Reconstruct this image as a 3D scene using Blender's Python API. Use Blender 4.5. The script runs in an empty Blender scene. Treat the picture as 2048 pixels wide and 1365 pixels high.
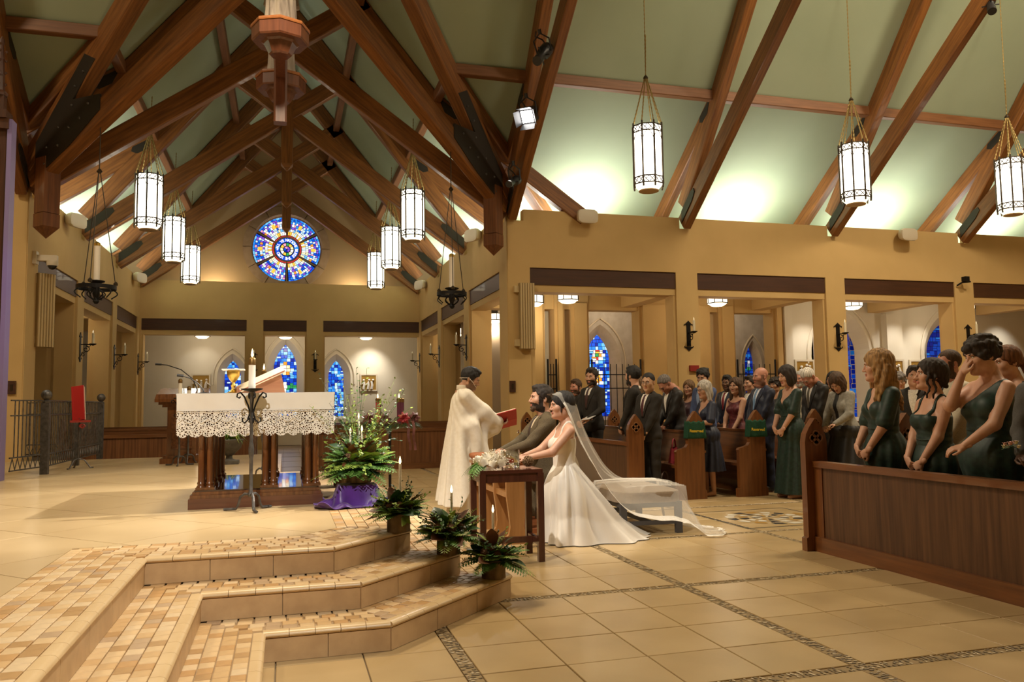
import bpy, math, random
import numpy as np
from mathutils import Vector, Matrix

S = bpy.context.scene
COL = S.collection
PI = math.pi
R = math.radians

# ------------------------------------------------------------------ camera
cam = bpy.data.objects.new('camera', bpy.data.cameras.new('camera'))
COL.objects.link(cam)
cam.data.sensor_width = 36
cam.data.lens = 28.0
cam.data.clip_end = 200
CAMROT = ((.961845, -.007695, -.273488), (-.273224, -.079139, -.958690), (-.014266, .996834, -.078221))
cam.matrix_world = Matrix.Translation((0, 0, 1.30)) @ Matrix(CAMROT).to_4x4()
S.camera = cam

# ------------------------------------------------------------------ exposure, world
S.view_settings.view_transform = 'Standard'
S.view_settings.look = 'None'
S.view_settings.exposure = 0.0
S.view_settings.gamma = 1.0
S.view_settings.use_curve_mapping = False
W = bpy.data.worlds.new('world')
S.world = W
W.use_nodes = True
W.node_tree.nodes['Background'].inputs[0].default_value = (0.55, 0.62, 0.75, 1)
W.node_tree.nodes['Background'].inputs[1].default_value = 0.05

# ------------------------------------------------------------------ lights
WARM = (1.0, 0.82, 0.58)
NEUT = (1.0, 0.93, 0.82)


def lamp(kind, loc, power, col=WARM, size=.1, to=None, angle=60, blend=.6, name='lamp'):
    d = bpy.data.lights.new(name, kind)
    d.energy = power
    d.color = col
    if kind == 'AREA':
        d.shape = 'DISK'
        d.size = size
    else:
        d.shadow_soft_size = size
    if kind == 'SPOT':
        d.spot_size = R(angle)
        d.spot_blend = blend
    o = bpy.data.objects.new(name, d)
    COL.objects.link(o)
    o.location = loc
    if to is not None:
        o.rotation_euler = (Vector(to) - Vector(loc)).to_track_quat('-Z', 'Y').to_euler()
    o['kind'] = 'helper'
    return o


# cove uplights standing behind the wall parapets, one in the middle of each bay
for bx in (6.2, 9.95, 13.6, 17.3):
    lamp('AREA', (bx, 15.62, 4.80), 88, (1, .97, .86), .35, (bx, 15.3, 8), name='cove_uplight')
for sx in (-1, 1):
    for by in (16.9, 20.55, 24.1):
        lamp('AREA', (sx * 4.82, by, 4.80), 90, (1, .97, .86), .35, (sx * 4.5, by, 8), name='cove_uplight')
    lamp('AREA', (sx * 2.2, 26.35, 4.75), 26, WARM, .3, (sx * 2.0, 26.2, 8), name='cove_uplight')
lamp('AREA', (-7.5, 15.62, 4.80), 90, (1, .97, .86), .35, (-7.5, 15.3, 8), name='cove_uplight')
# theatre spots fixed to the roof timbers, then overhead fill
lamp('SPOT', (7.2, 7.35, 8.6), 5200, NEUT, .07, (-.6, 7.5, .7), 24, .45, 'altar_spot')
lamp('SPOT', (-1.8, -1.5, 8.0), 3300, NEUT, .12, (-.15, 7.2, 1.0), 17, .7, 'altar_spot')
lamp('SPOT', (4.05, 13.9, 5.9), 1000, NEUT, .10, (.2, 9, .6), 42, .6, 'altar_spot')
lamp('SPOT', (-1.6, 3.2, 8.6), 2900, NEUT, .10, (2.45, 7.6, .8), 22, .7, 'couple_spot')
lamp('SPOT', (1.5, -2.0, 7.5), 2900, NEUT, .12, (-1.5, 3.7, .3), 34, .9, 'step_spot')
lamp('SPOT', (-4.0, 12.6, 7.1), 420, NEUT, .12, (-1.5, 10, .4), 50, .7, 'altar_spot')
for x, y, z, e in ((3.2, 3.0, 10.6, 60), (8.5, 7.8, 10.6, 620), (13.5, 7.8, 10.6, 600), (0, 7.8, 6.9, 300), (-7, 7.8, 10.6, 450)):
    lamp('AREA', (x, y, z), e, WARM, 1.2, (x, y, 0), name='overhead_fill')  # unseen soft lamps, added as general fill over nave and crossing

# ------------------------------------------------------------------ materials
MATS = {}


def mat(name, col, rough=.6, col2=None, scale=4., stretch=(1, 1, 1), bump=0., metal=0., emit=0., ecol=None,
        alpha=1., trans=0., detail=3., sheen=0., coat=0., coords='Object', lo=.35, hi=.65, bdist=.02):
    if name in MATS:
        return MATS[name]
    m = bpy.data.materials.new(name)
    MATS[name] = m
    m.use_nodes = True
    nt = m.node_tree
    b = nt.nodes['Principled BSDF']
    b.inputs['Base Color'].default_value = (*col, 1)
    b.inputs['Roughness'].default_value = rough
    b.inputs['Metallic'].default_value = metal
    b.inputs['Alpha'].default_value = alpha
    b.inputs['Transmission Weight'].default_value = trans
    b.inputs['Sheen Weight'].default_value = sheen
    b.inputs['Coat Weight'].default_value = coat
    if emit:
        b.inputs['Emission Color'].default_value = (*(ecol or col), 1)
        b.inputs['Emission Strength'].default_value = emit
    if col2 is not None or bump:
        tc = nt.nodes.new('ShaderNodeTexCoord')
        mp = nt.nodes.new('ShaderNodeMapping')
        mp.inputs['Scale'].default_value = [scale * s for s in stretch]
        nz = nt.nodes.new('ShaderNodeTexNoise')
        nz.inputs['Scale'].default_value = 1
        nz.inputs['Detail'].default_value = detail
        nt.links.new(tc.outputs[coords], mp.inputs[0])
        nt.links.new(mp.outputs[0], nz.inputs['Vector'])
        if col2 is not None:
            cr = nt.nodes.new('ShaderNodeValToRGB')
            cr.color_ramp.elements[0].position = lo
            cr.color_ramp.elements[1].position = hi
            cr.color_ramp.elements[0].color = (*col, 1)
            cr.color_ramp.elements[1].color = (*col2, 1)
            nt.links.new(nz.outputs[0], cr.inputs[0])
            nt.links.new(cr.outputs[0], b.inputs['Base Color'])
        if bump:
            bp = nt.nodes.new('ShaderNodeBump')
            bp.inputs['Strength'].default_value = bump
            bp.inputs['Distance'].default_value = bdist
            nt.links.new(nz.outputs[0], bp.inputs['Height'])
            nt.links.new(bp.outputs[0], b.inputs['Normal'])
    return m


def wood(name, a, b, rough=.45, coat=.15, axis=0, scale=6.):
    st = [1, 1, 1]
    st[axis] = .07
    return mat(name, a, rough, b, scale * 4, st, .12, detail=6, coat=coat, lo=.3, hi=.7, bdist=.004)


PLASTER = mat('gold_plaster', (.57, .385, .155), .85, (.62, .42, .175), 1.2, bump=.04)
CREAM = mat('cream_plaster', (.68, .62, .50), .85, (.72, .66, .54), 1.2, bump=.04)
SAGE = mat('sage_ceiling', (.335, .405, .285), .9, (.365, .435, .31), .8)
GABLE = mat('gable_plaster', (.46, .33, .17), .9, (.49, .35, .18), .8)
BEAM = wood('beam_timber', (.13, .044, .009), (.29, .112, .024), .5, .1)
LINTEL = wood('lintel_wood', (.050, .018, .008), (.075, .026, .010), .5, .1)
IRON = mat('black_iron', (.012, .011, .011), .5, metal=.6)
STEEL = mat('grey_iron', (.08, .075, .07), .5, (.14, .13, .12), 20, metal=.7, bump=.2)
DARKPLATE = mat('dark_plate', (.035, .028, .02), .5, metal=.3)


# ------------------------------------------------------------------ mesh helpers
class MB:
    def __init__(s):
        s.v, s.f, s.m = [], [], []

    def add(s, vs, fs, mi=0):
        n = len(s.v)
        s.v += [tuple(v) for v in vs]
        s.f += [tuple(i + n for i in f) for f in fs]
        s.m += [mi] * len(fs)
        return s

    def box(s, x0, x1, y0, y1, z0, z1, mi=0):
        return s.add([(x, y, z) for z in (z0, z1) for y in (y0, y1) for x in (x0, x1)],
                     [(0, 2, 3, 1), (4, 5, 7, 6), (0, 1, 5, 4), (2, 6, 7, 3), (0, 4, 6, 2), (1, 3, 7, 5)], mi)

    def tube(s, pts, r, n=8, mi=0, flat=1.):
        pts = [Vector(p) for p in pts]
        k = len(pts)
        rs = r if isinstance(r, (list, tuple)) else [r] * k
        vs = []
        u = None
        for i, p in enumerate(pts):
            t = (pts[min(i + 1, k - 1)] - pts[max(i - 1, 0)])
            t = t.normalized() if t.length > 1e-9 else Vector((0, 0, 1))
            if u is None:
                u = t.orthogonal().normalized()
            u = (u - t * u.dot(t))
            u = u.normalized() if u.length > 1e-6 else t.orthogonal().normalized()
            w = t.cross(u)
            for j in range(n):
                a = 2 * PI * j / n
                vs.append(p + rs[i] * (math.cos(a) * u + flat * math.sin(a) * w))
        fs = [(i * n + j, i * n + (j + 1) % n, (i + 1) * n + (j + 1) % n, (i + 1) * n + j) for i in range(k - 1) for j in range(n)]
        fs += [tuple(range(n - 1, -1, -1)), tuple((k - 1) * n + j for j in range(n))]
        return s.add(vs, fs, mi)

    def lathe(s, prof, n=16, c=(0, 0, 0), mi=0, sx=1., sy=1.):
        vs = [(c[0] + sx * r * math.cos(2 * PI * j / n), c[1] + sy * r * math.sin(2 * PI * j / n), c[2] + z) for r, z in prof for j in range(n)]
        k = len(prof)
        fs = [(i * n + j, i * n + (j + 1) % n, (i + 1) * n + (j + 1) % n, (i + 1) * n + j) for i in range(k - 1) for j in range(n)]
        fs += [tuple(range(n - 1, -1, -1)), tuple((k - 1) * n + j for j in range(n))]
        return s.add(vs, fs, mi)

    def prism(s, poly, z0, z1, mi=0, ax='z'):
        """polygon extruded along an axis: ax z -> (a,b) is (x,y); ax y -> (x,z); ax x -> (y,z)"""
        def pt(a, b, h):
            return (a, b, h) if ax == 'z' else (a, h, b) if ax == 'y' else (h, a, b)
        n = len(poly)
        vs = [pt(a, b, z0) for a, b in poly] + [pt(a, b, z1) for a, b in poly]
        fs = [tuple(range(n - 1, -1, -1)), tuple(range(n, 2 * n))] + [(i, (i + 1) % n, n + (i + 1) % n, n + i) for i in range(n)]
        return s.add(vs, fs, mi)

    def grid(s, fn, nu, nv, mi=0, wrap=False):
        vs = [fn(i / (nu if wrap else nu - 1), j / (nv - 1)) for j in range(nv) for i in range(nu)]
        fs = []
        for j in range(nv - 1):
            for i in range(nu if wrap else nu - 1):
                a, b = j * nu + i, j * nu + (i + 1) % nu
                fs.append((a, b, b + nu, a + nu))
        return s.add(vs, fs, mi)

    def ball(s, c, r, n=10, mi=0, sc=(1, 1, 1)):
        pr = [(max(math.sin(PI * i / n), 1e-4) * r, -math.cos(PI * i / n) * r) for i in range(n + 1)]
        k = len(s.v)
        s.lathe(pr, n + 2, (0, 0, 0), mi)
        for i in range(k, len(s.v)):
            v = s.v[i]
            s.v[i] = (c[0] + v[0] * sc[0], c[1] + v[1] * sc[1], c[2] + v[2] * sc[2])
        return s

    def mesh(s, name, mats):
        me = bpy.data.meshes.new(name)
        me.from_pydata(s.v, [], s.f)
        for m in (mats if isinstance(mats, (list, tuple)) else [mats]):
            me.materials.append(m)
        if any(s.m):
            me.polygons.foreach_set('material_index', s.m)
        return me

    def build(s, name, mats, parent=None, smooth=False, loc=None, rot=None):
        me = s.mesh(name, mats)
        fix_normals(me)
        if smooth:
            me.shade_smooth()
            try:
                me.set_sharp_from_angle(angle=R(40))
            except Exception:
                pass
        return link(name, me, parent, loc, rot)


def fix_normals(me):
    import bmesh
    bm = bmesh.new()
    bm.from_mesh(me)
    bmesh.ops.recalc_face_normals(bm, faces=bm.faces)
    bm.to_mesh(me)
    bm.free()


def link(name, data, parent=None, loc=None, rot=None):
    o = bpy.data.objects.new(name, data)
    COL.objects.link(o)
    if parent is not None:
        o.parent = parent
    if loc is not None:
        o.location = loc
    if rot is not None:
        o.rotation_euler = rot
    return o


def tag(o, label, cat, group=None):
    o['label'] = label
    o['category'] = cat
    if group:
        o['group'] = group
    return o


def thing(name, label, cat, loc=(0, 0, 0), rz=0., group=None):
    o = link(name, None, None, loc, (0, 0, rz))
    o.empty_display_size = .1
    return tag(o, label, cat, group)


def struct(name, mb, m, smooth=False):
    o = mb.build(name, m, None, smooth) if isinstance(mb, MB) else link(name, mb)
    o['kind'] = 'structure'
    return o


def dup(root, loc, rz=0., label=None, group=None, scale=None):
    r = root.copy()
    COL.objects.link(r)
    r.location = loc
    r.rotation_euler = (0, 0, rz)
    if scale:
        r.scale = scale
    if label:
        r['label'] = label
    if group:
        r['group'] = group
    for ch in list(root.children):
        c = ch.copy()
        COL.objects.link(c)
        c.parent = r
        for g in list(ch.children):
            d = g.copy()
            COL.objects.link(d)
            d.parent = c
    return r


def beam(name, p0, p1, w, d, m, parent=None, drop=0.):
    """timber from p0 to p1 (axis of its top face if drop), width w, depth d, grain along its length"""
    p0, p1 = Vector(p0), Vector(p1)
    t = (p1 - p0)
    L = t.length
    x = t.normalized()
    up = Vector((0, 0, 1))
    y = up.cross(x)
    y = y.normalized() if y.length > 1e-6 else Vector((0, 1, 0))
    z = x.cross(y)
    mb = MB()
    c = min(w, d) * .08
    poly = [(-w / 2 + c, -d / 2), (w / 2 - c, -d / 2), (w / 2, -d / 2 + c), (w / 2, d / 2 - c), (w / 2 - c, d / 2), (-w / 2 + c, d / 2), (-w / 2, d / 2 - c), (-w / 2, -d / 2 + c)]
    mb.prism(poly, 0, L, ax='x')
    o = mb.build(name, m, parent)
    mw = Matrix((x, y, z)).transposed().to_4x4()
    mw.translation = p0 - z * drop
    if parent is not None:
        o.matrix_parent_inverse = Matrix.Identity(4)
        o.matrix_basis = parent.matrix_basis.inverted() @ mw
    else:
        o.matrix_basis = mw
    return o


def clip(poly, conv):
    for i in range(len(conv)):
        (ax, ay), (bx, by) = conv[i], conv[(i + 1) % len(conv)]
        if abs(ax - bx) + abs(ay - by) < 1e-9:
            continue
        out = []
        for j in range(len(poly)):
            p, q = poly[j], poly[(j + 1) % len(poly)]
            sp = (bx - ax) * (p[1] - ay) - (by - ay) * (p[0] - ax)
            sq = (bx - ax) * (q[1] - ay) - (by - ay) * (q[0] - ax)
            if sp >= 0:
                out.append(p)
            if (sp >= 0) != (sq >= 0):
                t = sp / (sp - sq)
                out.append((p[0] + (q[0] - p[0]) * t, p[1] + (q[1] - p[1]) * t))
        poly = out
        if len(poly) < 3:
            return []
    return poly


PZ = .456           # altar platform
RISER = .152
# ================================================================== floors
FLOORBASE = mat('floor_grout', (.26, .19, .11), .8)
TILE = mat('sand_tile', (.43, .30, .142), .32, (.50, .355, .175), 2.2, bump=.03, detail=5)
TILE2 = mat('sand_tile_pale', (.455, .32, .155), .32, (.52, .375, .19), 2.2, bump=.03, detail=5)
PEBBLE_D = mat('pebble_dark', (.16, .11, .05), .5, (.24, .17, .08), 30)
PEBBLE_L = mat('pebble_light', (.62, .50, .33), .5, (.45, .35, .2), 30)

mb = MB()
mb.box(-13, 22, -6, 31, -.12, -.012)
floor = struct('floor', mb, FLOORBASE)

PER, TS, BW = 1.832, .438, .08
GX, GY = .88, 5.20          # centres of two pebble bands


def tile_mesh(w, d, h=.012, gap=.0035, m=TILE, name='tile'):
    b = MB()
    c = .0025
    w, d = w / 2 - gap, d / 2 - gap
    b.add([(-w, -d, -h), (w, -d, -h), (w, d, -h), (-w, d, -h), (-w, -d, -c), (w, -d, -c), (w, d, -c), (-w, d, -c),
           (-w + c, -d + c, 0), (w - c, -d + c, 0), (w - c, d - c, 0), (-w + c, d - c, 0)],
          [(0, 1, 5, 4), (1, 2, 6, 5), (2, 3, 7, 6), (3, 0, 4, 7), (4, 5, 9, 8), (5, 6, 10, 9), (6, 7, 11, 10), (7, 4, 8, 11), (8, 9, 10, 11)])
    return b.mesh(name, m)


rnd = random.Random(5)
tmesh = [tile_mesh(TS, TS, m=TILE), tile_mesh(TS, TS, m=TILE2)]
near_tiles, far_tiles = [], MB()


def in_platform(x, y):
    if x < .83 and 4.9 < y < 10.9:
        return x + .29 < .83 or True
    return x < -.75 and y < 15.3


cells = []
for ix in range(-3, 13):
    for iy in range(-2, 14):
        bx, by = GX + BW / 2 + ix * PER, GY + BW / 2 + iy * PER
        for a in range(4):
            for b in range(4):
                x, y = bx + (a + .5) * TS, by + (b + .5) * TS
                if in_platform(x + .3, y) and in_platform(x - .2, y):
                    continue
                if x > 1.134 * y + .6 or x < -.31 * y - .6 or y < 2.9 or y > 26 or x > 20:
                    continue
                cells.append((x, y))
cells.sort(key=lambda c: c[0] ** 2 + c[1] ** 2)
for i, (x, y) in enumerate(cells):
    if i < 300:
        o = link('tile', tmesh[rnd.random() < .4], floor, (x, y, rnd.uniform(-.0008, .0008)), (0, 0, rnd.choice((0, PI / 2, PI))))
    else:
        far_tiles.box(x - TS / 2 + .003, x + TS / 2 - .003, y - TS / 2 + .003, y + TS / 2 - .003, -.012, 0)
o = far_tiles.build('tiles_beyond', TILE, floor)
o['kind'] = 'stuff'

# pebble bands between the tile fields
bands, peb = MB(), MB()
for ix in range(-1, 6):
    x = GX + ix * PER
    bands.box(x - BW / 2 + .004, x + BW / 2 - .004, 2.6, 15, -.012, -.003)
    if ix > 3:
        continue
    for k in range(int(11 / .028)):
        y = 2.9 + k * .028
        if x > 1.134 * y + .3 or (in_platform(x, y)) or y > 9.5:
            continue
        for q in (-.024, .001, .025):
            if rnd.random() < .85:
                cx, cy, r = x + q + rnd.uniform(-.006, .006), y + rnd.uniform(-.008, .008), rnd.uniform(.007, .013)
                a = rnd.uniform(0, 3)
                vs = [(cx + r * math.cos(a + t * PI / 3) * 1.25, cy + r * math.sin(a + t * PI / 3) * .8, 0) for t in range(6)] + [(cx, cy, .002)]
                peb.add(vs, [(t, (t + 1) % 6, 6) for t in range(6)], 0 if rnd.random() < .62 else 1)
for iy in range(-1, 6):
    y = GY + iy * PER
    bands.box(-1, 20, y - BW / 2 + .004, y + BW / 2 - .004, -.012, -.0035)
    if iy > 2:
        continue
    for k in range(int(10 / .028)):
        x = .4 + k * .028
        if x > 1.134 * y + .3 or in_platform(x, y):
            continue
        for q in (-.024, .001, .025):
            if rnd.random() < .85:
                cx, cy, r = x + rnd.uniform(-.008, .008), y + q + rnd.uniform(-.006, .006), rnd.uniform(.007, .013)
                a = rnd.uniform(0, 3)
                vs = [(cx + r * math.cos(a + t * PI / 3) * .8, cy + r * math.sin(a + t * PI / 3) * 1.25, 0) for t in range(6)] + [(cx, cy, .002)]
                peb.add(vs, [(t, (t + 1) % 6, 6) for t in range(6)], 0 if rnd.random() < .62 else 1)
bands.build('band_mortar', mat('band_mortar', (.30, .21, .10), .8), floor)
o = peb.build('pebbles', [PEBBLE_D, PEBBLE_L], floor)
o['kind'] = 'stuff'

# floor mosaic in the aisle: square border with a swirl of dark and white pieces
mo = MB()
mcx, mcy = 5.15, 7.85
for k in range(4):
    a = PI / 2 * k
    c, s_ = math.cos(a), math.sin(a)
    pts = [(-.62, -.62), (.62, -.62), (.60, -.60), (-.60, -.60)]
    mo.add([(mcx + x * c - y * s_, mcy + x * s_ + y * c, .0015) for x, y in pts], [(0, 1, 2, 3)], 0)
for k in range(46):
    a = k * .42
    r = .06 + .0095 * k
    da = rnd.uniform(.06, .10)
    w = .055
    vs = [(mcx + rr * math.cos(aa), mcy + rr * math.sin(aa), .002) for rr, aa in ((r - w, a), (r + w, a + .05), (r + w * .8, a + .34), (r - w * .6, a + .30))]
    mo.add(vs, [(0, 1, 2, 3)], (1, 0, 1, 2, 0, 1)[k % 6])
o = mo.build('mosaic_pieces', [mat('mosaic_dark', (.03, .03, .035), .4), mat('mosaic_white', (.65, .6, .5), .4), mat('mosaic_gold', (.4, .22, .05), .4)], floor)
o['kind'] = 'stuff'

# ================================================================== altar platform and steps
STEPBODY = mat('step_core', (.42, .29, .16), .7)
RISERT = mat('riser_tile', (.47, .31, .16), .45, (.56, .38, .20), 9, bump=.05, detail=5)
NOSE = mat('bullnose_tile', (.60, .42, .215), .35, (.66, .48, .26), 6)
MOSA = [mat('mosaic_tile_%d' % i, c, .4, tuple(v * 1.15 for v in c), 12) for i, c in enumerate((
    (.58, .41, .22), (.52, .34, .16), (.46, .27, .11), (.42, .29, .17), (.60, .45, .27), (.40, .24, .10)))]
XL, FY, XD, XR, RY = (-.10, -.43, -.76), (4.36, 4.68, 5.00), (.55, .42, .29), (1.47, 1.15, .83), 10.9


def outline(i, o=0.):
    """plan of step i (0 lowest), pushed outwards by o"""
    k = o * .41
    x0, y0, xd, xr = XL[i] + o, FY[i] - o, XD[i] + k, XR[i] + o
    yd = FY[i] + (XR[i] - XD[i]) - k
    return [(x0, -3.), (x0, y0), (xd, y0), (xr, yd), (xr, RY + .32 * (2 - i) + o)]


platform = None
for i in range(3):
    z1 = RISER * (i + 1)
    o_ = outline(i, -.006)
    back = [(-.05, RY + .32 * (2 - i)), (-.05, 15.1), (-9, 15.1), (-9, -3.)]
    mb = MB().prism(o_ + back, RISER * i - .012 if i == 0 else RISER * i, z1 - .010)
    st = struct(('trim_1', 'trim_2', 'floor_platform')[i], mb, STEPBODY)
    if i == 2:
        platform = st
    ol = outline(i)
    # riser tiles
    for a in range(len(ol) - 1):
        p, q = Vector((*ol[a], 0)), Vector((*ol[a + 1], 0))
        d = q - p
        L = d.length
        t = d.normalized()
        n = int(math.ceil(L / .46))
        for k in range(n):
            s0, s1 = L * k / n + .0025, L * (k + 1) / n - .0025
            if (p + t * s1).y < 1.2 or (p + t * s0).y > 8:
                continue
            nrm = Vector((t.y, -t.x, 0))
            b = MB()
            pts = [p + t * s0, p + t * s1]
            vs = [v + nrm * h + Vector((0, 0, z)) for z in (RISER * i + .002, z1 - .034) for h in (-.006, .004) for v in pts]
            b.add(vs, [(0, 1, 5, 4), (2, 3, 7, 6), (4, 5, 7, 6), (0, 2, 6, 4), (1, 3, 7, 5), (0, 1, 3, 2)])
            b.build('riser_tile', RISERT, st)
        # bullnose pieces
        n = int(math.ceil(L / .155))
        for k in range(n):
            s0, s1 = L * k / n + .0015, L * (k + 1) / n - .0015
            if (p + t * s1).y < 1.2 or (p + t * s0).y > 8:
                continue
            nrm = Vector((t.y, -t.x, 0))
            b = MB()
            prof = [(-.045, .0), (-.012, .001), (.004, -.003), (.013, -.011), (.015, -.019), (.011, -.027), (.002, -.032), (-.045, -.032)]
            vs = [p + t * s + nrm * h + Vector((0, 0, z1 + z)) for s in (s0, s1) for h, z in prof]
            m8 = len(prof)
            b.add(vs, [tuple(range(m8)), tuple(range(2 * m8 - 1, m8 - 1, -1))] + [(j, (j + 1) % m8, m8 + (j + 1) % m8, m8 + j) for j in range(m8)])
            b.build('bullnose', NOSE, st, True)
    # mosaic tiles on the tread
    rows = 4 if i < 2 else 6
    ts = .072
    mt = [tile_mesh(ts + .008, ts, .010, .0028, m) for m in MOSA]
    spots = []
    for a in range(len(ol) - 1):
        p, q = Vector((*ol[a], 0)), Vector((*ol[a + 1], 0))
        t = (q - p).normalized()
        nrm = Vector((t.y, -t.x, 0))
        ang = math.atan2(t.y, t.x)
        for r_ in range(rows):
            off = .048 + ts * (r_ + .5)
            oi = outline(i, -off)
            p2, q2 = Vector((*oi[a], 0)), Vector((*oi[a + 1], 0))
            L = (q2 - p2).length
            n = int(L / (ts + .008))
            if n < 1:
                continue
            for k in range(n):
                v = p2 + (q2 - p2) * ((k + .5) / n)
                if v.y < 1.75 or v.y > 7.2 or v.x < -.32 * v.y - .1:
                    continue
                spots.append((v.x, v.y, ang))
    spots.sort(key=lambda c: c[0] ** 2 + c[1] ** 2)
    rest = MB()
    for k, (x, y, ang) in enumerate(spots):
        mi = rnd.choice((0, 0, 0, 1, 1, 2, 3, 4, 4, 5))
        if k < 300:
            link('mosaic_tile', mt[mi], st, (x, y, z1 + rnd.uniform(-.0005, .0008)), (0, 0, ang))
        else:
            c, s_ = math.cos(ang), math.sin(ang)
            w, d = ts / 2 + .0015, ts / 2 - .0025
            rest.add([(x + a * w * c - b * d * s_, y + a * w * s_ + b * d * c, z1) for a, b in ((-1, -1), (1, -1), (1, 1), (-1, 1))], [(0, 1, 2, 3)], mi)
    if rest.v:
        rest.build('mosaic_tiles_rest', MOSA, st)['kind'] = 'stuff'
# big diagonal tiles of the platform
pt = MB()
PT = .86
b = tile_mesh(PT, PT, .012, .003, mat('platform_tile', (.50, .365, .195), .30, (.57, .425, .235), 1.6, detail=5))
cnt = 0
for i in range(-16, 17):
    for j in range(-16, 17):
        u, v = (i + .5) * PT, (j + .5) * PT
        x, y = -1.0 + (u - v) * .7071, 8.0 + (u + v) * .7071
        if x < -.33 * y - .8 or y < .6:
            continue
        h = (PT / 2 - .003) * 1.4142
        pv = [(x - h, y), (x, y - h), (x + h, y), (x, y + h)]
        for reg in ([(-9, -3), (-1.24, -3), (-1.24, 15.05), (-9, 15.05)], [(-1.24, 5.48), (-.05, 5.48), (-.05, 15.05), (-1.24, 15.05)], [(-.05, 5.48), (.09, 5.48), (.35, 5.74), (.35, 10.85), (-.05, 10.85)]):
            pl = clip(pv, reg)
            if len(pl) < 3:
                continue
            if len(pl) == 4 and all(abs(pl[q][0] - pv[q][0]) + abs(pl[q][1] - pv[q][1]) < 1e-6 for q in range(4)):
                link('platform_tile', b, platform, (x, y, PZ), (0, 0, PI / 4))
            else:
                n = len(pl)
                MB().add([(q[0], q[1], PZ) for q in pl] + [(q[0], q[1], PZ - .012) for q in pl], [tuple(range(n))] + [(q, (q + 1) % n, n + (q + 1) % n, n + q) for q in range(n)]).build('platform_tile', b.materials[0], platform)

# ================================================================== walls
def wall_run(name, u0, u1, opens, place, thick=.45, cols_z=3.52, top=5.17, notches=()):
    """arcade wall in its own frame: u along the wall, w into the wall, z up; place maps (u,w,z) to world"""
    def bx(mb, a, b, w0, w1, z0, z1, mi=0):
        k = len(mb.v)
        mb.box(a, b, w0, w1, z0, z1, mi)
        for i in range(k, len(mb.v)):
            mb.v[i] = place(*mb.v[i])
    up = MB()
    edges = sorted([u0, u1] + [n + d for n in notches for d in (-.13, .13)])
    segs = [(edges[i], edges[i + 1]) for i in range(len(edges) - 1)]
    for a, b in segs:
        cut = any(abs((a + b) / 2 - n) < .1 for n in notches)
        bx(up, a, b, 0, .20, 4.0, 4.94 if cut else top)
    bx(up, u0, u1, .20, thick, 4.0, 4.5)
    wl = struct(name, up, PLASTER)
    e = [u0] + [v for o in opens for v in o] + [u1]
    for i in range(0, len(e), 2):
        if e[i + 1] - e[i] > .02:
            c = MB()
            bx(c, e[i], e[i + 1], 0, thick, 0, 4.0)
            bx(c, e[i] + .05, e[i + 1] - .05, thick, thick + .12, 0, 3.6)
            c.build('column', PLASTER, wl)
    for a, b in opens:
        c = MB()
        bx(c, a, b, .03, thick, 3.66, 4.0)
        c.build('lintel', LINTEL, wl)
        c = MB()
        bx(c, a, b, .05, thick - .03, 3.52, 3.66)
        bx(c, a, a + .05, .06, thick - .04, 0, 3.52)
        bx(c, b - .05, b, .06, thick - .04, 0, 3.52)
        c.build('opening_trim', PLASTER, wl)
    return wl


NAVE_OPEN = [(4.67, 7.88), (8.38, 11.56), (12.06, 15.11), (15.66, 18.8), (19.3, 21.4)]
wall_nave = wall_run('wall_nave', 4.212, 22, NAVE_OPEN, lambda u, w, z: (u, 15 + w, z), notches=(4.42, 8.13, 11.8, 15.42, 19.1))
ARM_OPEN = [(15.62, 18.45), (19.0, 22.0), (22.5, 25.5)]
wall_right = wall_run('wall_right', 15.012, 25.8, ARM_OPEN, lambda u, w, z: (4.2 + w, u, z), notches=(15.25, 18.75, 22.3, 25.6))
wall_left = wall_run('wall_left', 15.012, 25.8, ARM_OPEN, lambda u, w, z: (-4.2 - w, u, z), notches=(15.25, 18.75, 22.3, 25.6))
wall_far = wall_run('wall_far', -4.65, 4.65, [(-4.15, -1.16), (-.667, .637), (1.147, 4.25)], lambda u, w, z: (u, 25.8 + w, z))
# left transept wall beyond the left corner, with a dark doorway
mb = MB().box(-12, -4.215, 15, 15.2, 3.9, 5.17).box(-4.75, -4.215, 15, 15.45, 0, 3.9).box(-12, -5.6, 15, 15.45, 0, 3.9)
wall_transept = struct('wall_transept', mb, PLASTER)
MB().box(-6.2, -4.62, 14.90, 15.02, 3.55, 4.0).build('lintel', LINTEL, wall_transept)
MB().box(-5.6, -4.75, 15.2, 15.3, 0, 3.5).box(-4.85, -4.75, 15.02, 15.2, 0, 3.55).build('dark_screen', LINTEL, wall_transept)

# cove shelf, cove back wall, aisle ceilings, outer walls
mb = MB()
mb.box(4.3, 22, 15.21, 16.9, 4.50, 4.56).box(4.41, 6.9, 15.2, 27, 4.50, 4.56).box(-6.9, -4.41, 15.2, 27, 4.50, 4.56).box(-4.3, 4.3, 26.01, 27, 4.5, 4.56).box(-12, -4.3, 15.21, 16.9, 4.5, 4.56)
mb.box(5.8, 22, 16.75, 16.85, 4.5, 5.6).box(5.80, 5.90, 16.75, 27, 4.5, 5.6).box(-5.90, -5.80, 16.75, 27, 4.5, 5.6).box(-12, -5.8, 16.75, 16.85, 4.5, 5.6)
struct('wall_cove', mb, SAGE)
mb = MB().box(4.65, 22, 15.45, 18.4, 3.95, 4.05).box(4.65, 7.2, 15.45, 29, 3.95, 4.05).box(-7.2, -4.65, 15.45, 29, 3.95, 4.05).box(-7, 7, 26.25, 29, 3.95, 4.05)
struct('ceiling_aisle', mb, CREAM)
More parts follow.
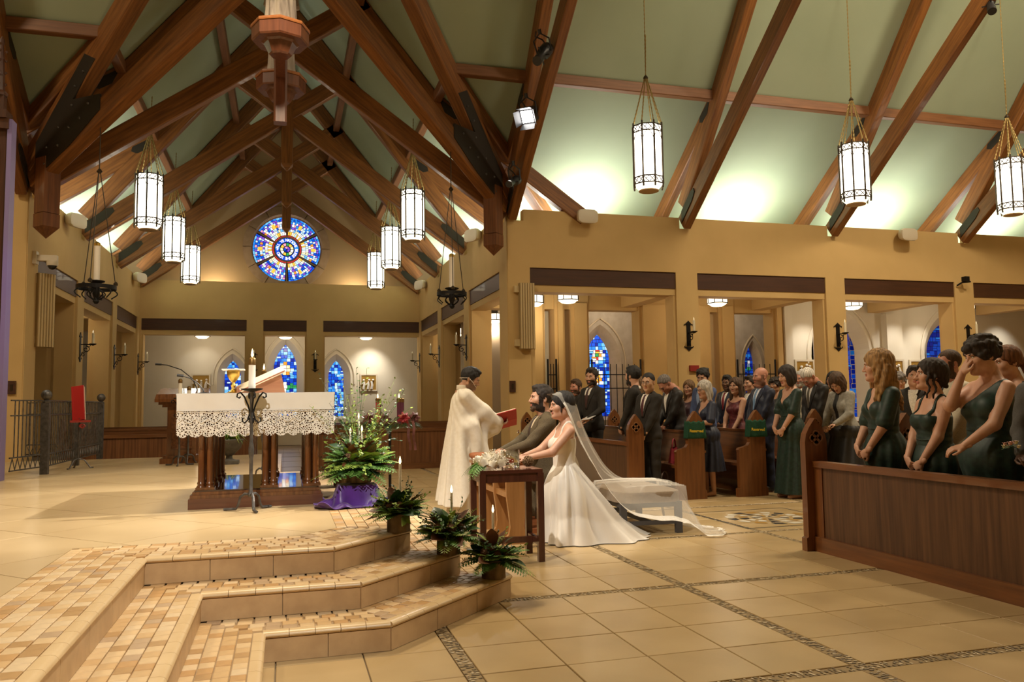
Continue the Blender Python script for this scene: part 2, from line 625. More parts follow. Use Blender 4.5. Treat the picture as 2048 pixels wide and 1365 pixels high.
# aisle pilasters and cross beams
mb = MB()
for x in (8.13, 11.8, 15.42, 19.1):
    mb.box(x - .17, x + .17, 15.45, 18.1, 3.62, 3.95)
for sx in (-1, 1):
    for y in (18.75, 22.25, 25.9):
        mb.box(min(sx * 4.65, sx * 6.9), max(sx * 4.65, sx * 6.9), y - .17, y + .17, 3.6, 3.95)
    for y in (18.75, 22.25, 25.9) if sx > 0 else (15.3, 18.75, 22.25, 25.9):
        mb.box(min(sx * 6.6, sx * 6.9), max(sx * 6.6, sx * 6.9), y - .25, y + .25, 0, 3.95)
struct('trim_aisle_beams', mb, PLASTER)
mb = MB().box(6.9, 7.05, 18.6, 29, 0, 4).box(-7.05, -6.9, 15, 29, 0, 4)
struct('wall_aisle_sides', mb, CREAM)
# second arcade in front of the chapel
mb = MB()
for a, b in ((5.55, 5.95), (6.20, 6.46), (6.62, 7.08), (8.42, 9.15), (9.95, 10.38), (10.62, 11.08), (12.22, 12.50)):
    mb.box(a, b, 18.0, 18.45, 0, 3.95)
    mb.box(a + .07, b - .07, 17.92, 18.0, 0, 3.7)
mb.box(4.65, 12.5, 18.05, 18.4, 3.55, 3.95)
wall_arcade = struct('wall_arcade', mb, PLASTER)

# near half of the church, behind and beside the camera: plain enclosing walls
mb = MB().box(4.2, 22, .4, .6, 0, 5.17).box(-12, -4.2, .4, .6, 0, 5.17).box(4.2, 4.4, -6, .6, 0, 8).box(-4.4, -4.2, -6, .6, 0, 8).box(-4.4, 4.4, -6.2, -6, 0, 11).box(22, 22.2, .4, 19, 0, 15).box(-12.2, -12, .4, 19, 0, 15)
struct('wall_near', mb, PLASTER)

# ================================================================== ceiling planes
KZ, KO, SL, SK = 7.4, 1.38, 1.24, .70     # kink height, offset from wall, upper and lower pitch
kx = 4.2 - KO
ky = 15 - KO
ey = 16.8
ex = kx + (ey - ky)
ez = KZ - SK * (ey - ky)
rz = KZ + SL * kx
nz = KZ + SL * (ky - 7.8)
cl = MB()
for sx in (-1, 1):
    XE = 22 if sx > 0 else 12
    cl.add([(sx * kx, ky, KZ), (sx * kx, 27, KZ), (sx * ex, 27, ez), (sx * ex, ey, ez)], [(0, 1, 2, 3)])
    cl.add([(sx * kx, ky, KZ), (0, ky - kx, rz), (0, 27, rz), (sx * kx, 27, KZ)], [(0, 1, 2, 3)])
    for my in (0, 1):
        f = (lambda y: y) if my == 0 else (lambda y: 15.6 - y)
        cl.add([(sx * kx, f(ky), KZ), (sx * ex, f(ey), ez), (sx * XE, f(ey), ez), (sx * XE, f(ky), KZ)], [(0, 1, 2, 3)])
        cl.add([(sx * kx, f(ky), KZ), (sx * XE, f(ky), KZ), (sx * XE, 7.8, nz), (0, 7.8, nz), (0, f(ky - kx), rz)], [(0, 1, 2, 3, 4)])
    cl.add([(sx * kx, 15.6 - ky, KZ), (sx * kx, -6, KZ), (sx * ex, -6, ez), (sx * ex, 15.6 - ey, ez)], [(0, 1, 2, 3)])
    cl.add([(sx * kx, 15.6 - ky, KZ), (0, 15.6 - ky + kx, rz), (0, -6, rz), (sx * kx, -6, KZ)], [(0, 1, 2, 3)])
ceiling = struct('ceiling', cl, SAGE)
# gable wall with the round opening for the rose window
RC = (0.02, 6.46)
RR = 1.10
pts = []
N = 96
gw = MB()
outer = []
for k in range(N):
    a = 2 * PI * k / N
    dx, dz = math.cos(a), math.sin(a)
    def hit(nx, nzz, d):
        den = nx * dx + nzz * dz
        return (d - nx * RC[0] - nzz * RC[1]) / den if den > 1e-6 else 9e9
    sg = 1 if dx >= 0 else -1
    best = min(hit(1, 0, 6), hit(-1, 0, 6), hit(0, -1, -4.5), max(hit(sg * SL, 1, rz), hit(sg * SK, 1, KZ + SK * kx)))
    outer.append((RC[0] + dx * best, RC[1] + dz * best))
vs = [(RC[0] + RR * math.cos(2 * PI * k / N), 26.7, RC[1] + RR * math.sin(2 * PI * k / N)) for k in range(N)] + [(x, 26.7, z) for x, z in outer]
vs += [(RC[0] + RR * math.cos(2 * PI * k / N), 27.0, RC[1] + RR * math.sin(2 * PI * k / N)) for k in range(N)]
gw.add(vs, [(k, (k + 1) % N, N + (k + 1) % N, N + k) for k in range(N)] + [(k, (k + 1) % N, 2 * N + (k + 1) % N, 2 * N + k) for k in range(N)])
gw.add([(x, 27.02, z) for x, z in ((-6.3, 4.3), (6.3, 4.3), (6.3, 5.2), (kx + .1, KZ + .1), (0, rz + .2), (-kx - .1, KZ + .1), (-6.3, 5.2))], [tuple(range(7))])
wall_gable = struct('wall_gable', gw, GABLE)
# stone ring round the rose, in blocks
STONE = mat('rose_stone', (.36, .25, .15), .85, (.42, .30, .19), 6, bump=.1)
for k in range(12):
    b = MB()
    n = 9
    a0, a1 = 2 * PI * (k + .02) / 12, 2 * PI * (k + .98) / 12
    vs, fs = [], []
    for j in range(n):
        a = a0 + (a1 - a0) * j / (n - 1)
        for r_, y in ((RR + .01, 26.69), (RR + .01, 26.60), (RR + .27, 26.64), (RR + .27, 26.69)):
            vs.append((RC[0] + r_ * math.cos(a), y, RC[1] + r_ * math.sin(a)))
    for j in range(n - 1):
        fs += [(4 * j + c, 4 * j + (c + 1) % 4, 4 * j + 4 + (c + 1) % 4, 4 * j + 4 + c) for c in range(4)]
    fs += [(0, 1, 2, 3), tuple(4 * (n - 1) + c for c in range(4))]
    b.add(vs, fs)
    b.build('stone', STONE, wall_gable)
# ================================================================== roof timbers
CW, CD = .20, .36


def plane_beam(parent, name, f, a, b, w=CW, d=CD, m=BEAM):
    """f maps (s, z) in the truss plane to world; a, b are (s, z) on the top edge"""
    return beam(name, f(*a), f(*b), w, d, m, parent, d / 2)


def plate(parent, f, poly, t=.012, off=CW / 2):
    """steel gusset on both faces of a truss: poly in (s,z)"""
    n = (f(0, 0) - f(1, 0)).cross(Vector((0, 0, 1))).normalized()
    mb = MB()
    for sg in (-1, 1):
        vs = [f(s, z) + n * sg * (off + e) for e in (-.02, t) for s, z in poly]
        k = len(poly)
        mb.add(vs, [tuple(range(k)), tuple(range(2 * k - 1, k - 1, -1))] + [(i, (i + 1) % k, k + (i + 1) % k, k + i) for i in range(k)])
    mb.build('gusset_plate', DARKPLATE, parent)


def truss(label, f, half, king=True, cut=None, chord=True, zoff=0., sl=SL, cs=.713, both=(-1, 1), kick=(-1, 1)):
    t = thing('roof_truss', label, 'roof truss', group='timber roof trusses')
    zr = KZ + sl * (half - KO) - .02 + zoff
    zc = 5.30 + cs * (half + .0)
    for s in both:
        # rafter along the ceiling
        plane_beam(t, 'rafter', f, (s * (half + .10), KZ - sl * (KO + .10) - .02), (0, zr))
        # scissor chord through the middle to the opposite rafter
        over = min(1.55, half * .37)
        plane_beam(t, 'scissor_chord', f, (s * (half + .12), zc - cs * (half + .12)), (-s * over, zc + cs * over), CW - .03 * (s > 0))
    for s in kick:
        plane_beam(t, 'eave_strut', f, (s * (half - KO - .05), KZ + .02), (s * (half + 1.75), KZ - SK * (KO + 1.75) - .02), CW - .02, .32)
    if king:
        beam('king_post', f(0, 6.88), f(0, zr), .27, .27, BEAM, t)
        b = MB()
        c = f(0, 6.88)
        h = .135
        b.add([(-h, -h, 0), (h, -h, 0), (h, h, 0), (-h, h, 0), (0, 0, -.16)], [(0, 1, 2, 3), (0, 1, 4), (1, 2, 4), (2, 3, 4), (3, 0, 4)])
        b.build('king_post_tip', BEAM, t, loc=c)
    for s in both:
        # slim gussets at the wall end and at the knee
        h = half
        plate(t, f, [(s * (h - .05), 5.06), (s * (h - .05), 5.30), (s * (h - .45), 5.62), (s * (h - .58), 5.66), (s * (h - .62), 5.58), (s * (h - .5), 5.42)], .006)
        plate(t, f, [(s * (h - KO + .02), KZ - .12), (s * (h - KO + .14), KZ - .40), (s * (h - KO + .34), KZ - .52), (s * (h - KO + .46), KZ - .48), (s * (h - KO + .44), KZ - .38)], .006)
    return t


for y, lab in ((15.05, 'scissor truss of dark timber nearest the crossing, crossing behind the hanging crucifix'),
               (18.75, 'scissor truss with pointed king post just below the hanging crucifix'),
               (22.35, 'scissor truss with king post, third one back from the crossing'),
               (25.65, 'scissor truss with king post hanging in front of the rose window')):
    truss(lab, lambda s, z, y=y: Vector((s, y, z)), 4.2, king=y > 16)
NL = {4.30: 'timber truss over the corner pillar that carries the black spotlights',
      8.13: 'timber truss rising between the first and second big lanterns of the nave',
      11.8: 'timber truss rising behind the second big lantern of the nave',
      15.42: 'timber truss behind the lantern at the far end of the nave',
      19.1: 'timber truss at the far end of the nave beyond the last lantern',
      -4.30: 'timber truss over the left corner pillar beside the carved screen'}
for x, lab in NL.items():
    truss(lab, lambda s, z, x=x: Vector((x, 7.8 + s, z)), 7.2, king=False, both=(1, -1) if abs(x) < 5 else (1,), kick=(1,), cs=.75)
# diagonal trusses over the crossing
for s in (-1, 1):
    t = thing('diagonal_truss', ('left' if s < 0 else 'right') + ' diagonal truss of heavy timbers meeting over the crossing', 'roof truss')
    f = lambda d, z, s=s: Vector((s * d, 10.8 + d, z))
    plane_beam(t, 'valley_rafter', f, (4.25, KZ - SL * (KO + .05) - .03), (0, rz - .03), .24, .40)
    plane_beam(t, 'valley_eave_strut', f, (kx - .05, KZ), (5.7, KZ - SK * (5.7 - kx)), .22, .30)
    plane_beam(t, 'diagonal_chord', f, (4.15, 5.36), (-.4, 8.12), .22, .36)
    n = Vector((1, -s, 0)).normalized()
    # bolted plates
    plate(t, f, [(3.95, 5.15), (3.95, 5.75), (3.05, 7.0), (2.85, 6.85), (3.25, 6.3), (2.75, 6.25), (2.75, 6.0), (3.3, 5.55)], .012, .115)
    bo = MB()
    for d, z in ((3.75, 5.35), (3.72, 5.62), (3.5, 5.6), (3.5, 5.9), (3.3, 5.85), (3.25, 6.2), (3.1, 5.95), (3.2, 6.5), (3.05, 6.7), (2.95, 6.15)):
        for sg in (-1, 1):
            c = f(d, z) + n * sg * .135
            bo.ball(c, .022, 6)
    bo.build('bolts', STEEL, t)['kind'] = 'stuff'
    # hanging corner post with pointed foot
    pp = thing('corner_post', ('square timber corner post with pointed foot beside the white dome camera', 'square timber corner post with pointed foot below the spotlights')[s > 0], 'timber post', (s * 3.83, 14.62, 4.13), PI / 4)
    h = .135
    MB().add([(-h, -h, .42), (h, -h, .42), (h, h, .42), (-h, h, .42), (-h, -h, 1.35), (h, -h, 1.35), (h, h, 1.35), (-h, h, 1.35)],
             [(3, 2, 1, 0), (4, 5, 6, 7), (0, 1, 5, 4), (1, 2, 6, 5), (2, 3, 7, 6), (3, 0, 4, 7)]).build('shaft', wood('post_timber', (.10, .032, .010), (.20, .07, .02), .5, .1, 2), pp)
    h = .14
    MB().add([(0, 0, 0), (-h, -h, .19), (h, -h, .19), (h, h, .19), (-h, h, .19), (-h, -h, .41), (h, -h, .41), (h, h, .41), (-h, h, .41)],
             [(0, 2, 1), (0, 3, 2), (0, 4, 3), (0, 1, 4), (1, 2, 6, 5), (2, 3, 7, 6), (3, 4, 8, 7), (4, 1, 5, 8), (5, 6, 7, 8)]).build('pointed_foot', MATS['post_timber'], pp)
# purlins
def purlin(lab, p, q):
    o = beam('purlin', p, q, .16, .20, wood('purlin_timber', (.16, .062, .020), (.24, .10, .035), .55, .05), None, .10)
    tag(o, lab, 'purlin', 'roof purlins')


purlin('long purlin running along the green nave ceiling', (kx, ky, KZ), (21.9, ky, KZ))
purlin('short purlin on the ceiling above the left transept wall', (-11.9, ky, KZ), (-kx, ky, KZ))
purlin('lower purlin on the left slope of the choir ceiling', (-kx, ky, KZ), (-kx, 26.7, KZ))
purlin('lower purlin on the right slope of the choir ceiling', (kx, ky, KZ), (kx, 26.7, KZ))
for s, w_ in ((-1, 'left'), (1, 'right')):
    purlin('upper purlin on the %s slope of the choir ceiling' % w_, (s * 1.32, 12.2, rz - 1.32 * SL - .1), (s * 1.32, 26.7, rz - 1.32 * SL - .1))
# ================================================================== stained glass
GLASS = {}


def glass(key, c, e=1.25):
    if key not in GLASS:
        GLASS[key] = mat('glass_' + key, tuple(v * .3 for v in c), .25, emit=e, ecol=c)
    return GLASS[key]


PAL = [('navy', (.004, .018, .30)), ('blue', (.006, .075, .62)), ('azure', (.02, .24, .85)), ('sky', (.16, .52, 1.0)), ('ice', (.55, .78, 1.0)),
       ('white', (1., .97, .92)), ('gold', (1., .55, .06)), ('red', (.75, .03, .03)), ('green', (.03, .34, .10)), ('violet', (.22, .08, .62)), ('cream', (1., .85, .5)), ('orange', (1., .32, .03)), ('pink', (.9, .35, .5))]
PI_ = {k: i for i, (k, c) in enumerate(PAL)}
PMATS = [glass(k, c) for k, c in PAL]
DEEP = [glass('deep_' + k, c, .55) for k, c in PAL]
LEAD = mat('lead_came', (.015, .015, .018), .6)


def arch_pts(hw, z0, zs, zt, n=10):
    """pointed arch outline: sill z0, springing zs, apex zt; counter-clockwise from lower left"""
    rise = zt - zs
    Rr = (hw * hw + rise * rise) / (2 * hw)
    out = [(-hw, z0), (hw, z0)]
    a1 = math.asin(min(1, rise / Rr))
    for k in range(n + 1):
        a = a1 * k / n
        out.append((hw - Rr + Rr * math.cos(a), zs + Rr * math.sin(a)))
    for k in range(n - 1, -1, -1):
        a = a1 * k / n
        out.append((-(hw - Rr + Rr * math.cos(a)), zs + Rr * math.sin(a)))
    return out


WN = [0]


def arch_window(cx, y, hw, z0, zs, zt, motif, seed, cell=.10, deep=False, splay=.22, wall=None, wallm=CREAM, wmat=None):
    """window in a wall facing -Y; wall = (u0,u1,z0,z1) panel of wall built around it"""
    WN[0] += 1
    rg = random.Random(seed)
    g = arch_pts(hw, z0, zs, zt)
    pm = DEEP if deep else PMATS
    mb = MB()
    nz_ = int((zt - z0) / cell) + 1
    nu = max(3, int(2 * hw / (cell * .9)))
    for r_ in range(nz_):
        cuts = sorted([-hw] + [-hw + 2 * hw * (k + rg.uniform(-.28, .28)) / nu for k in range(1, nu)] + [hw])
        for k in range(len(cuts) - 1):
            zz0, zz1 = z0 + r_ * cell, z0 + (r_ + 1) * cell
            if rg.random() < .3:
                zz1 -= cell * .45
                parts = [(zz0, zz1), (zz1, z0 + (r_ + 1) * cell)]
            else:
                parts = [(zz0, zz1)]
            for a, b in parts:
                gp = .006
                pl = clip([(cuts[k] + gp, a + gp), (cuts[k + 1] - gp, a + gp), (cuts[k + 1] - gp, b - gp), (cuts[k] + gp, b - gp)], g)
                if not pl:
                    continue
                u, z = (cuts[k] + cuts[k + 1]) / 2, (a + b) / 2
                c = motif(u / hw, (z - z0) / (zt - z0), rg)
                n0 = len(pl)
                mb.add([(cx + p[0], y, p[1]) for p in pl], [tuple(range(n0))], PI_[c])
    w = struct('window_%d' % WN[0], MB().add([(cx + u, y + .012, z) for u, z in g], [tuple(range(len(g)))]), LEAD)
    mb.build('panes', pm, w)['kind'] = 'stuff'
    # splayed reveal and wall around it
    o_ = arch_pts(hw + splay, z0 - splay * .4, zs, zt + splay * 1.05)
    k = len(g)
    yw = y - .25
    MB().add([(cx + u, y + .01, z) for u, z in g] + [(cx + u, yw, z) for u, z in o_], [(i, (i + 1) % k, k + (i + 1) % k, k + i) for i in range(k)]).build('reveal', wmat or wallm, w)
    h_ = arch_pts(hw + splay + .13, zs - .25, zs - .02, zt + splay * 1.05 + .17)[1:]
    h_ = [h_[0]] + h_[1:] + [(-h_[0][0], h_[0][1])]
    MB().tube([(cx + u, yw - .02, z) for u, z in h_], .028, 6).build('hood_mould', wmat or wallm, w, True)
    if wall:
        u0, u1, a, b = wall
        cz = (zs + z0) / 2
        out = []
        for (u, z) in o_:
            dx, dz = u, z - cz
            t = min(((u1 - cx) / dx if dx > 1e-6 else 9e9), ((u0 - cx) / dx if dx < -1e-6 else 9e9), ((b - cz) / dz if dz > 1e-6 else 9e9), ((a - cz) / dz if dz < -1e-6 else 9e9))
            out.append((dx * t, cz + dz * t))
        m2 = MB()
        for i in range(k):
            j = (i + 1) % k
            m2.add([(cx + o_[i][0], yw, o_[i][1]), (cx + o_[j][0], yw, o_[j][1]), (cx + out[j][0], yw, out[j][1]), (cx + out[i][0], yw, out[i][1])], [(0, 1, 2, 3)])
            # corner fill
            pi, pj = out[i], out[j]
            vi, vj = [next((c for c in (u0 - cx, u1 - cx) if abs(p_[0] - c) < 1e-5), None) for p_ in (pi, pj)]
            hi_, hj = [next((c for c in (a, b) if abs(p_[1] - c) < 1e-5), None) for p_ in (pi, pj)]
            W3 = lambda *ps: m2.add([(cx + p_[0], yw, p_[1]) for p_ in ps], [tuple(range(len(ps)))])
            if vi is not None and vj is not None and vi != vj:
                zz = a if pi[1] < cz else b
                W3(pi, (vi, zz), (vj, zz), pj)
            elif vi is not None and vj is None:
                W3(pi, pj, (vi, hj))
            elif vj is not None and vi is None:
                W3(pi, pj, (vj, hi_))
        m2.build('wall_panel', wallm, w)
    return w


def blues(rg, pale=.2):
    r_ = rg.random()
    return 'ice' if r_ < pale * .4 else 'sky' if r_ < pale else 'azure' if r_ < .5 else 'blue' if r_ < .85 else 'navy'


def m_crest(u, v, rg):
    if (u / .42) ** 2 + ((v - .66) / .085) ** 2 < 1:
        return 'white' if abs(u) < .2 and abs(v - .65) < .04 else rg.choice(('gold', 'orange', 'cream'))
    if v < .46 and abs(u) < .12:
        return 'white'
    if v < .45 and v > .36:
        return 'green'
    return blues(rg, .35)


def m_plain(u, v, rg):
    if (u / .3) ** 2 + ((v - .5) / .06) ** 2 < 1:
        return 'ice'
    return blues(rg, .35)


def m_figure(u, v, rg):
    for c in (.74, .46):
        d = (u / .55) ** 2 + ((v - c) / .085) ** 2
        if d < 1:
            if d > .55:
                return 'white'
            return rg.choice(('red', 'gold', 'white', 'green', 'orange', 'blue')) if abs(u) < .3 else 'white'
    return blues(rg, .22)


def m_saint(u, v, rg):
    if abs(u - .2) < .3 and .52 < v < .8:
        return rg.choice(('white', 'ice', 'green', 'white', 'green'))
    if (u / .6) ** 2 + ((v - .22) / .1) ** 2 < 1:
        return rg.choice(('white', 'red', 'orange', 'ice', 'violet'))
    return rg.choice(('navy', 'blue', 'blue', 'navy', 'azure'))


FY_ = 28.4
arch_window(0, FY_, .38, 1.0, 2.55, 3.42, m_crest, 3, .115, wall=(-1.0, 1.0, 0, 3.95))
arch_window(-1.70, FY_, .26, .95, 2.30, 2.87, m_plain, 4, .105, wall=(-2.35, -1.0, 0, 3.95))
arch_window(1.70, FY_, .26, .95, 2.30, 2.87, m_plain, 5, .105, wall=(1.0, 2.35, 0, 3.95))
arch_window(-5.35, FY_, .26, .95, 2.30, 2.87, m_plain, 6, .105, wall=(-6.9, -4.6, 0, 3.95))
arch_window(8.62, 21.3, .36, .9, 2.45, 3.24, m_figure, 7, .10, splay=.26, wall=(6.9, 10.2, 0, 4.6), wallm=mat('chapel_stone', (.46, .36, .25), .9, (.40, .31, .21), 5, bump=.2), wmat=mat('window_stone', (.50, .37, .22), .85, (.56, .42, .26), 6))
arch_window(13.55, 21.3, .14, .9, 2.3, 2.92, m_saint, 8, .10, deep=True, splay=.16, wall=(12.9, 14.3, 0, 4.6), wallm=MATS['chapel_stone'], wmat=MATS['window_stone'])
arch_window(14.42, 18.45, .63, .8, 2.50, 3.42, m_saint, 9, .13, deep=True, splay=.30, wall=(13.55, 15.55, 0, 3.95))
arch_window(18.10, 18.45, .63, .8, 2.50, 3.42, m_saint, 10, .13, deep=True, splay=.30, wall=(17.2, 19.1, 0, 3.95))
# cream wall fields between the windows
mb = MB()
mb.box(12.5, 13.55, 18.2, 18.4, 0, 3.95).box(15.55, 17.2, 18.2, 18.4, 0, 3.95).box(19.1, 22, 18.2, 18.4, 0, 3.95)
mb.box(2.35, 4.6, 28.15, 28.3, 0, 3.95).box(-4.6, -2.35, 28.15, 28.3, 0, 3.95).box(4.6, 7, 28.15, 28.3, 0, 3.95)
mb.box(15.75, 16.25, 17.98, 18.2, 0, 3.6).box(12.5, 12.72, 17.9, 18.2, 0, 3.95)
struct('wall_aisle', mb, CREAM)
# stone back wall of the chapel in courses of blocks
BLK = [mat('ashlar_%d' % i, c, .9, tuple(v * .86 for v in c), 8, bump=.25) for i, c in enumerate(((.43, .32, .21), (.38, .285, .19), (.47, .36, .25)))]
wall_chapel = struct('wall_chapel', MB().box(10.2, 12.9, 21.2, 21.4, 0, 5).box(14.3, 16, 21.2, 21.4, 0, 5).box(4.65, 6.9, 21.1, 21.4, 0, 5).box(14.9, 15.1, 18.45, 21.3, 0, 5), mat('mortar', (.50, .41, .30), .9))
for r_ in range(16):
    z = r_ * .27
    x = 10.25 - (.2 if r_ % 2 else 0)
    while x < 12.85:
        w = rnd.uniform(.34, .6)
        a, b = max(x, 10.22), min(x + w, 12.88)
        if b - a > .08:
            MB().box(a + .008, b - .008, 21.14, 21.21, z + .008, z + .262).build('stone_block', BLK[rnd.randrange(3)], wall_chapel)
        x += w
struct('ceiling_chapel', MB().box(4.65, 15.2, 18.4, 21.5, 4.6, 4.7), CREAM)
mb = MB()
for x in (7.2, 8.9, 10.6, 12.3):
    mb.box(x - .09, x + .09, 18.4, 21.2, 4.32, 4.6)
for y in (19.3, 20.4):
    mb.box(4.7, 15, y - .08, y + .08, 4.38, 4.6)
struct('trim_chapel_beams', mb, CREAM)
lamp('POINT', (8.6, 19.8, 4.0), 45, NEUT, .2, name='chapel_lamp')
lamp('POINT', (12.3, 19.9, 4.0), 35, NEUT, .2, name='chapel_lamp')

# rose window
rose = struct('window_rose', MB().add([(RC[0] + RR * math.cos(2 * PI * k / 64), 26.93, RC[1] + RR * math.sin(2 * PI * k / 64)) for k in range(64)], [tuple(range(64))]), LEAD)
rg = random.Random(11)
mb = MB()


def pcell(r0, r1, a0, a1, c, gap=.008, y=26.90):
    am = (a0 + a1) / 2
    n = 3
    g0, g1 = gap / max(r0, .02), gap / r1
    vs = []
    for k in range(n):
        a = a0 + g1 + (a1 - a0 - 2 * g1) * k / (n - 1)
        vs.append((RC[0] + (r1 - gap) * math.cos(a), y, RC[1] + (r1 - gap) * math.sin(a)))
    for k in range(n - 1, -1, -1):
        a = a0 + g0 + (a1 - a0 - 2 * g0) * k / (n - 1)
        vs.append((RC[0] + (r0 + gap) * math.cos(a), y, RC[1] + (r0 + gap) * math.sin(a)))
    mb.add(vs, [tuple(range(2 * n))], PI_[c])


rings = [(.47, .60, 9, ('gold', 'white', 'cream', 'ice', 'gold', 'white')), (.60, .69, 10, ('white', 'cream', 'ice', 'white', 'sky', 'violet')),
         (.69, .77, 11, ('violet', 'blue', 'ice', 'white', 'azure', 'white')), (.77, .86, 12, ('azure', 'white', 'violet', 'ice', 'blue', 'ice', 'pink', 'orange')),
         (.86, .94, 13, ('blue', 'violet', 'ice', 'white', 'azure', 'white')), (.94, 1.01, 13, ('pink', 'azure', 'blue', 'violet', 'ice')), (1.01, 1.09, 10, ('azure', 'sky', 'blue', 'azure'))]
for k in range(6):
    a0, a1 = R(30 + 60 * k) + .055, R(90 + 60 * k) - .055
    for r0, r1, n, cs in rings:
        e = [0] + [min(1, max(0, (j + rg.uniform(-.25, .25)) / n)) for j in range(1, n)] + [1]
        for j in range(n):
            c = rg.choice(cs)
            pcell(r0, r1, a0 + (a1 - a0) * e[j], a0 + (a1 - a0) * e[j + 1], c, .006)
    for t in (.5,):
        a = a0 + (a1 - a0) * t
        pcell(.76, .92, a - .06, a + .06, 'gold', .004, 26.89)
    for j in range(8):
        pcell(.425, .455, a0 - .05 + (a1 - a0 + .1) * j / 8, a0 - .05 + (a1 - a0 + .1) * (j + 1) / 8, 'red', .002)
for j in range(18):
    pcell(.235, .375, 2 * PI * j / 18, 2 * PI * (j + 1) / 18, rg.choice(('blue', 'azure', 'blue')), .004)
for j in range(11):
    pcell(.115, .215, 2 * PI * j / 11, 2 * PI * (j + 1) / 11, ('cream', 'gold', 'green', 'pink', 'gold', 'cream', 'white', 'gold', 'green', 'cream', 'white')[j], .008)
for j in range(5):
    pcell(.02, .10, 2 * PI * j / 5, 2 * PI * (j + 1) / 5, ('violet', 'pink', 'blue', 'navy', 'violet')[j], .004)
mb.build('panes', PMATS, rose)['kind'] = 'stuff'
# stone tracery: spokes and two rings
mb = MB()
for r0, r1, y in ((.385, .425, 26.84), (1.07, 1.105, 26.84)):
    n = 48
    for k in range(n):
        a, b = 2 * PI * k / n, 2 * PI * (k + 1) / n
        vs = [(RC[0] + r * math.cos(t), yy, RC[1] + r * math.sin(t)) for yy in (y, 26.91) for r, t in ((r0, a), (r1, a), (r1, b), (r0, b))]
        mb.add(vs, [(0, 1, 2, 3), (0, 3, 7, 4), (1, 5, 6, 2)])
mb.build('tracery_ring', STONE, rose)
for k in range(6):
    a = R(30 + 60 * k)
    c, s_ = math.cos(a), math.sin(a)
    h = .022
    vs = [(RC[0] + r * c - e * h * s_, y, RC[1] + r * s_ + e * h * c) for y in (26.85, 26.91) for r, e in ((.42, -1), (1.08, -1), (1.08, 1), (.42, 1))]
    MB().add(vs, [(0, 1, 2, 3), (0, 1, 5, 4), (2, 3, 7, 6), (0, 3, 7, 4), (1, 2, 6, 5)]).build('tracery_spoke', STONE, rose)
# lettering round the centre


def text_mesh(txt, size, m, name, parent, mw, ext=.002, bold=0.):
    cu = bpy.data.curves.new(name, 'FONT')
    cu.body = txt
    cu.size = size
    cu.align_x = 'CENTER'
    cu.extrude = ext
    cu.offset = bold
    cu.materials.append(m)
    tmp = bpy.data.objects.new(name, cu)
    COL.objects.link(tmp)
    bpy.context.view_layer.update()
    me = bpy.data.meshes.new_from_object(tmp.evaluated_get(bpy.context.evaluated_depsgraph_get()))
    bpy.data.objects.remove(tmp)
    o = link(name, me, parent)
    o.matrix_basis = mw
    return o


TX = '\u2022ALL YE NATIONS BLESS THE LORD'
for i, ch in enumerate(TX):
    if ch == ' ':
        continue
    a = R(190 - 360 * (i + .5) / (len(TX) + 1))
    px, pz = RC[0] + .262 * math.cos(a), RC[1] + .262 * math.sin(a)
    rot = Matrix.Rotation(a - PI / 2, 4, Vector((0, -1, 0)))
    text_mesh(ch, .125, glass('white', (1, 1, 1)), 'letter', rose, Matrix.Translation((px, 26.885, pz)) @ rot @ Matrix.Rotation(PI / 2, 4, 'X'), bold=.004)

# ================================================================== lanterns
SHADE = mat('lantern_shade', (.9, .85, .72), .5, emit=5.5, ecol=(1., .92, .74))
SHADE_W = mat('lantern_bowl', (.9, .82, .62), .5, emit=3.5, ecol=(1., .88, .62))
BRONZE = mat('dark_bronze', (.045, .03, .015), .45, metal=.5)
CHAIN = mat('chain_brass', (.34, .24, .085), .4, metal=.6)


def chain(mb, p, q, r=.007, n=None, sag=0.):
    p, q = Vector(p), Vector(q)
    n = n or max(6, int((q - p).length / .035))
    pts = [p + (q - p) * (i / n) + Vector((0, 0, -sag * math.sin(PI * i / n))) for i in range(n + 1)]
    mb.tube(pts, [r * (1.35 if i % 2 else .6) for i in range(n + 1)], 5)


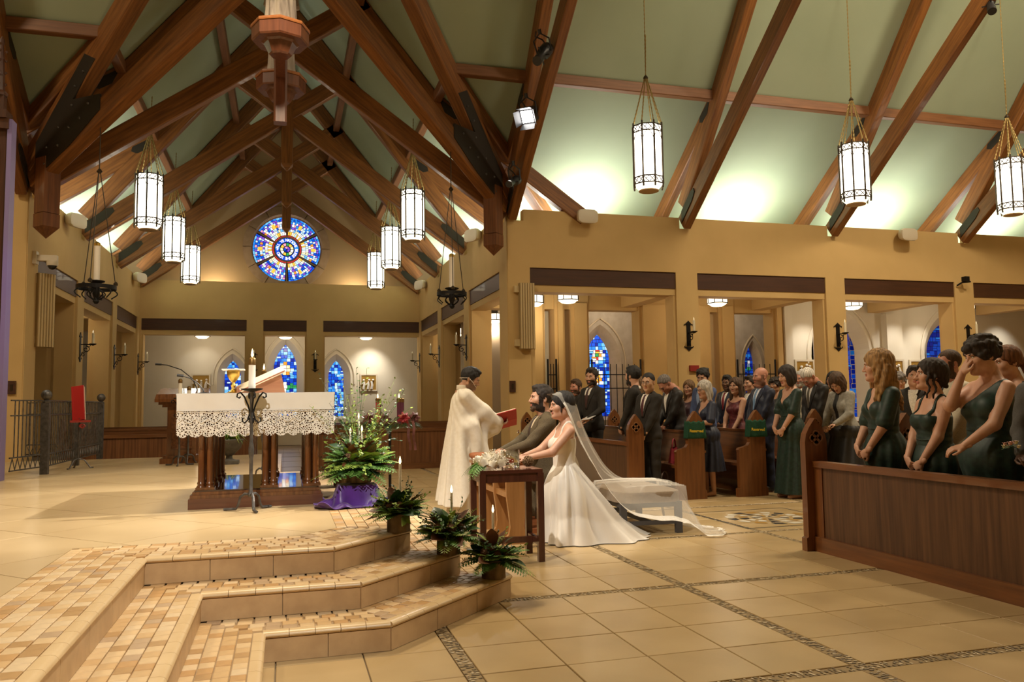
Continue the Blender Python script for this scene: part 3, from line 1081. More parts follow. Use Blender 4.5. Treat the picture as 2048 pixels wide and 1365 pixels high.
def make_lantern():
    t = thing('pendant_lantern', 'x', 'pendant lantern')
    Rl = .245
    pr = [(Rl * .99, .10), (Rl, .13), (Rl, 1.08), (Rl * .98, 1.10)]
    sh = MB().lathe(pr, 8).build('shade', SHADE, t)
    MB().lathe([(Rl * .62, 0), (Rl * .66, .015), (Rl * .97, .095), (Rl * .97, .10)], 8).build('bowl', SHADE_W, t)
    rg_ = MB()
    rg_.lathe([(Rl * .52, -.012), (Rl * .68, -.012), (Rl * .68, .006), (Rl * .52, .006)], 24)
    rg_.build('bottom_ring', mat('ring_wood', (.5, .33, .15), .5), t)
    fr = MB()
    vtx = [(Rl * 1.03 * math.cos(2 * PI * j / 8), Rl * 1.03 * math.sin(2 * PI * j / 8)) for j in range(8)]
    for z in (.10, .21, .98, 1.09):
        fr.tube([(x, y, z) for x, y in vtx + vtx[:1]], .011, 4)
    for j in range(8):
        (x0, y0), (x1, y1) = vtx[j], vtx[(j + 1) % 8]
        for z0, z1 in ((.10, .21), (.98, 1.09)):
            for k in range(2):
                a, b = k / 2, (k + 1) / 2
                P0 = lambda s_, z: (x0 + (x1 - x0) * s_, y0 + (y1 - y0) * s_, z)
                fr.tube([P0(a, z0), P0(b, z1)], .0075, 4)
                fr.tube([P0(b, z0), P0(a, z1)], .0075, 4)
        am = [(x0 + (x1 - x0) * s_, y0 + (y1 - y0) * s_, .98 - .16 * abs(2 * s_ - 1) ** 2) for s_ in (0, .15, .3, .5, .7, .85, 1)]
        fr.tube(am, .006, 4)
    fr.build('lattice_frame', BRONZE, t)
    for j in range(8):
        x, y = vtx[j]
        MB().tube([(x * .98, y * .98, .03), (x * 1.01, y * 1.01, .10), (x * 1.01, y * 1.01, 1.10), (x, y, 1.14)], .017, 5).build('mullion', BRONZE, t)
    ch = MB()
    for j in range(8):
        x, y = vtx[j]
        chain(ch, (x, y, 1.12), (x * .08, y * .08, 1.95), .0095)
    ch.build('hanger_chains', CHAIN, t)
    MB().lathe([(.03, 1.93), (.045, 1.95), (.03, 1.98), (.012, 2.0)], 8).build('hanger_ring', BRONZE, t)
    return t


LAN = make_lantern()
used = [False]


def place_lantern(x, y, lab, ztop):
    if not used[0]:
        o = LAN
        o.location = (x, y, 4.83)
        used[0] = True
    else:
        o = dup(LAN, (x, y, 4.83))
    o['label'] = lab
    o['group'] = 'pendant lanterns'
    c = MB()
    chain(c, (0, 0, 1.98), (.02, 0, ztop - 4.83), .009, int((ztop - 6.8) / .04) + 4)
    c.build('chain', CHAIN, o)
    return o


for sx in (-1, 1):
    for k, y in enumerate((16.9, 20.6, 24.2)):
        place_lantern(sx * 2.63, y, '%s of the three hexagonal lanterns hanging along the %s of the choir' % (('nearest', 'middle', 'farthest')[k], ('left', 'right')[sx > 0]), 7.55)
for k, (x, y) in enumerate(((5.85, 12.0), (9.98, 12.0), (13.62, 12.02))):
    place_lantern(x, y, ('glowing cylinder lantern on a long chain beside the black spotlights', 'glowing cylinder lantern on a long chain, middle one over the nave', 'glowing cylinder lantern on a long chain at the right edge of the nave')[k], 9.3)


def make_flush():
    t = thing('ceiling_lamp', 'x', 'ceiling lamp', group='flush aisle lanterns')
    MB().lathe([(.23, .03), (.235, .05), (.235, .20), (.22, .22)], 8).build('shade', SHADE2, t)
    MB().lathe([(.12, -.03), (.15, -.02), (.20, .02), (.20, .03)], 16).build('bowl', SHADE2, t)
    fr = MB()
    vx = [(.24 * math.cos(2 * PI * j / 8), .24 * math.sin(2 * PI * j / 8)) for j in range(8)]
    for z in (.035, .21):
        fr.tube([(x, y, z) for x, y in vx + vx[:1]], .011, 4)
    for x, y in vx:
        fr.tube([(x, y, .03), (x, y, .22)], .010, 4)
    fr.lathe([(.10, .22), (.10, .40)], 8)
    fr.build('frame', BRONZE, t)
    return t


SHADE2 = mat('flush_shade', (.9, .85, .72), .5, emit=2.0, ecol=(1., .90, .70))
FL = make_flush()
fl_spots = [(6.05, 16.6, 'first nave opening'), (9.75, 16.55, 'second nave opening'), (13.55, 16.6, 'third nave opening'), (17.0, 16.6, 'fourth nave opening'),
            (5.45, 17.25, 'corner of the nave aisle'), (5.5, 21.0, 'right choir aisle, nearer one'), (5.5, 25.2, 'right choir aisle, farther one'),
            (-5.5, 21.2, 'left choir aisle'), (-2.55, 27.0, 'far left opening behind the lectern'), (0, 27.0, 'central far opening'), (2.6, 27.0, 'far right opening')]
for k, (x, y, lab) in enumerate(fl_spots):
    o = FL if k == 0 else dup(FL, (0, 0, 0))
    o.location = (x, y, 3.54)
    o['label'] = 'small flush lantern glowing under the ceiling of the ' + lab
    lamp('POINT', (x, y, 3.30), 26 if y < 18 else 20, WARM, .12, name='aisle_lamp')

# ================================================================== wall sconces
CANDLE = mat('candle_wax', (.80, .72, .52), .5)
FLAME = mat('flame', (1, .8, .4), .5, emit=6, ecol=(1, .72, .3))


def scroll(mb, c, r0, turns, r, plane='yz', flip=1, n=22, ph=0.):
    pts = []
    for i in range(n + 1):
        t = i / n
        a = ph + turns * 2 * PI * t
        rr = r0 * (1 - .78 * t)
        u, v = rr * math.cos(a) * flip, rr * math.sin(a)
        pts.append((c[0], c[1] + u, c[2] + v) if plane == 'yz' else (c[0] + u, c[1], c[2] + v))
    mb.tube(pts, r, 5)


def make_sconce():
    t = thing('wall_sconce', 'x', 'wall sconce', group='iron candle sconces')
    st = MB()
    st.box(-.045, .045, -.018, -.002, -.22, .24)
    for s in (-1, 1):
        z = s * .235
        st.add([(-.045, -.018, z), (.045, -.018, z), (.06, -.018, z + s * .03), (0, -.018, z + s * .085), (-.06, -.018, z + s * .03)] + [(-.045, -.002, z), (.045, -.002, z), (.06, -.002, z + s * .03), (0, -.002, z + s * .085), (-.06, -.002, z + s * .03)],
               [(0, 1, 2, 3, 4), (9, 8, 7, 6, 5), (0, 1, 6, 5), (1, 2, 7, 6), (2, 3, 8, 7), (3, 4, 9, 8), (4, 0, 5, 9)])
        for q in (-1, 1):
            st.tube([(q * .045, -.01, z), (q * .075, -.01, z + s * .015), (q * .10, -.012, z - s * .004), (q * .095, -.012, z - s * .02)], .010, 5)
    st.build('back_strap', IRON, t)
    am = MB()
    am.tube([(0, -.015, .06), (0, -.27, .06)], .012, 6)
    am.lathe([(.012, .035), (.05, .055), (.075, .075), (.07, .08)], 12, (0, -.25, 0))
    scroll(am, (0, -.12, -.04), .075, 1.2, .009, flip=1, ph=PI / 2)
    scroll(am, (0, -.055, -.15), .04, 1.1, .008, flip=-1, ph=-PI / 2)
    am.tube([(0, -.21, .05), (0, -.17, .0), (0, -.12, .03)], .009, 5)
    am.tube([(0, -.10, -.11), (0, -.05, -.10), (0, -.02, -.19)], .009, 5)
    am.build('scroll_arm', IRON, t)
    MB().lathe([(.026, .08), (.026, .30), (.018, .305)], 10, (0, -.25, 0)).build('candle', CANDLE, t, True)
    MB().lathe([(.006, .305), (.012, .325), (.009, .35), (.001, .375)], 8, (0, -.25, 0)).build('bulb', mat('bulb_clear', (.85, .75, .5), .2, emit=.5), t)
    return t


SC = make_sconce()
sc_spots = [((8.13, 15, 2.66), 0, 'on the pillar between the first and second nave openings'), ((11.82, 15, 2.67), 0, 'on the pillar left of the blonde bridesmaid'), ((15.42, 15, 2.68), 0, 'on the pillar behind the curly-haired bridesmaid'),
            ((-.93, 25.8, 2.68), 0, 'on the far left pillar behind the altar candle'), ((.9, 25.8, 2.68), 0, 'on the far right pillar behind the altar')]
for y, w_ in ((18.73, 'nearest'), (22.25, 'second'), (25.65, 'farthest')):
    sc_spots += [((-4.2, y, 2.62), PI / 2, 'on the left choir wall, the %s one' % w_), ((4.2, y, 2.66), -PI / 2, 'on the right choir wall, the %s one' % w_)]
for k, (p, rz_, lab) in enumerate(sc_spots):
    o = SC if k == 0 else dup(SC, p, rz_)
    o.location = p
    o['label'] = 'black iron candle sconce ' + lab

# ================================================================== loudspeakers, cameras, plates
WHITEP = mat('white_plastic', (.66, .58, .44), .5)


def wall_speaker(p, rz_, lab, tilt=.25):
    t = thing('wall_speaker', lab, 'loudspeaker', p, rz_, 'white wall loudspeakers')
    mb = MB()
    n = 20
    rows = [(0, .13, .10), (-.10, .20, .13), (-.18, .225, .145), (-.225, .21, .14), (-.24, .17, .11)]
    vs = []
    for y, w, h in rows:
        for j in range(n):
            a = 2 * PI * j / n
            c, s_ = math.cos(a), math.sin(a)
            q = 4
            rr = (abs(c) ** q + abs(s_) ** q) ** (-1 / q)
            vs.append((w * rr * c, y, h * rr * s_ - tilt * -y * .5))
    fs = [(i * n + j, i * n + (j + 1) % n, (i + 1) * n + (j + 1) % n, (i + 1) * n + j) for i in range(len(rows) - 1) for j in range(n)] + [tuple(range(n)), tuple(range((len(rows) - 1) * n, len(rows) * n))]
    mb.add(vs, fs).build('cabinet', WHITEP, t, True)
    MB().box(-.05, .05, -.03, .06, -.05, .05).build('bracket', WHITEP, t)
    return t


wall_speaker((5.83, 14.94, 5.06), 0, 'white box loudspeaker on the nave wall top under the first lantern')
wall_speaker((13.66, 14.94, 5.04), 0, 'white box loudspeaker on the nave wall top at right')
wall_speaker((-4.14, 17.35, 5.05), PI / 2 - .5, 'white loudspeaker on the left choir wall top, nearer one')
wall_speaker((-4.14, 24.6, 5.05), PI / 2 - .5, 'white loudspeaker on the left choir wall top, far one')
wall_speaker((4.14, 17.2, 5.08), -PI / 2 + .5, 'white loudspeaker on the right choir wall top, nearer one')
wall_speaker((4.14, 24.4, 5.03), -PI / 2 + .5, 'white loudspeaker on the right choir wall top, far one')


def column_speaker(p, rz_, lab):
    t = thing('column_speaker', lab, 'loudspeaker', p, rz_)
    RIB = mat('ribbed_beige', (.60, .46, .24), .55)
    MB().box(-.15, .15, -.16, -.04, 0, 1.3).build('body', mat('speaker_body', (.34, .24, .10), .6), t)
    for k in range(6):
        x = -.125 + k * .05
        MB().tube([(x, -.165, .005), (x, -.165, 1.295)], .0185, 8).build('rib', RIB, t, True)
    for z in (.06, 1.12):
        MB().box(-.24, -.13, -.10, .0, z, z + .13).build('wall_bracket', RIB, t)
    return t


column_speaker((4.56, 15.0, 2.36), 0, 'tall ribbed beige column loudspeaker on the corner pillar above the couple')
column_speaker((-4.16, 15.72, 2.40), PI / 4, 'tall ribbed cream column loudspeaker on the left corner below the dome camera')
t = thing('dome_camera', 'white dome security camera on an arm at the left corner', 'camera', (-4.19, 15.35, 3.82))
MB().box(0, .36, -.05, .05, .06, .16).box(-.01, .05, -.08, .08, .0, .22).build('arm', WHITEP, t)
MB().lathe([(.085, -.02), (.095, .02), (.09, .07)], 14, (.28, 0, 0)).build('housing', WHITEP, t, True)
MB().lathe([(.002, -.09), (.045, -.075), (.07, -.04), (.078, -.02)], 14, (.28, 0, 0)).build('dome', mat('smoked_dome', (.02, .02, .02), .1), t, True)
t = thing('small_camera', 'small black camera fixed on the nave wall between two lintels', 'camera', (15.25, 14.97, 4.0))
MB().box(-.06, .06, -.22, -.10, -.01, .10).build('body', IRON, t)
MB().tube([(-.10, .0, -.09), (-.05, -.10, -.03), (.08, -.13, -.02), (.15, -.15, -.01)], .018, 6).build('bracket', IRON, t)
o = MB().box(-.10, .10, -.03, .04, -.06, .06).build('alarm_box', mat('alarm_red', (.28, .02, .015), .5), loc=(8.22, 14.965, 1.98))
tag(o, 'red fire alarm box on the pillar below the iron sconce', 'alarm')
for k, p in enumerate(((4.27, 14.985, 1.63), (-4.36, 14.985, 1.68))):
    t = thing('switch_plate', ('small brown switch plate on the corner pillar above the red book', 'small brown switch plate on the left corner pillar')[k], 'switch plate', p)
    MB().box(-.06, .06, -.02, .014, -.11, .11).build('plate', LINTEL, t)
    MB().box(-.02, .02, -.028, -.02, -.05, .05).build('rocker', BRONZE, t)

# ================================================================== theatre spotlights on the corner truss
BLACKM = mat('spot_black', (.012, .012, .013), .45)
LENS = mat('spot_lens', (.7, .75, .9), .2, emit=2.5, ecol=(.85, .9, 1))
LENSB = mat('flood_glow', (1, 1, 1), .2, emit=22, ecol=(1, .97, .95))


def spotlight(name, p, to, L, r, lab, lens=LENS, square=False):
    d = (Vector(to) - Vector(p)).normalized()
    t = thing(name, lab, 'spotlight', p)
    t.rotation_euler = d.to_track_quat('-Z', 'Y').to_euler()
    if not square:
        MB().lathe([(r * .8, .5 * L), (r, .42 * L), (r, .1 * L), (r * .62, .02 * L), (r * .62, -.28 * L), (r * .72, -.3 * L), (r * .72, -.48 * L)], 14).build('barrel', BLACKM, t, True)
        MB().lathe([(r * .01, -.475 * L), (r * .62, -.476 * L), (r * .6, -.47 * L)], 14).build('lens', lens, t)
        k = MB()
        for j in range(4):
            a = PI / 2 * j
            k.tube([(r * .7 * math.cos(a), r * .7 * math.sin(a), -.1 * L), (r * 1.35 * math.cos(a), r * 1.35 * math.sin(a), -.12 * L)], .012, 5)
        k.build('shutter_handles', BLACKM, t)
    else:
        MB().box(-r, r, -r, r, -.02, .22).build('housing', BLACKM, t)
        MB().box(-r * .85, r * .85, -r * .85, r * .85, -.028, -.02).build('lens', lens, t)
        for sg, ax in ((-1, 0), (1, 0), (-1, 1), (1, 1)):
            b = MB()
            q = [(-r, sg * r, -.02), (r, sg * r, -.02), (r * 1.1, sg * r * 1.55, -.17), (-r * 1.1, sg * r * 1.55, -.17)]
            if ax:
                q = [(y, x, z) for x, y, z in q]
            b.add(q + [(x, y, z + .006) for x, y, z in q], [(0, 1, 2, 3), (7, 6, 5, 4), (0, 1, 5, 4), (2, 3, 7, 6), (1, 2, 6, 5), (0, 3, 7, 4)])
            b.build('barn_door', BLACKM, t)
    yk = MB()
    yk.tube([(-r * 1.15, 0, .1), (-r * 1.25, .2, .12), (0, .30, .14), (r * 1.25, .2, .12), (r * 1.15, 0, .1)], .014, 5)
    yk.tube([(0, .28, .14), (0, .36, .16)], .03, 6)
    yk.build('yoke', BLACKM, t)
    cb = MB()
    cb.tube([(0, 0, .5 * L if not square else .2), (.1, .12, .5 * L + .1), (.16, .22, .3), (.08, .32, .2)], .012, 5)
    cb.build('cable', BLACKM, t)
    return t


spotlight('profile_spotlight', (3.98, 11.9, 6.95), (-.5, 7.0, 1.), .62, .11, 'long black theatre spotlight hanging highest on the corner truss')
spotlight('flood_light', (4.02, 12.9, 6.28), (-.6, 7.0, 1.2), .3, .12, 'square floodlight with barn doors shining white on the corner truss', LENSB, True)
spotlight('profile_spotlight', (4.02, 13.85, 5.38), (.2, 8.6, 2.5), .56, .09, 'black theatre spotlight with lit lens lowest on the corner truss')
spotlight('profile_spotlight', (11.8, 10.6, 8.15), (8, 6, 1), .6, .10, 'black spotlight cut by the top edge of the picture over the nave')

# ================================================================== ring chandeliers
def ring_chandelier(p, ztop, lab, rad):
    t = thing('ring_chandelier', lab, 'chandelier', p)
    rg_ = MB()
    n = 40
    for k in range(n):
        a, b = 2 * PI * k / n, 2 * PI * (k + 1) / n
        vs = [(r_ * math.cos(q), r_ * math.sin(q), z) for q in (a, b) for r_, z in ((rad, -.03), (rad + .012, -.03), (rad + .012, .03), (rad, .03))]
        rg_.add(vs, [(0, 1, 5, 4), (1, 2, 6, 5), (2, 3, 7, 6), (3, 0, 4, 7)])
    for k in range(3):
        a = 2 * PI * k / 3 + .4
        rg_.tube([(0, 0, -.02), (rad * math.cos(a), rad * math.sin(a), -.02)], .014, 5)
    rg_.build('ring', IRON, t)
    sc_ = MB()
    for k in range(6):
        a = 2 * PI * k / 6 + .4
        c, s_ = math.cos(a), math.sin(a)
        sc_.tube([((rad - .02 + .05 * math.sin(q)) * c, (rad - .02 + .05 * math.sin(q)) * s_, -.03 - .035 * q) for q in [i * .5 for i in range(9)]], .010, 5)
        sc_.tube([((.07 + .06 * math.sin(q * 1.2)) * c, (.07 + .06 * math.sin(q * 1.2)) * s_, -.04 - .05 * q) for q in [i * .4 for i in range(9)]], .010, 5)
    sc_.build('scrolls', IRON, t)
    MB().lathe([(.02, -.26), (.05, -.22), (.03, -.16), (.055, -.1), (.045, .06), (.12, .09), (.125, .105), (.06, .11)], 14).build('centre_cup', IRON, t, True)
    MB().lathe([(.045, .11), (.045, .66), (.04, .665)], 14).build('candle', mat('church_candle', (.82, .74, .62), .5), t, True)
    MB().lathe([(.047, .655), (.047, .70), (.02, .72)], 14).build('brass_follower', mat('brass', (.55, .36, .08), .3, metal=.9), t)
    cb = MB()
    zk = ztop - p[2] - .85
    for k in range(3):
        a = 2 * PI * k / 3 + .4
        e = (rad * math.cos(a), rad * math.sin(a), .05)
        cb.tube([e, (e[0] * .05, e[1] * .05, zk)], .008, 4)
        cb.lathe([(.03, .0), (.035, .03), (.015, .06)], 8, e)
    cb.tube([(0, 0, zk), (0, 0, ztop - p[2])], .009, 5)
    cb.lathe([(.02, zk - .03), (.045, zk), (.02, zk + .04)], 8)
    cb.build('suspension', BRONZE, t)
    return t


ring_chandelier((-2.85, 13.64, 3.20), 5.9, 'iron ring chandelier with one tall candle hanging on the left', .275)
ring_chandelier((2.80, 13.62, 3.23), 5.95, 'iron ring chandelier with one candle hanging above the priest', .25)

# ================================================================== hanging crucifix with two statues
t = thing('hanging_crucifix', 'dark wooden hanging crucifix shaft with two statue brackets over the crossing', 'crucifix', (-.09, 10.8, 4.95))
ROOD = wood('rood_wood', (.085, .026, .012), (.15, .05, .022), .35, .4, 2)
ROODT = wood('rood_top', (.22, .075, .02), (.30, .11, .035), .35, .4, 2)
MB().prism([(-.06, -.085), (.06, -.085), (.085, -.06), (.085, .06), (.06, .085), (-.06, .085), (-.085, .06), (-.085, -.06)], .12, 3.9).build('shaft', ROOD, t)
for sg in (-1, 1):
    c = (0, sg * .79)
    b = MB()
    b.box(-.06, .06, min(0, c[1]), max(0, c[1]), .72, .84)
    b.build('bracket_arm', ROOD, t)
    b = MB()
    b.lathe([(.12, .70), (.14, .72), (.15, .74), (.20, .84), (.23, .86), (.235, .88)], 8, (0, c[1], 0))
    b.build('bracket_corbel', ROOD, t)
    b = MB()
    b.lathe([(.33, .86), (.345, .88), (.345, 1.02), (.34, 1.03)], 8, (0, c[1], 0))
    b.build('octagonal_shelf', ROOD, t)
    MB().lathe([(.355, 1.03), (.36, 1.045), (.355, 1.07)], 8, (0, c[1], 0)).build('shelf_top', ROODT, t)
    # robed statue
    st = thing('statue', ('grey robed wooden statue standing on the nearer crucifix shelf', 'pale robed statue standing on the farther crucifix shelf')[sg > 0], 'statue', (-.09, 10.8 + c[1], 4.95 + 1.07))
    STM = mat(('statue_grey', 'statue_pale')[sg > 0], ((.30, .25, .19), (.46, .40, .33))[sg > 0], .8, ((.14, .11, .09), (.3, .25, .2))[sg > 0], 16, (1, 1, .15), .3)

    def robe(u, v):
        z = v * 1.35
        r = .155 + .05 * math.exp(-z * 5) - .03 * v + .015 * math.sin(5 * v)
        a = 2 * PI * u
        fold = .016 * math.sin(11 * a / 1. + 2 * math.sin(3 * z)) * (1 - v * .6)
        return ((r + fold) * math.cos(a), (r * .8 + fold) * math.sin(a), z)
    MB().grid(robe, 72, 20, wrap=True).build('robe', STM, st, True)
    b = MB()
    b.ball((0, 0, 1.52), .10, 12, sc=(.85, 1, 1.2))
    b.tube([(0, 0, 1.3), (0, 0, 1.46)], [.12, .05], 10)
    b.build('head', STM, st, True)
    for q in (-1, 1):
        MB().tube([(q * .15, 0, 1.30), (q * .2, -.04, 1.05), (q * .06, -.16, .98)], [.06, .055, .04], 8).build('sleeve', STM, st, True)
    MB().ball((-.06, -.17, .02), .045, 8, sc=(.8, 1.5, .6)).ball((.06, -.17, .02), .045, 8, sc=(.8, 1.5, .6)).build('feet', STM, st, True)

# ================================================================== relief plaques (stations)
def plaque(p, w, h, lab, seed):
    t = thing('relief_plaque', lab, 'wall plaque', p, 0, 'relief plaques of the stations')
    rg_ = random.Random(seed)
    fr = MB()
    f = .05
    fr.box(-w / 2 - f, w / 2 + f, -.05, -.01, h / 2, h / 2 + f).box(-w / 2 - f, w / 2 + f, -.05, -.01, -h / 2 - f, -h / 2).box(-w / 2 - f, -w / 2, -.05, -.01, -h / 2, h / 2).box(w / 2, w / 2 + f, -.05, -.01, -h / 2, h / 2)
    fr.build('frame', mat('plaque_frame', (.62, .55, .42), .7), t)
    MB().box(-w / 2, w / 2, -.03, -.012, -h / 2, h / 2).build('gold_ground', mat('plaque_gold', (.42, .25, .05), .4, metal=.4), t)
    WHT = mat('plaque_white', (.78, .75, .70), .6)
    for k in range(3):
        x = -w * .28 + k * w * .28 + rg_.uniform(-.02, .02)
        z = rg_.uniform(-.06, .04)
        b = MB()
        b.tube([(x - .02, -.05, -h * .46), (x, -.06, z - .05), (x + rg_.uniform(-.03, .03), -.06, z + h * .16)], [w * .13, w * .12, w * .07], 8, flat=.5)
        b.ball((x + rg_.uniform(-.03, .03), -.06, z + h * .25), w * .075, 7)
        b.tube([(x, -.07, z + h * .1), (x + rg_.uniform(-.16, .16) * w * 2, -.08, z + rg_.uniform(-.08, .06))], w * .035, 6)
        b.build('relief_figure', WHT, t, True)
    return t


for p, lab in (((13.24, 18.2, 2.05), 'white relief plaque on gold in the second nave opening'), ((15.92 - .0, 17.98, 2.05), 'white relief plaque on gold right of the blonde bridesmaid'),
               ((16.9, 18.2, 2.05), 'white relief plaque on gold behind the bearded man'), ((19.7, 18.2, 2.05), 'white relief plaque on gold at the right edge behind the guests'),
               ((-2.68, 28.15, 2.12), 'white relief plaque on gold behind the lectern'), ((2.80, 28.15, 2.10), 'white relief plaque on gold behind the advent wreath')):
    plaque(p, .50, .50, lab, int(p[0] * 10))
    lamp('SPOT', (p[0] + .1, p[1] - .95, 3.75), 95 if p[1] < 20 else 190, NEUT, .05, (p[0], p[1], 2.0), 78, 1., 'plaque_spot')

# ================================================================== iron gates in the second arcade
def gate(x0, x1, y, lab):
    t = thing('iron_gate', lab, 'iron gate', (x0, y, 0), group='tall iron gates of the chapel')
    w = x1 - x0
    n = max(3, int(w / .15))
    for k in range(n + 1):
        x = w * k / n
        MB().tube([(x, 0, .05), (x, 0, 2.22 + (.12 if k in (0, n) else 0))], .010 if k not in (0, n) else .025, 5).build('bar', IRON, t)
    MB().box(0, w, -.012, .012, 1.95, 1.975).build('rail', IRON, t)
    MB().box(0, w, -.012, .012, 1.62, 1.645).build('rail', IRON, t)
    MB().box(0, w, -.012, .012, .15, .18).build('rail', IRON, t)


gate(7.12, 8.4, 17.96, 'black iron bar gate before the stained glass chapel window')
gate(9.2, 9.93, 17.96, 'narrow black iron gate behind the young man in blue')
gate(11.1, 12.2, 17.96, 'black iron bar gate behind the bald man in navy')
gate(5.98, 6.19, 17.9, 'narrow black iron gate section near the corner pillar')
# ================================================================== pews
OAKR = wood('pew_oak', (.115, .038, .010), (.205, .074, .020), .38, .3, 1, 7)
OAKV = wood('pew_oak_upright', (.125, .042, .011), (.22, .080, .021), .38, .3, 2, 7)
OAKP = mat('pew_panel_veneer', (.062, .025, .010), .5, (.145, .066, .027), 9, (1, 3.5, .16), .15, detail=7, lo=.3, hi=.72, bdist=.003)


def lobes(mb, x, z, y0, y1, r, mi=0):
    n = 20
    for (dx, dz) in ((0, 1), (1, 0), (0, -1), (-1, 0)):
        for k in range(n):
            a, b = 2 * PI * k / n, 2 * PI * (k + 1) / n
            vs = [(x + dx * r * .95 + q * math.cos(t), y, z + dz * r * .95 + q * math.sin(t)) for y in (y0, y1) for q, t in ((r * .72, a), (r, a), (r, b), (r * .72, b))]
            mb.add(vs, [(0, 1, 2, 3), (7, 6, 5, 4), (1, 5, 6, 2), (0, 3, 7, 4)], mi)


def pew_end(t, y, kind, flip=False):
    """end board of a pew at local y, lying in the xz plane"""
    h = .035
    if kind == 'front':
        prof = [(-.02, 0), (.24, 0), (.24, .11), (.22, .12), (.22, .93), (.205, 1.0), (.17, 1.06), (.11, 1.135), (.05, 1.06), (.015, 1.0), (0, .93), (0, .12), (-.02, .11)]
        qx = .11
    else:
        prof = [(-.03, 0), (.43, 0), (.43, .11), (.41, .12), (.41, .98), (.39, 1.04), (.35, 1.10), (.29, 1.165), (.23, 1.10), (.19, 1.04), (.17, .98), (.17, .73), (.14, .69), (.06, .665), (.01, .655), (-.01, .63), (0, .60), (0, .12), (-.03, .11)]
        qx = .29
    e = MB().prism(prof, y - h, y + h, ax='y').build('end_board', OAKV, t)
    for s in (-1, 1):
        q = MB()
        lobes(q, qx, .965, y + s * h, y + s * (h + .012), .034)
        q.build('quatrefoil', mat('carved_oak', (.26, .12, .05), .35, coat=.4), e)
        d = MB().lathe([(.001, 0), (.05, 0)], 16, (0, 0, 0))
        d.v = [(qx + v[0], y + s * (h + .002), .965 + v[1]) for v in d.v]
        d.build('quatrefoil_shade', LINTEL, e)  # flat dark disc painted in for the shade of the carved recess
    return e


def make_pew(p, L, sgn, lab, front=False, group='oak pews'):
    """pew running along y from its aisle end; sgn +1 away from the camera"""
    t = thing('church_pew', lab, 'pew', p, 0, group)
    a, b = sorted((0, sgn * L))
    if front:
        MB().box(.085, .125, a + .03, b - .03, .08, .72).build('panel', OAKP, t)
        MB().box(.06, .15, a + .03, b - .03, .715, .765).build('top_rail', OAKR, t)
        MB().box(.055, .14, a + .03, b - .03, 0, .125).build('baseboard', OAKR, t)
        MB().box(.075, .10, a + .035, a + .14, .125, .715).build('stile', OAKV, t)
        MB().box(.075, .10, b - .14, b - .035, .125, .715).build('stile', OAKV, t)
        for y in (0, sgn * L):
            pew_end(t, y, 'front')
    else:
        MB().box(.02, .40, a + .03, b - .03, .41, .45).build('seat', OAKR, t)
        MB().prism([(.30, .45), (.34, .45), (.42, .86), (.38, .86)], a + .03, b - .03, ax='y').build('back_panel', OAKR, t)
        MB().box(.365, .435, a + .03, b - .03, .855, .89).build('top_rail', OAKR, t)
        MB().box(.34, .37, a + .03, b - .03, 0, .42).build('lower_back', OAKR, t)
        MB().box(.42, .485, a + .06, b - .06, .60, .63).build('book_rack', OAKR, t)
        for y in (0, sgn * L):
            pew_end(t, y, 'row')
    return t


make_pew((4.33, 6.02, 0), 4.9, -1, 'oak front pew screen before the bridesmaids with pointed end', True)
make_pew((4.33, 9.72, 0), 4.9, 1, 'oak front pew screen before the groomsmen behind the bride', True)
for k, x in enumerate((4.97, 5.90, 6.83, 7.76, 8.7, 9.63)):
    make_pew((x, 9.62, 0), 4.9, 1, 'oak pew with pointed end, %s row of guests beyond the aisle' % ('first', 'second', 'third', 'fourth', 'fifth', 'sixth')[k])
for k, x in enumerate((5.12, 6.08)):
    make_pew((x, 6.02, 0), 4.9, -1, 'oak pew behind the bridesmaids, %s row' % ('first', 'second')[k])


def arm_pew(x0, x1, y, lab, front=False):
    t = thing('choir_pew', lab, 'pew', ((x0 + x1) / 2, y, 0), 0, 'oak pews in the choir')
    w = (x1 - x0) / 2
    if front:
        MB().box(-w, w, .08, .12, .08, .76).build('panel', OAKP2, t)
        MB().box(-w, w, .05, .15, .76, .82).build('top_rail', OAKX, t)
        MB().box(-w, w, .04, .13, 0, .12).build('baseboard', OAKX, t)
    else:
        MB().box(-w, w, .34, .39, .3, .87).build('back_panel', OAKX, t)
        MB().box(-w, w, .33, .41, .87, .91).build('top_rail', OAKX, t)
        MB().box(-w, w, 0, .36, .41, .45).build('seat', OAKX, t)
    for s in (-1, 1):
        MB().prism([(0, 0), (.41, 0), (.41, .98), (.35, 1.10), (.29, 1.165), (.23, 1.10), (.17, .98), (.17, .7), (0, .66)] if not front else [(0, 0), (.22, 0), (.22, .93), (.17, 1.06), (.11, 1.135), (.05, 1.06), (0, .93)],
                   s * w - .03, s * w + .03, ax='x').build('end_board', OAKV, t)


OAKX = wood('choir_oak', (.13, .048, .014), (.21, .083, .026), .38, .3, 0, 7)
OAKP2 = mat('choir_panel_veneer', (.12, .045, .014), .45, (.22, .09, .03), 9, (3.5, 1, .16), .1, detail=7)
arm_pew(-3.9, -.62, 16.2, 'oak front pew screen behind the altar on the left', True)
arm_pew(.62, 3.9, 16.3, 'oak front pew screen behind the altar on the right', True)
for k, y in enumerate((16.75, 17.65, 18.55)):
    arm_pew(-3.9, -.62, y, 'choir pew on the left, %s row behind the screen' % ('first', 'second', 'third')[k])
    arm_pew(.62, 3.9, y, 'choir pew on the right, %s row behind the screen' % ('first', 'second', 'third')[k])


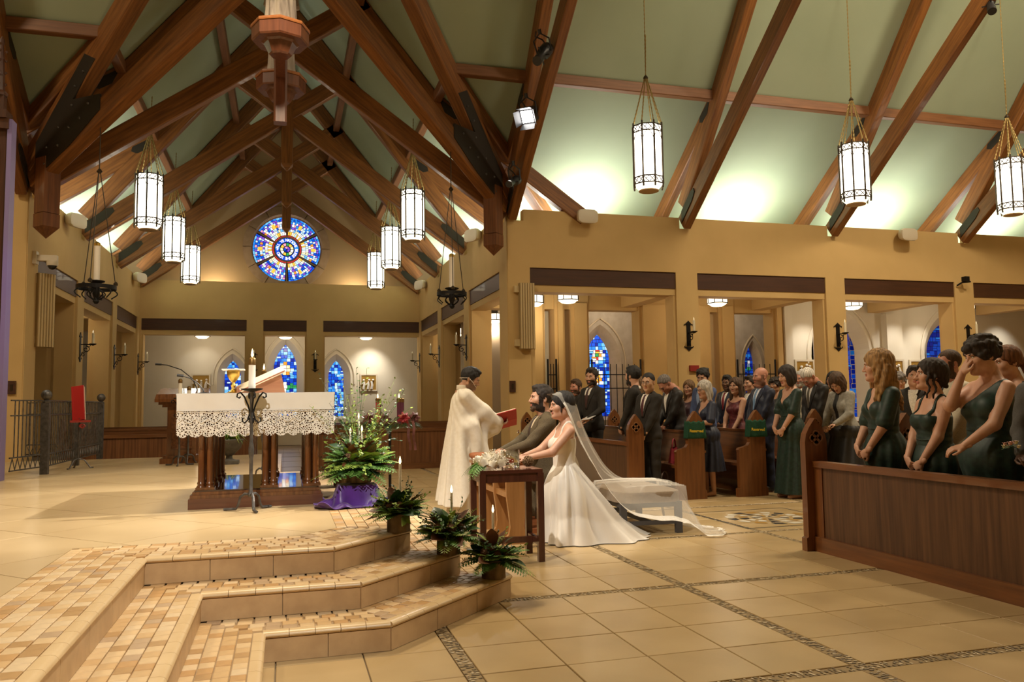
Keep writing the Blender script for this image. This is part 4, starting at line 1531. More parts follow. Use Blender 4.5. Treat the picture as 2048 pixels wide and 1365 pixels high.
# green reserved covers hung over two pew ends
def reserved(p, lab):
    t = thing('reserved_cover', lab, 'pew cover', p)
    GRN = mat('green_felt', (.005, .050, .024), .9, (.008, .070, .032), 60)

    def f(u, v):
        # closed band slipped over the end board
        a = 2 * PI * u
        c, q = math.cos(a), math.sin(a)
        w = .122 + .018 * v
        wave = .006 * math.sin(7 * a + 1) * (.4 + v)
        return (w * max(-1, min(1, 1.35 * c)), (.050 + .012 * v) * max(-1, min(1, 1.6 * q)) + wave * (1 if q > 0 else -1), .225 * (1 - v) + .010 * math.sin(13 * a) * (1 - v))
    o = MB().grid(f, 64, 10, wrap=True).build('felt', GRN, t, True)
    o.modifiers.new('s', 'SOLIDIFY').thickness = .004
    text_mesh('Reserved', .052, mat('yellow_print', (.75, .55, .02), .7, emit=.0), 'lettering', t, Matrix.Translation((-.012, -.075, .085)) @ Matrix.Rotation(PI / 2, 4, 'X') @ Matrix.Rotation(.06, 4, 'Z') @ Matrix(((1, .18, 0, 0), (0, 1, 0, 0), (0, 0, 1, 0), (0, 0, 0, 1))), .001, .0012)


reserved((4.97 + .29, 9.62, .80), 'green reserved cover with yellow lettering beside the grey-haired woman')
reserved((5.90 + .29, 9.62, .80), 'green reserved cover with yellow lettering before the woman in green')

# ================================================================== altar
ALT = wood('altar_wood', (.085, .026, .008), (.19, .070, .020), .25, .5, 2, 7)
ALTD = mat('altar_floor', (.045, .022, .013), .08, (.06, .03, .018), 20, (.2, 3, 1), coat=.6)
AX, AY = -.225, 7.98
t = thing('altar', 'carved dark wood altar table on clustered columns and stepped plinth', 'altar', (AX, AY, PZ))
hw, hd = .545, .80
MB().box(-hw, hw, -hd, hd, 0, .085).build('plinth', wood('altar_plinth', (.10, .034, .014), (.17, .065, .03), .4, .3, 0, 7), t)
MB().box(-hw + .012, hw - .012, -hd + .012, hd - .012, .085, .115).box(-hw + .03, hw - .03, -hd + .03, hd - .03, .115, .14).build('plinth_mould', ALT, t)
MB().box(-hw + .045, hw - .045, -hd + .045, hd - .045, .14, .152).build('plinth_top', ALTD, t)


def cluster(x, y, r=.026, d=.034):
    c = MB()
    for dx, dy in ((-d, -d), (d, -d), (d, d), (-d, d)):
        c.lathe([(r * 1.45, .15), (r * 1.5, .175), (r * 1.1, .19), (r * 1.3, .205), (r, .22), (r, .60), (r * 1.15, .61), (r * 1.05, .625), (r * 1.35, .65), (r * 1.45, .66)], 10, (x + dx, y + dy, 0))
    c.box(x - d - .042, x + d + .042, y - d - .042, y + d + .042, .152, .172)
    c.box(x - d - .045, x + d + .045, y - d - .045, y + d + .045, .66, .69)
    c.build('column_cluster', ALT, t, True)


gx = (-.42, .10, .455)
for x in gx:
    cluster(x, -.66)
    cluster(x, .66)
for x in (gx[0], gx[2]):
    for y in (-.26, .22):
        cluster(x, y)


def arch_board(p, q, y0, y1, ax):
    n = 14
    L = q - p
    pts = [(p, .69), (p + .03, .69)] + [(p + .03 + (L - .06) * k / n, .69 + .17 * math.sin(PI * k / n) ** .6) for k in range(1, n)] + [(q - .03, .69), (q, .69), (q, .90), (p, .90)]
    MB().prism(pts, y0, y1, ax=ax).build('arch_board', ALT, t)


for y in (-.66, .66):
    arch_board(gx[0], gx[1], y - .045, y + .045, 'y')
    arch_board(gx[1], gx[2], y - .045, y + .045, 'y')
for x in (gx[0], gx[2]):
    for a, b in ((-.66, -.26), (-.26, .22), (.22, .66)):
        arch_board(a, b, x - .045, x + .045, 'x')
MB().box(-.60, .60, -.85, .85, .90, .955).build('mensa', ALT, t)

LINEN = mat('linen', (.84, .81, .75), .8, (.80, .76, .69), 5, bump=.08)
LACE = bpy.data.materials.new('lace')
LACE.use_nodes = True
nt = LACE.node_tree
bs = nt.nodes['Principled BSDF']
bs.inputs['Base Color'].default_value = (.84, .81, .75, 1)
bs.inputs['Roughness'].default_value = .9
tc = nt.nodes.new('ShaderNodeTexCoord')
vo = nt.nodes.new('ShaderNodeTexVoronoi')
vo.feature = 'DISTANCE_TO_EDGE'
vo.inputs['Scale'].default_value = 62
cr = nt.nodes.new('ShaderNodeMath')
cr.operation = 'LESS_THAN'
cr.inputs[1].default_value = .17
nt.links.new(tc.outputs['Object'], vo.inputs['Vector'])
nt.links.new(vo.outputs[0], cr.inputs[0])
nt.links.new(cr.outputs[0], bs.inputs['Alpha'])

cl = thing('altar_cloth', 'white linen altar cloth with deep scalloped lace border', 'altar cloth', (AX, AY, PZ + .957))
W_, D_ = .635, .885
MB().box(-W_, W_, -D_, D_, 0, .008).build('linen_top', LINEN, cl)


def drape(x0, y0, x1, y1, nx, ny, L):
    def f(z0, z1, scal):
        def g(u, v):
            x, y = x0 + (x1 - x0) * u, y0 + (y1 - y0) * u
            s = u * L
            z = z0 + (z1 - z0) * v
            if scal:
                z += -scal * v * abs(math.sin(PI * s / .098)) ** .7
            w = .012 * math.sin(s * 9 + 1.3) + .008 * math.sin(s * 23)
            k = -z / .36
            off = .006 + w * k * .9 - .02 * k
            return (x + nx * off, y + ny * off, z)
        return g
    return f


for (x0, y0, x1, y1, nx, ny, L) in ((-W_, -D_, W_, -D_, 0, -1, 2 * W_), (W_, -D_, W_, D_, 1, 0, 2 * D_), (W_, D_, -W_, D_, 0, 1, 2 * W_), (-W_, D_, -W_, -D_, -1, 0, 2 * D_)):
    f = drape(x0, y0, x1, y1, nx, ny, L)
    MB().grid(f(.006, -.135, 0), 60, 8).build('linen_drop', LINEN, cl, True)
    MB().grid(f(-.135, -.33, .028), 160, 12).build('lace_border', LACE, cl, True)
    m2 = MB()
    for k in range(int(L / .098)):
        s = (k + .5) * .098 / L
        pts = []
        for q in range(-6, 7):
            u = min(1, max(0, s + q / 12 * .098 / L))
            p_ = f(-.135, -.33, .028)(u, .30 + .22 * abs(q) / 6)
            pts.append((p_[0] + nx * .004, p_[1] + ny * .004, p_[2]))
        m2.tube(pts, .004, 4)
    for v in (-.137, -.15):
        m2.tube([tuple(c + (nx, ny, 0)[i] * .004 for i, c in enumerate(f(v, v, 0)(u / 40, 0))) for u in range(41)], .0035, 4)
    o = m2.build('lace_cord', LINEN, cl)
    o['kind'] = 'stuff'

ZT = PZ + .967      # top of the cloth
WAX = mat('white_candle', (.84, .80, .70), .45)
BRASS = mat('brass', (.55, .36, .08), .3, metal=.9)


def candle_stand(p, h, cr_, ch, lab, lit=True, rz_=0.):
    t = thing('candle_stand', lab, 'candle stand', p, rz_)
    lg = []
    for k in range(3):
        a = 2 * PI * k / 3 - PI / 2
        c, s_ = math.cos(a), math.sin(a)
        prof = [(.0, .13), (.05, .135), (.085, .11), (.10, .05), (.12, .015), (.20, .012), (.22, .012)]
        MB().tube([(r_ * c, r_ * s_, z) for r_, z in prof], .013, 6, flat=.8).build('leg', STEEL, t, True)
    MB().lathe([(.015, .11), (.028, .13), (.016, .16), (.014, h * .42), (.022, h * .46), (.024, h * .50), (.015, h * .56), (.014, h * .62), (.013, h - .05), (.02, h - .03)], 12).build('pole', STEEL, t, True)
    sc_ = MB()
    for k in range(4):
        a = PI / 2 * k
        c, s_ = math.cos(a), math.sin(a)
        pts = [(.012, h - .20)] + [(.075 + .032 * math.cos(q), h - .05 + .03 * math.sin(q)) for q in [PI * 1.25 - i * .5 + PI / 3 for i in range(12)]]
        sc_.tube([(r_ * c, r_ * s_, z) for r_, z in [(.013, h - .20), (.03, h - .14), (.06, h - .07), (.09, h - .035), (.115, h - .045), (.118, h - .07), (.10, h - .08), (.09, h - .068)]], .007, 5)
        sc_.tube([(r_ * c, r_ * s_, z) for r_, z in [(.013, h - .20), (.03, h - .26), (.055, h - .285), (.075, h - .27), (.072, h - .245), (.058, h - .247)]], .007, 5)
    sc_.build('scrolls', IRON, t, True)
    MB().lathe([(.02, h - .03), (.085, h - .012), (.09, h - .002), (.04, h)], 18).build('drip_pan', IRON, t, True)
    MB().lathe([(cr_ * 1.05, h), (cr_ * 1.05, h + .04), (cr_, h + .042), (cr_, h + ch)], 16).build('candle', WAX, t, True)
    MB().lathe([(cr_ * 1.08, h + ch - .005), (cr_ * 1.1, h + ch + .04), (cr_ * .9, h + ch + .05), (cr_ * .5, h + ch + .06)], 16).build('brass_cap', mat('old_brass', (.22, .13, .04), .4, metal=.8), t, True)
    if lit:
        MB().lathe([(.004, h + ch + .058), (.011, h + ch + .075), (.008, h + ch + .10), (.001, h + ch + .13)], 8).build('flame', FLAME, t, True)
    return t


candle_stand((-.265, 6.95, PZ), 1.0, .028, .20, 'iron tripod candle stand with lit candle in front of the altar', rz_=.25)
candle_stand((-.24, 9.75, PZ), 1.0, .028, .22, 'iron candle stand with lit candle behind the altar right of the open book')
candle_stand((-1.50, 12.75, PZ), 1.0, .028, .22, 'iron candle stand with pale candle beside the lectern', False)
candle_stand((-1.42, 13.15, PZ), .92, .028, .2, 'shorter iron candle stand behind the lectern candle', False)

# chalice with pall
t = thing('chalice', 'gold chalice covered by a white pall on the altar', 'chalice', (-.47, 7.95, ZT))
MB().lathe([(.075, 0), (.07, .012), (.03, .03), (.014, .06), (.024, .085), (.014, .11), (.03, .13), (.055, .17), (.062, .22), (.06, .225)], 20).build('cup', BRASS, t, True)
MB().box(-.10, .10, -.10, .10, .228, .238).build('pall', LINEN, t)
# missal on its stand
t = thing('missal_stand', 'slanted wooden book stand on the altar', 'book stand', (-.22, 8.05, ZT), .15)
MB().add([(-.22, -.16, 0), (.20, -.16, 0), (.20, .16, 0), (-.22, .16, 0), (-.20, -.16, .03), (.16, -.16, .20), (.16, .16, .20), (-.20, .16, .03)],
         [(3, 2, 1, 0), (4, 5, 6, 7), (0, 1, 5, 4), (1, 2, 6, 5), (2, 3, 7, 6), (3, 0, 4, 7)]).build('slope', wood('stand_wood', (.25, .10, .05), (.35, .16, .08), .4, .3), t)
MB().box(-.24, -.20, -.16, .16, .0, .07).build('lip', MATS['stand_wood'], t)
t = thing('missal', 'large open missal with cream pages leaning on the altar book stand', 'book', (-.22, 8.05, ZT), .15)
bk = MB()


def page(s0):
    def f(u, v):
        a = (u - .5) * .40
        y = s0 * v * .21
        z = .125 + a * .47 + .045 * math.sin(PI * min(1, v * 1.1)) * (1 - v * .35) + .012
        return (a - .02, y, z)
    return f


for s0 in (-1, 1):
    MB().grid(page(s0), 4, 12).build('pages', mat('book_paper', (.72, .62, .46), .8), t, True).modifiers.new('s', 'SOLIDIFY').thickness = .03
MB().add([(-.225, -.215, .018), (.185, -.215, .212), (.185, .215, .212), (-.225, .215, .018), (-.225, -.215, .030), (.185, -.215, .224), (.185, .215, .224), (-.225, .215, .030)],
         [(3, 2, 1, 0), (4, 5, 6, 7), (0, 1, 5, 4), (1, 2, 6, 5), (2, 3, 7, 6), (3, 0, 4, 7)]).build('cover', mat('book_leather', (.30, .10, .06), .5), t)
# gooseneck microphone on the altar
t = thing('altar_microphone', 'black gooseneck microphone curving up over the altar cloth', 'microphone', (-.72, 7.85, ZT))
MB().lathe([(.05, 0), (.05, .015), (.02, .02)], 14).build('foot', BLACKM, t)
MB().tube([(0, 0, .015), (-.01, 0, .05), (-.05, -.01, .10), (-.12, -.02, .15), (-.18, -.02, .17)], .006, 6).build('gooseneck', BLACKM, t, True)
MB().tube([(-.175, -.02, .17), (-.23, -.02, .178)], .013, 8).build('capsule', BLACKM, t, True)

# ================================================================== lectern behind the altar
t = thing('lectern', 'carved wooden lectern half hidden behind the altar', 'lectern', (-1.53, 13.45, PZ))
MB().box(-.30, .30, -.24, .24, 0, .08).box(-.26, .26, -.2, .2, .08, .12).build('plinth', ALT, t)
MB().box(-.21, .21, -.16, .16, .12, .86).build('shaft', ALT, t)
MB().box(-.15, .15, -.172, -.16, .22, .76).build('carved_panel', mat('carved_panel', (.20, .075, .025), .4, (.10, .035, .012), 30, bump=.6), t)
MB().box(-.28, .28, -.2, .2, .86, .90).box(-.33, .33, -.24, .24, .90, .94).box(-.38, .38, -.28, .28, .94, .985).build('cornice', ALT, t)
MB().add([(-.38, -.28, .985), (.38, -.28, .985), (.38, .28, .985), (-.38, .28, .985), (-.36, -.26, 1.06), (.36, -.26, 1.06), (.36, .26, 1.16), (-.36, .26, 1.16)],
         [(3, 2, 1, 0), (4, 5, 6, 7), (0, 1, 5, 4), (1, 2, 6, 5), (2, 3, 7, 6), (3, 0, 4, 7)]).build('book_rest', ALT, t)
MB().tube([(.2, .1, 1.1), (.12, .1, 1.3), (-.05, .05, 1.45), (-.25, .0, 1.52), (-.36, 0, 1.53)], .008, 6).tube([(-.33, 0, 1.53), (-.42, 0, 1.535)], .016, 8).build('microphone', BLACKM, t, True)

# ================================================================== railing on the left of the platform
t = thing('iron_railing', 'grey iron railing with ball-topped posts at the left of the platform', 'railing', (-3.05, 11.9, PZ))
PY = (0, 1.63, 3.28)
for k, y in enumerate(PY):
    MB().prism([(-.045, y - .045), (.045, y - .045), (.045, y + .045), (-.045, y + .045)], 0, .94).lathe([(.05, .94), (.055, .96), (.03, .98), (.035, .985)], 12, (0, y, 0)).ball((0, y, 1.045), .068, 12).build('post', STEEL, t)


def rail_run(p, q):
    p, q = Vector(p), Vector(q)
    L = (q - p).length
    d = (q - p) / L
    for z in (.10, .26, .78, .97):
        beam('rail', p + Vector((0, 0, z)), q + Vector((0, 0, z)), .02, .016, STEEL).parent = t
    n = int(L / .085)
    for k in range(1, n):
        v = p + d * (L * k / n)
        MB().tube([v + Vector((0, 0, .26)), v + Vector((0, 0, .97))], .008, 5).build('bar', STEEL, t)
    zz = MB()
    m_ = int(L / .11)
    for k in range(m_):
        a, b = p + d * (L * k / m_), p + d * (L * (k + 1) / m_)
        c = (a + b) / 2
        zz.tube([a + Vector((0, 0, .11)), c + Vector((0, 0, .25)), b + Vector((0, 0, .11))], .007, 4)
    zz.build('zigzag', STEEL, t)


rail_run((0, .05, 0), (0, PY[1] - .05, 0))
rail_run((0, PY[1] + .05, 0), (0, PY[2] - .05, 0))
rail_run((-.20, -.72, 0), (-.04, -.05, 0))
rail_run((-.05, PY[2], 0), (-1.2, PY[2] + .1, 0))

# music stand with a red folder
t = thing('book_stand', 'thin floor stand with tripod feet beside the iron railing', 'stand', (-2.86, 12.85, PZ))
for k in range(3):
    a = 2 * PI * k / 3
    MB().tube([(0, 0, .14), (.08 * math.cos(a), .08 * math.sin(a), .12), (.16 * math.cos(a), .16 * math.sin(a), .01), (.2 * math.cos(a), .2 * math.sin(a), .008)], .011, 5).build('leg', STEEL, t, True)
MB().tube([(0, 0, .12), (0, 0, .72)], .012, 8).build('pole', STEEL, t)
MB().add([(-.10, -.10, .66), (.16, -.04, .66), (.14, .05, .66), (-.12, -.01, .66), (-.10, -.10, .69), (.16, -.04, .69), (.14, .05, .69), (-.12, -.01, .69)],
         [(3, 2, 1, 0), (4, 5, 6, 7), (0, 1, 5, 4), (1, 2, 6, 5), (2, 3, 7, 6), (3, 0, 4, 7)]).build('ledge', mat('stand_red', (.35, .03, .02), .5), t)
sc_ = MB()
scroll(sc_, (0.05, -.05, .60), .04, 1.2, .007, 'xz')
scroll(sc_, (0.05, -.05, .60), .04, 1.2, .007, 'xz', -1)
sc_.build('scrolls', MATS['stand_red'], t)
t = thing('red_folder', 'red lectionary leaning upright on the floor stand by the railing', 'book', (-2.86, 12.85, PZ + .69), -.15)
b = MB().box(-.075, .075, -.015, .015, .0, .52).build('cover', mat('red_leather', (.48, .022, .02), .35, coat=.3), t)
b2 = MB().box(-.09, -.07, -.02, .035, .0, .52).build('spine', MATS['red_leather'], t)
b3 = MB().box(-.07, .07, .015, .05, .01, .51).build('page_block', mat('book_paper', (.72, .62, .46), .8), t)
for o in (b, b2, b3):
    o.rotation_euler = (R(-14), R(-9), 0)

# ================================================================== carved screen at the left edge
t = thing('carved_screen', 'tall dark gothic wooden screen at the left edge with lilac lit side', 'wooden screen', (-3.33, 11.0, PZ))
SCW = wood('screen_wood', (.035, .013, .007), (.075, .026, .012), .4, .2, 2)
MB().box(-1.2, 0, -.04, .12, 0, 4.32).build('side_panel', SCW, t)
MB().box(0, .05, -.06, .12, 0, 4.45).build('end_stile', mat('stile_violet_light', (.20, .16, .34), .5), t)  # dark wood edge; the violet light on it is put into this colour
MB().box(-1.2, .02, -.09, .13, 4.32, 4.45).box(-1.2, .0, -.12, .13, 4.45, 4.55).build('cornice', SCW, t)
MB().box(-1.0, -.10, -.07, -.04, .5, 4.1).build('raised_panel', SCW, t)
b = MB()
b.prism([(-.17, -.06), (-.05, -.06), (-.05, .06), (-.17, .06)], 4.55, 4.75)
b.lathe([(.085, 4.75), (.09, 4.78), (.055, 4.82), (.045, 5.0), (.05, 5.02), (.035, 5.2), (.04, 5.22), (.02, 5.4), (.035, 5.43), (.03, 5.47), (.002, 5.52)], 8, (-.11, 0, 0))
for z in (4.9, 5.05, 5.2, 5.32):
    for a in range(4):
        b.ball((-.11 + .055 * math.cos(a * PI / 2), .055 * math.sin(a * PI / 2), z), .018, 5)
b.build('pinnacle', SCW, t)
lamp('SPOT', (-1.2, 9.6, 3.6), 60, (.45, .22, 1), .1, (-3.25, 10.95, 2.6), 40, .8, 'violet_spot')

# ================================================================== side table with bouquet, vase and seed ball
MAHO = wood('mahogany', (.055, .016, .010), (.10, .030, .018), .3, .4, 2, 8)
t = thing('side_table', 'small square mahogany side table in front of the kneeler', 'table', (1.80, 6.56, 0), -.03)
tw, td, th = .245, .19, .755
MB().box(-tw - .02, tw + .02, -td - .02, td + .02, th - .028, th).build('top', wood('mahogany_top', (.055, .016, .010), (.10, .030, .018), .2, .5, 0, 8), t)
for sx in (-1, 1):
    for sy in (-1, 1):
        MB().box(sx * tw - .026, sx * tw + .026, sy * td - .026, sy * td + .026, 0, th - .028).build('leg', MAHO, t)
MB().box(-tw, tw, -td - .012, -td + .008, th - .10, th - .028).box(-tw, tw, td - .008, td + .012, th - .10, th - .028).box(-tw - .012, -tw + .008, -td, td, th - .10, th - .028).box(tw - .008, tw + .012, -td, td, th - .10, th - .028).build('apron', MAHO, t)
MB().box(-tw, tw, -.02, .02, .13, .18).box(-tw - .02, -tw + .02, -td, td, .13, .18).box(tw - .02, tw + .02, -td, td, .13, .18).build('stretcher', MAHO, t)
GL = mat('clear_glass', (.95, .97, .96), .02, trans=1.)
t = thing('glass_vase', 'clear glass cylinder vase standing on the side table', 'vase', (1.86, 6.62, th))
v = MB()
n = 32
v.lathe([(.001, 0), (.074, 0), (.078, .006), (.078, .150), (.074, .150), (.073, .022), (.001, .02)], n)
v.build('glass', GL, t, True)
MB().lathe([(.001, .022), (.071, .022), (.071, .045), (.001, .045)], n).build('water', mat('water', (.9, .95, .95), .02, trans=1.), t, True)
t = thing('seed_ball', 'round brown seed head on the corner of the side table', 'decoration', (1.995, 6.55, th + .052))
b = MB()
rg = random.Random(2)
b.ball((0, 0, 0), .04, 12)
for k in range(420):
    a, z = rg.uniform(0, 2 * PI), rg.uniform(-1, 1)
    r_ = math.sqrt(1 - z * z)
    d = Vector((r_ * math.cos(a), r_ * math.sin(a), z))
    o1 = d.orthogonal().normalized() * .004
    o2 = d.cross(o1)
    b.add([d * .036 + o1, d * .036 - o1 * .5 + o2 * .8, d * .036 - o1 * .5 - o2 * .8, d * .052], [(0, 1, 3), (1, 2, 3), (2, 0, 3)])
b.build('seed_head', mat('seed_brown', (.16, .09, .04), .8, (.28, .17, .08), 60), t)

# ================================================================== kneeler
KOAK = wood('kneeler_oak', (.30, .135, .038), (.40, .19, .06), .4, .3, 2, 8)
t = thing('kneeler', 'oak double kneeler with a padded rust coloured armrest', 'kneeler', (2.06, 7.22, 0))
KL = 1.42
for y in (0, KL * .33, KL * .66, KL):
    prof = [(-.10, 0), (.16, 0), (.16, .05), (.10, .09), (.085, .16), (.10, .30), (.12, .45), (.12, .66), (-.08, .66), (-.08, .45), (-.06, .30), (-.045, .16), (-.06, .09), (-.10, .05)]
    MB().prism(prof, y - .022, y + .022, ax='y').build('support', KOAK, t)
MB().box(.10, .62, .02, KL - .02, .05, .08).build('kneeling_board', KOAK, t)
MB().box(.14, .62, .03, KL - .03, .08, .12).build('knee_pad', mat('rust_velvet', (.22, .060, .010), .9, (.28, .085, .016), 12), t)
MB().box(-.06, .10, 0, KL, .42, .47).box(-.10, .14, -.03, KL + .03, .66, .69).build('rail', KOAK, t)


def pad(u, v):
    a = 2 * PI * u
    q = 3.2
    c, s_ = math.cos(a), math.sin(a)
    rr = (abs(c) ** q + abs(s_) ** q) ** (-1 / q)
    k = math.sin(PI * min(1, max(0, v))) ** .25
    return (.02 + .16 * rr * c * (.55 + .45 * k), -.05 + (KL + .10) * v, .735 + .05 * rr * s_ * k + .006 * math.sin(v * 20 + 3 * u))


MB().grid(pad, 28, 26, wrap=True).build('armrest_pad', MATS['rust_velvet'], t, True)

# ================================================================== upholstered bench behind the bride
t = thing('bench', 'grey legged bench with tan upholstered seat behind the bride', 'bench', (3.50, 7.80, 0), -.05)
BG = mat('bench_grey', (.075, .072, .075), .5)
for sx in (-1, 1):
    for sy in (-1, 1):
        MB().box(sx * .29 - .03, sx * .29 + .03, sy * .52 - .03, sy * .52 + .03, 0, .31).build('leg', BG, t)
MB().box(-.27, .27, -.53, -.51, .09, .13).box(-.27, .27, .51, .53, .09, .13).box(-.01, .01, -.5, .5, .09, .13).build('stretcher', BG, t)
MB().box(-.31, .31, -.54, .54, .26, .31).build('frame', BG, t)


def seatf(u, v):
    a = 2 * PI * u
    c, s_ = math.cos(a), math.sin(a)
    q = 6
    rr = (abs(c) ** q + abs(s_) ** q) ** (-1 / q)
    k = max(0, 1 - v * v) ** .35 if v > 0 else 1
    w = 1 if v < .5 else math.cos((v - .5) * PI * .98)
    return (.34 * rr * c * w, .58 * rr * s_ * w, .31 + .10 * min(1, v * 2) + .05 * max(0, v - .5) * 2 * (2 - (v - .5) * 2) * .5)


MB().grid(seatf, 40, 14, wrap=True).build('cushion', mat('tan_upholstery', (.26, .19, .12), .9, (.30, .22, .14), 40, sheen=.3), t, True)

# hand bags and shoes seen under the pews
def handbag(p, c, lab, rz_=0., w=.26):
    t = thing('handbag', lab, 'handbag', p, rz_)
    m = mat('bag_' + lab.split()[0], c, .6, tuple(v * .7 for v in c), 9)

    def f(u, v):
        a = 2 * PI * u
        k = 1 - .35 * v
        return (w / 2 * math.cos(a) * k, .07 * math.sin(a) * (1 - .5 * v), .20 * v + .01 * math.sin(3 * a))
    MB().grid(f, 20, 8, wrap=True).build('body', m, t, True)
    MB().tube([(w * .25 * math.cos(PI * k / 10), 0, .18 + .14 * math.sin(PI * k / 10)) for k in range(11)], .010, 6).build('handle', m, t, True)


handbag((5.12, 10.25, 0), (.45, .33, .28), 'floral pink and cream handbag on the floor behind the first pew', .3)
handbag((5.17, 10.05, .46), (.55, .05, .08), 'coral pink jacket bundle lying on the first pew seat', .8, .34)
# ================================================================== figures: smooth distance-field bodies
def smin(a, b, k):
    if k <= 0:
        return np.minimum(a, b)
    h = np.clip(.5 + .5 * (b - a) / k, 0, 1)
    return b + (a - b) * h - k * h * (1 - h)


def prim(p, P):
    if p[0] == 'el':
        q = P - np.array(p[1])
        r_ = np.array(p[2])
        k0 = np.sqrt((q / r_) ** 2 @ np.ones(3))
        k1 = np.sqrt((q / (r_ * r_)) ** 2 @ np.ones(3)) + 1e-9
        return k0 * (k0 - 1) / k1
    a, b = np.array(p[1], float), np.array(p[2], float)
    s = np.array(p[5])
    q, ab = (P - a) / s, (b - a) / s
    t = np.clip(q @ ab / max(ab @ ab, 1e-9), 0, 1)
    d = q - t[..., None] * ab
    return (np.sqrt((d * d).sum(-1)) - (p[3] + (p[4] - p[3]) * t)) * s.min()


def EL(c, r_, k=.03, sub=False):
    return ('el', c, r_, k, sub)


def RC(a, b, ra, rb, k=.03, s=(1, 1, 1), sub=False):
    return ('rc', a, b, ra, rb, s, k, sub)


def evalp(prims, P):
    F = None
    for p in prims:
        d = prim(p, P)
        k, sub = (p[3], p[4]) if p[0] == 'el' else (p[6], p[7])
        F = d if F is None else (-smin(-F, d, k) if sub else smin(F, d, k))
    return F


def bounds(p):
    if p[0] == 'el':
        c, r_ = np.array(p[1]), np.array(p[2])
        return c - r_, c + r_
    a, b = np.array(p[1], float), np.array(p[2], float)
    e = max(p[3], p[4]) * np.array(p[5])
    return np.minimum(a, b) - e, np.maximum(a, b) + e


def field(prims, h, post=None):
    lo = np.min([bounds(p)[0] for p in prims if not p[-1 if p[0] == 'rc' else 4]], 0) - .05
    hi = np.max([bounds(p)[1] for p in prims if not p[-1 if p[0] == 'rc' else 4]], 0) + .05
    n = np.ceil((hi - lo) / h).astype(int) + 1
    ax = [lo[i] + h * np.arange(n[i]) for i in range(3)]
    F = np.full(n, .3)
    for p in prims:
        k, sub = (p[3], p[4]) if p[0] == 'el' else (p[6], p[7])
        a, b = bounds(p)
        m = .06 + k
        i0 = np.maximum(((a - m - lo) / h).astype(int), 0)
        i1 = np.minimum(((b + m - lo) / h).astype(int) + 2, n)
        if (i1 <= i0).any():
            continue
        G = np.stack(np.meshgrid(*[ax[i][i0[i]:i1[i]] for i in range(3)], indexing='ij'), -1)
        d = prim(p, G)
        sl = tuple(slice(i0[i], i1[i]) for i in range(3))
        F[sl] = -smin(-F[sl], d, k) if sub else smin(F[sl], d, k)
    if post is not None:
        G = np.stack(np.meshgrid(*ax, indexing='ij'), -1)
        F = post(F, G)
    return F, lo, h


def nets(F, lo, h):
    s = F < 0
    c = np.zeros(np.array(F.shape) - 1, np.int8)
    for i in (0, 1):
        for j in (0, 1):
            for k in (0, 1):
                c += s[i:F.shape[0] - 1 + i, j:F.shape[1] - 1 + j, k:F.shape[2] - 1 + k]
    mask = (c > 0) & (c < 8)
    ids = np.full(c.shape, -1)
    ids[mask] = np.arange(mask.sum())
    I = np.argwhere(mask)
    acc = np.zeros((len(I), 3))
    cnt = np.zeros(len(I))
    off = [np.array(o) for o in ((0, 0, 0), (1, 0, 0), (0, 1, 0), (0, 0, 1))]
    for axis in range(3):
        oth = [q for q in range(3) if q != axis]
        for u in (0, 1):
            for v in (0, 1):
                o0 = np.zeros(3, int)
                o0[oth[0]], o0[oth[1]] = u, v
                o1 = o0.copy()
                o1[axis] = 1
                f0 = F[tuple((I + o0).T)]
                f1 = F[tuple((I + o1).T)]
                x = (f0 < 0) != (f1 < 0)
                t = np.where(x, f0 / np.where(x, f0 - f1, 1), 0)
                acc += np.where(x[:, None], o0 + t[:, None] * (o1 - o0), 0)
                cnt += x
    V = lo + h * (I + acc / cnt[:, None])
    Q = []
    for axis in range(3):
        a, b = [(1, 2), (2, 0), (0, 1)][axis]
        sl0 = [slice(None)] * 3
        sl1 = [slice(None)] * 3
        sl0[axis], sl1[axis] = slice(0, -1), slice(1, None)
        x = s[tuple(sl0)] != s[tuple(sl1)]
        E = np.argwhere(x)
        ok = (E[:, a] > 0) & (E[:, b] > 0) & (E[:, a] < F.shape[a] - 1) & (E[:, b] < F.shape[b] - 1)
        E = E[ok]
        ea, eb = np.zeros(3, int), np.zeros(3, int)
        ea[a], eb[b] = 1, 1
        q = np.stack([ids[tuple((E - ea - eb).T)], ids[tuple((E - eb).T)], ids[tuple(E.T)], ids[tuple((E - ea).T)]], 1)
        fl = s[tuple(E.T)]
        q = np.where(fl[:, None], q, q[:, ::-1])
        Q.append(q)
    Q = np.concatenate(Q)
    return V, Q[(Q >= 0).all(1)]


class Parts:
    """verts/quads/material lists that become one mesh"""

    def __init__(s):
        s.V, s.Q, s.M = [], [], []
        s.n = 0

    def add(s, V, Q, m):
        s.V.append(np.asarray(V, float))
        s.Q += [tuple(int(i) + s.n for i in q) for q in Q]
        s.M += list(m) if hasattr(m, '__len__') else [m] * len(Q)
        s.n += len(V)

    def mb(s, mb, m):
        s.add(np.array(mb.v), mb.f, m)

    def build(s, name, mats, parent, T, recalc=False):
        V = T(np.concatenate(s.V))
        me = bpy.data.meshes.new(name)
        me.from_pydata(V.tolist(), [], s.Q)
        for m in mats:
            me.materials.append(m)
        me.polygons.foreach_set('material_index', s.M)
        if recalc:
            fix_normals(me)
        me.shade_smooth()
        return link(name, me, parent)


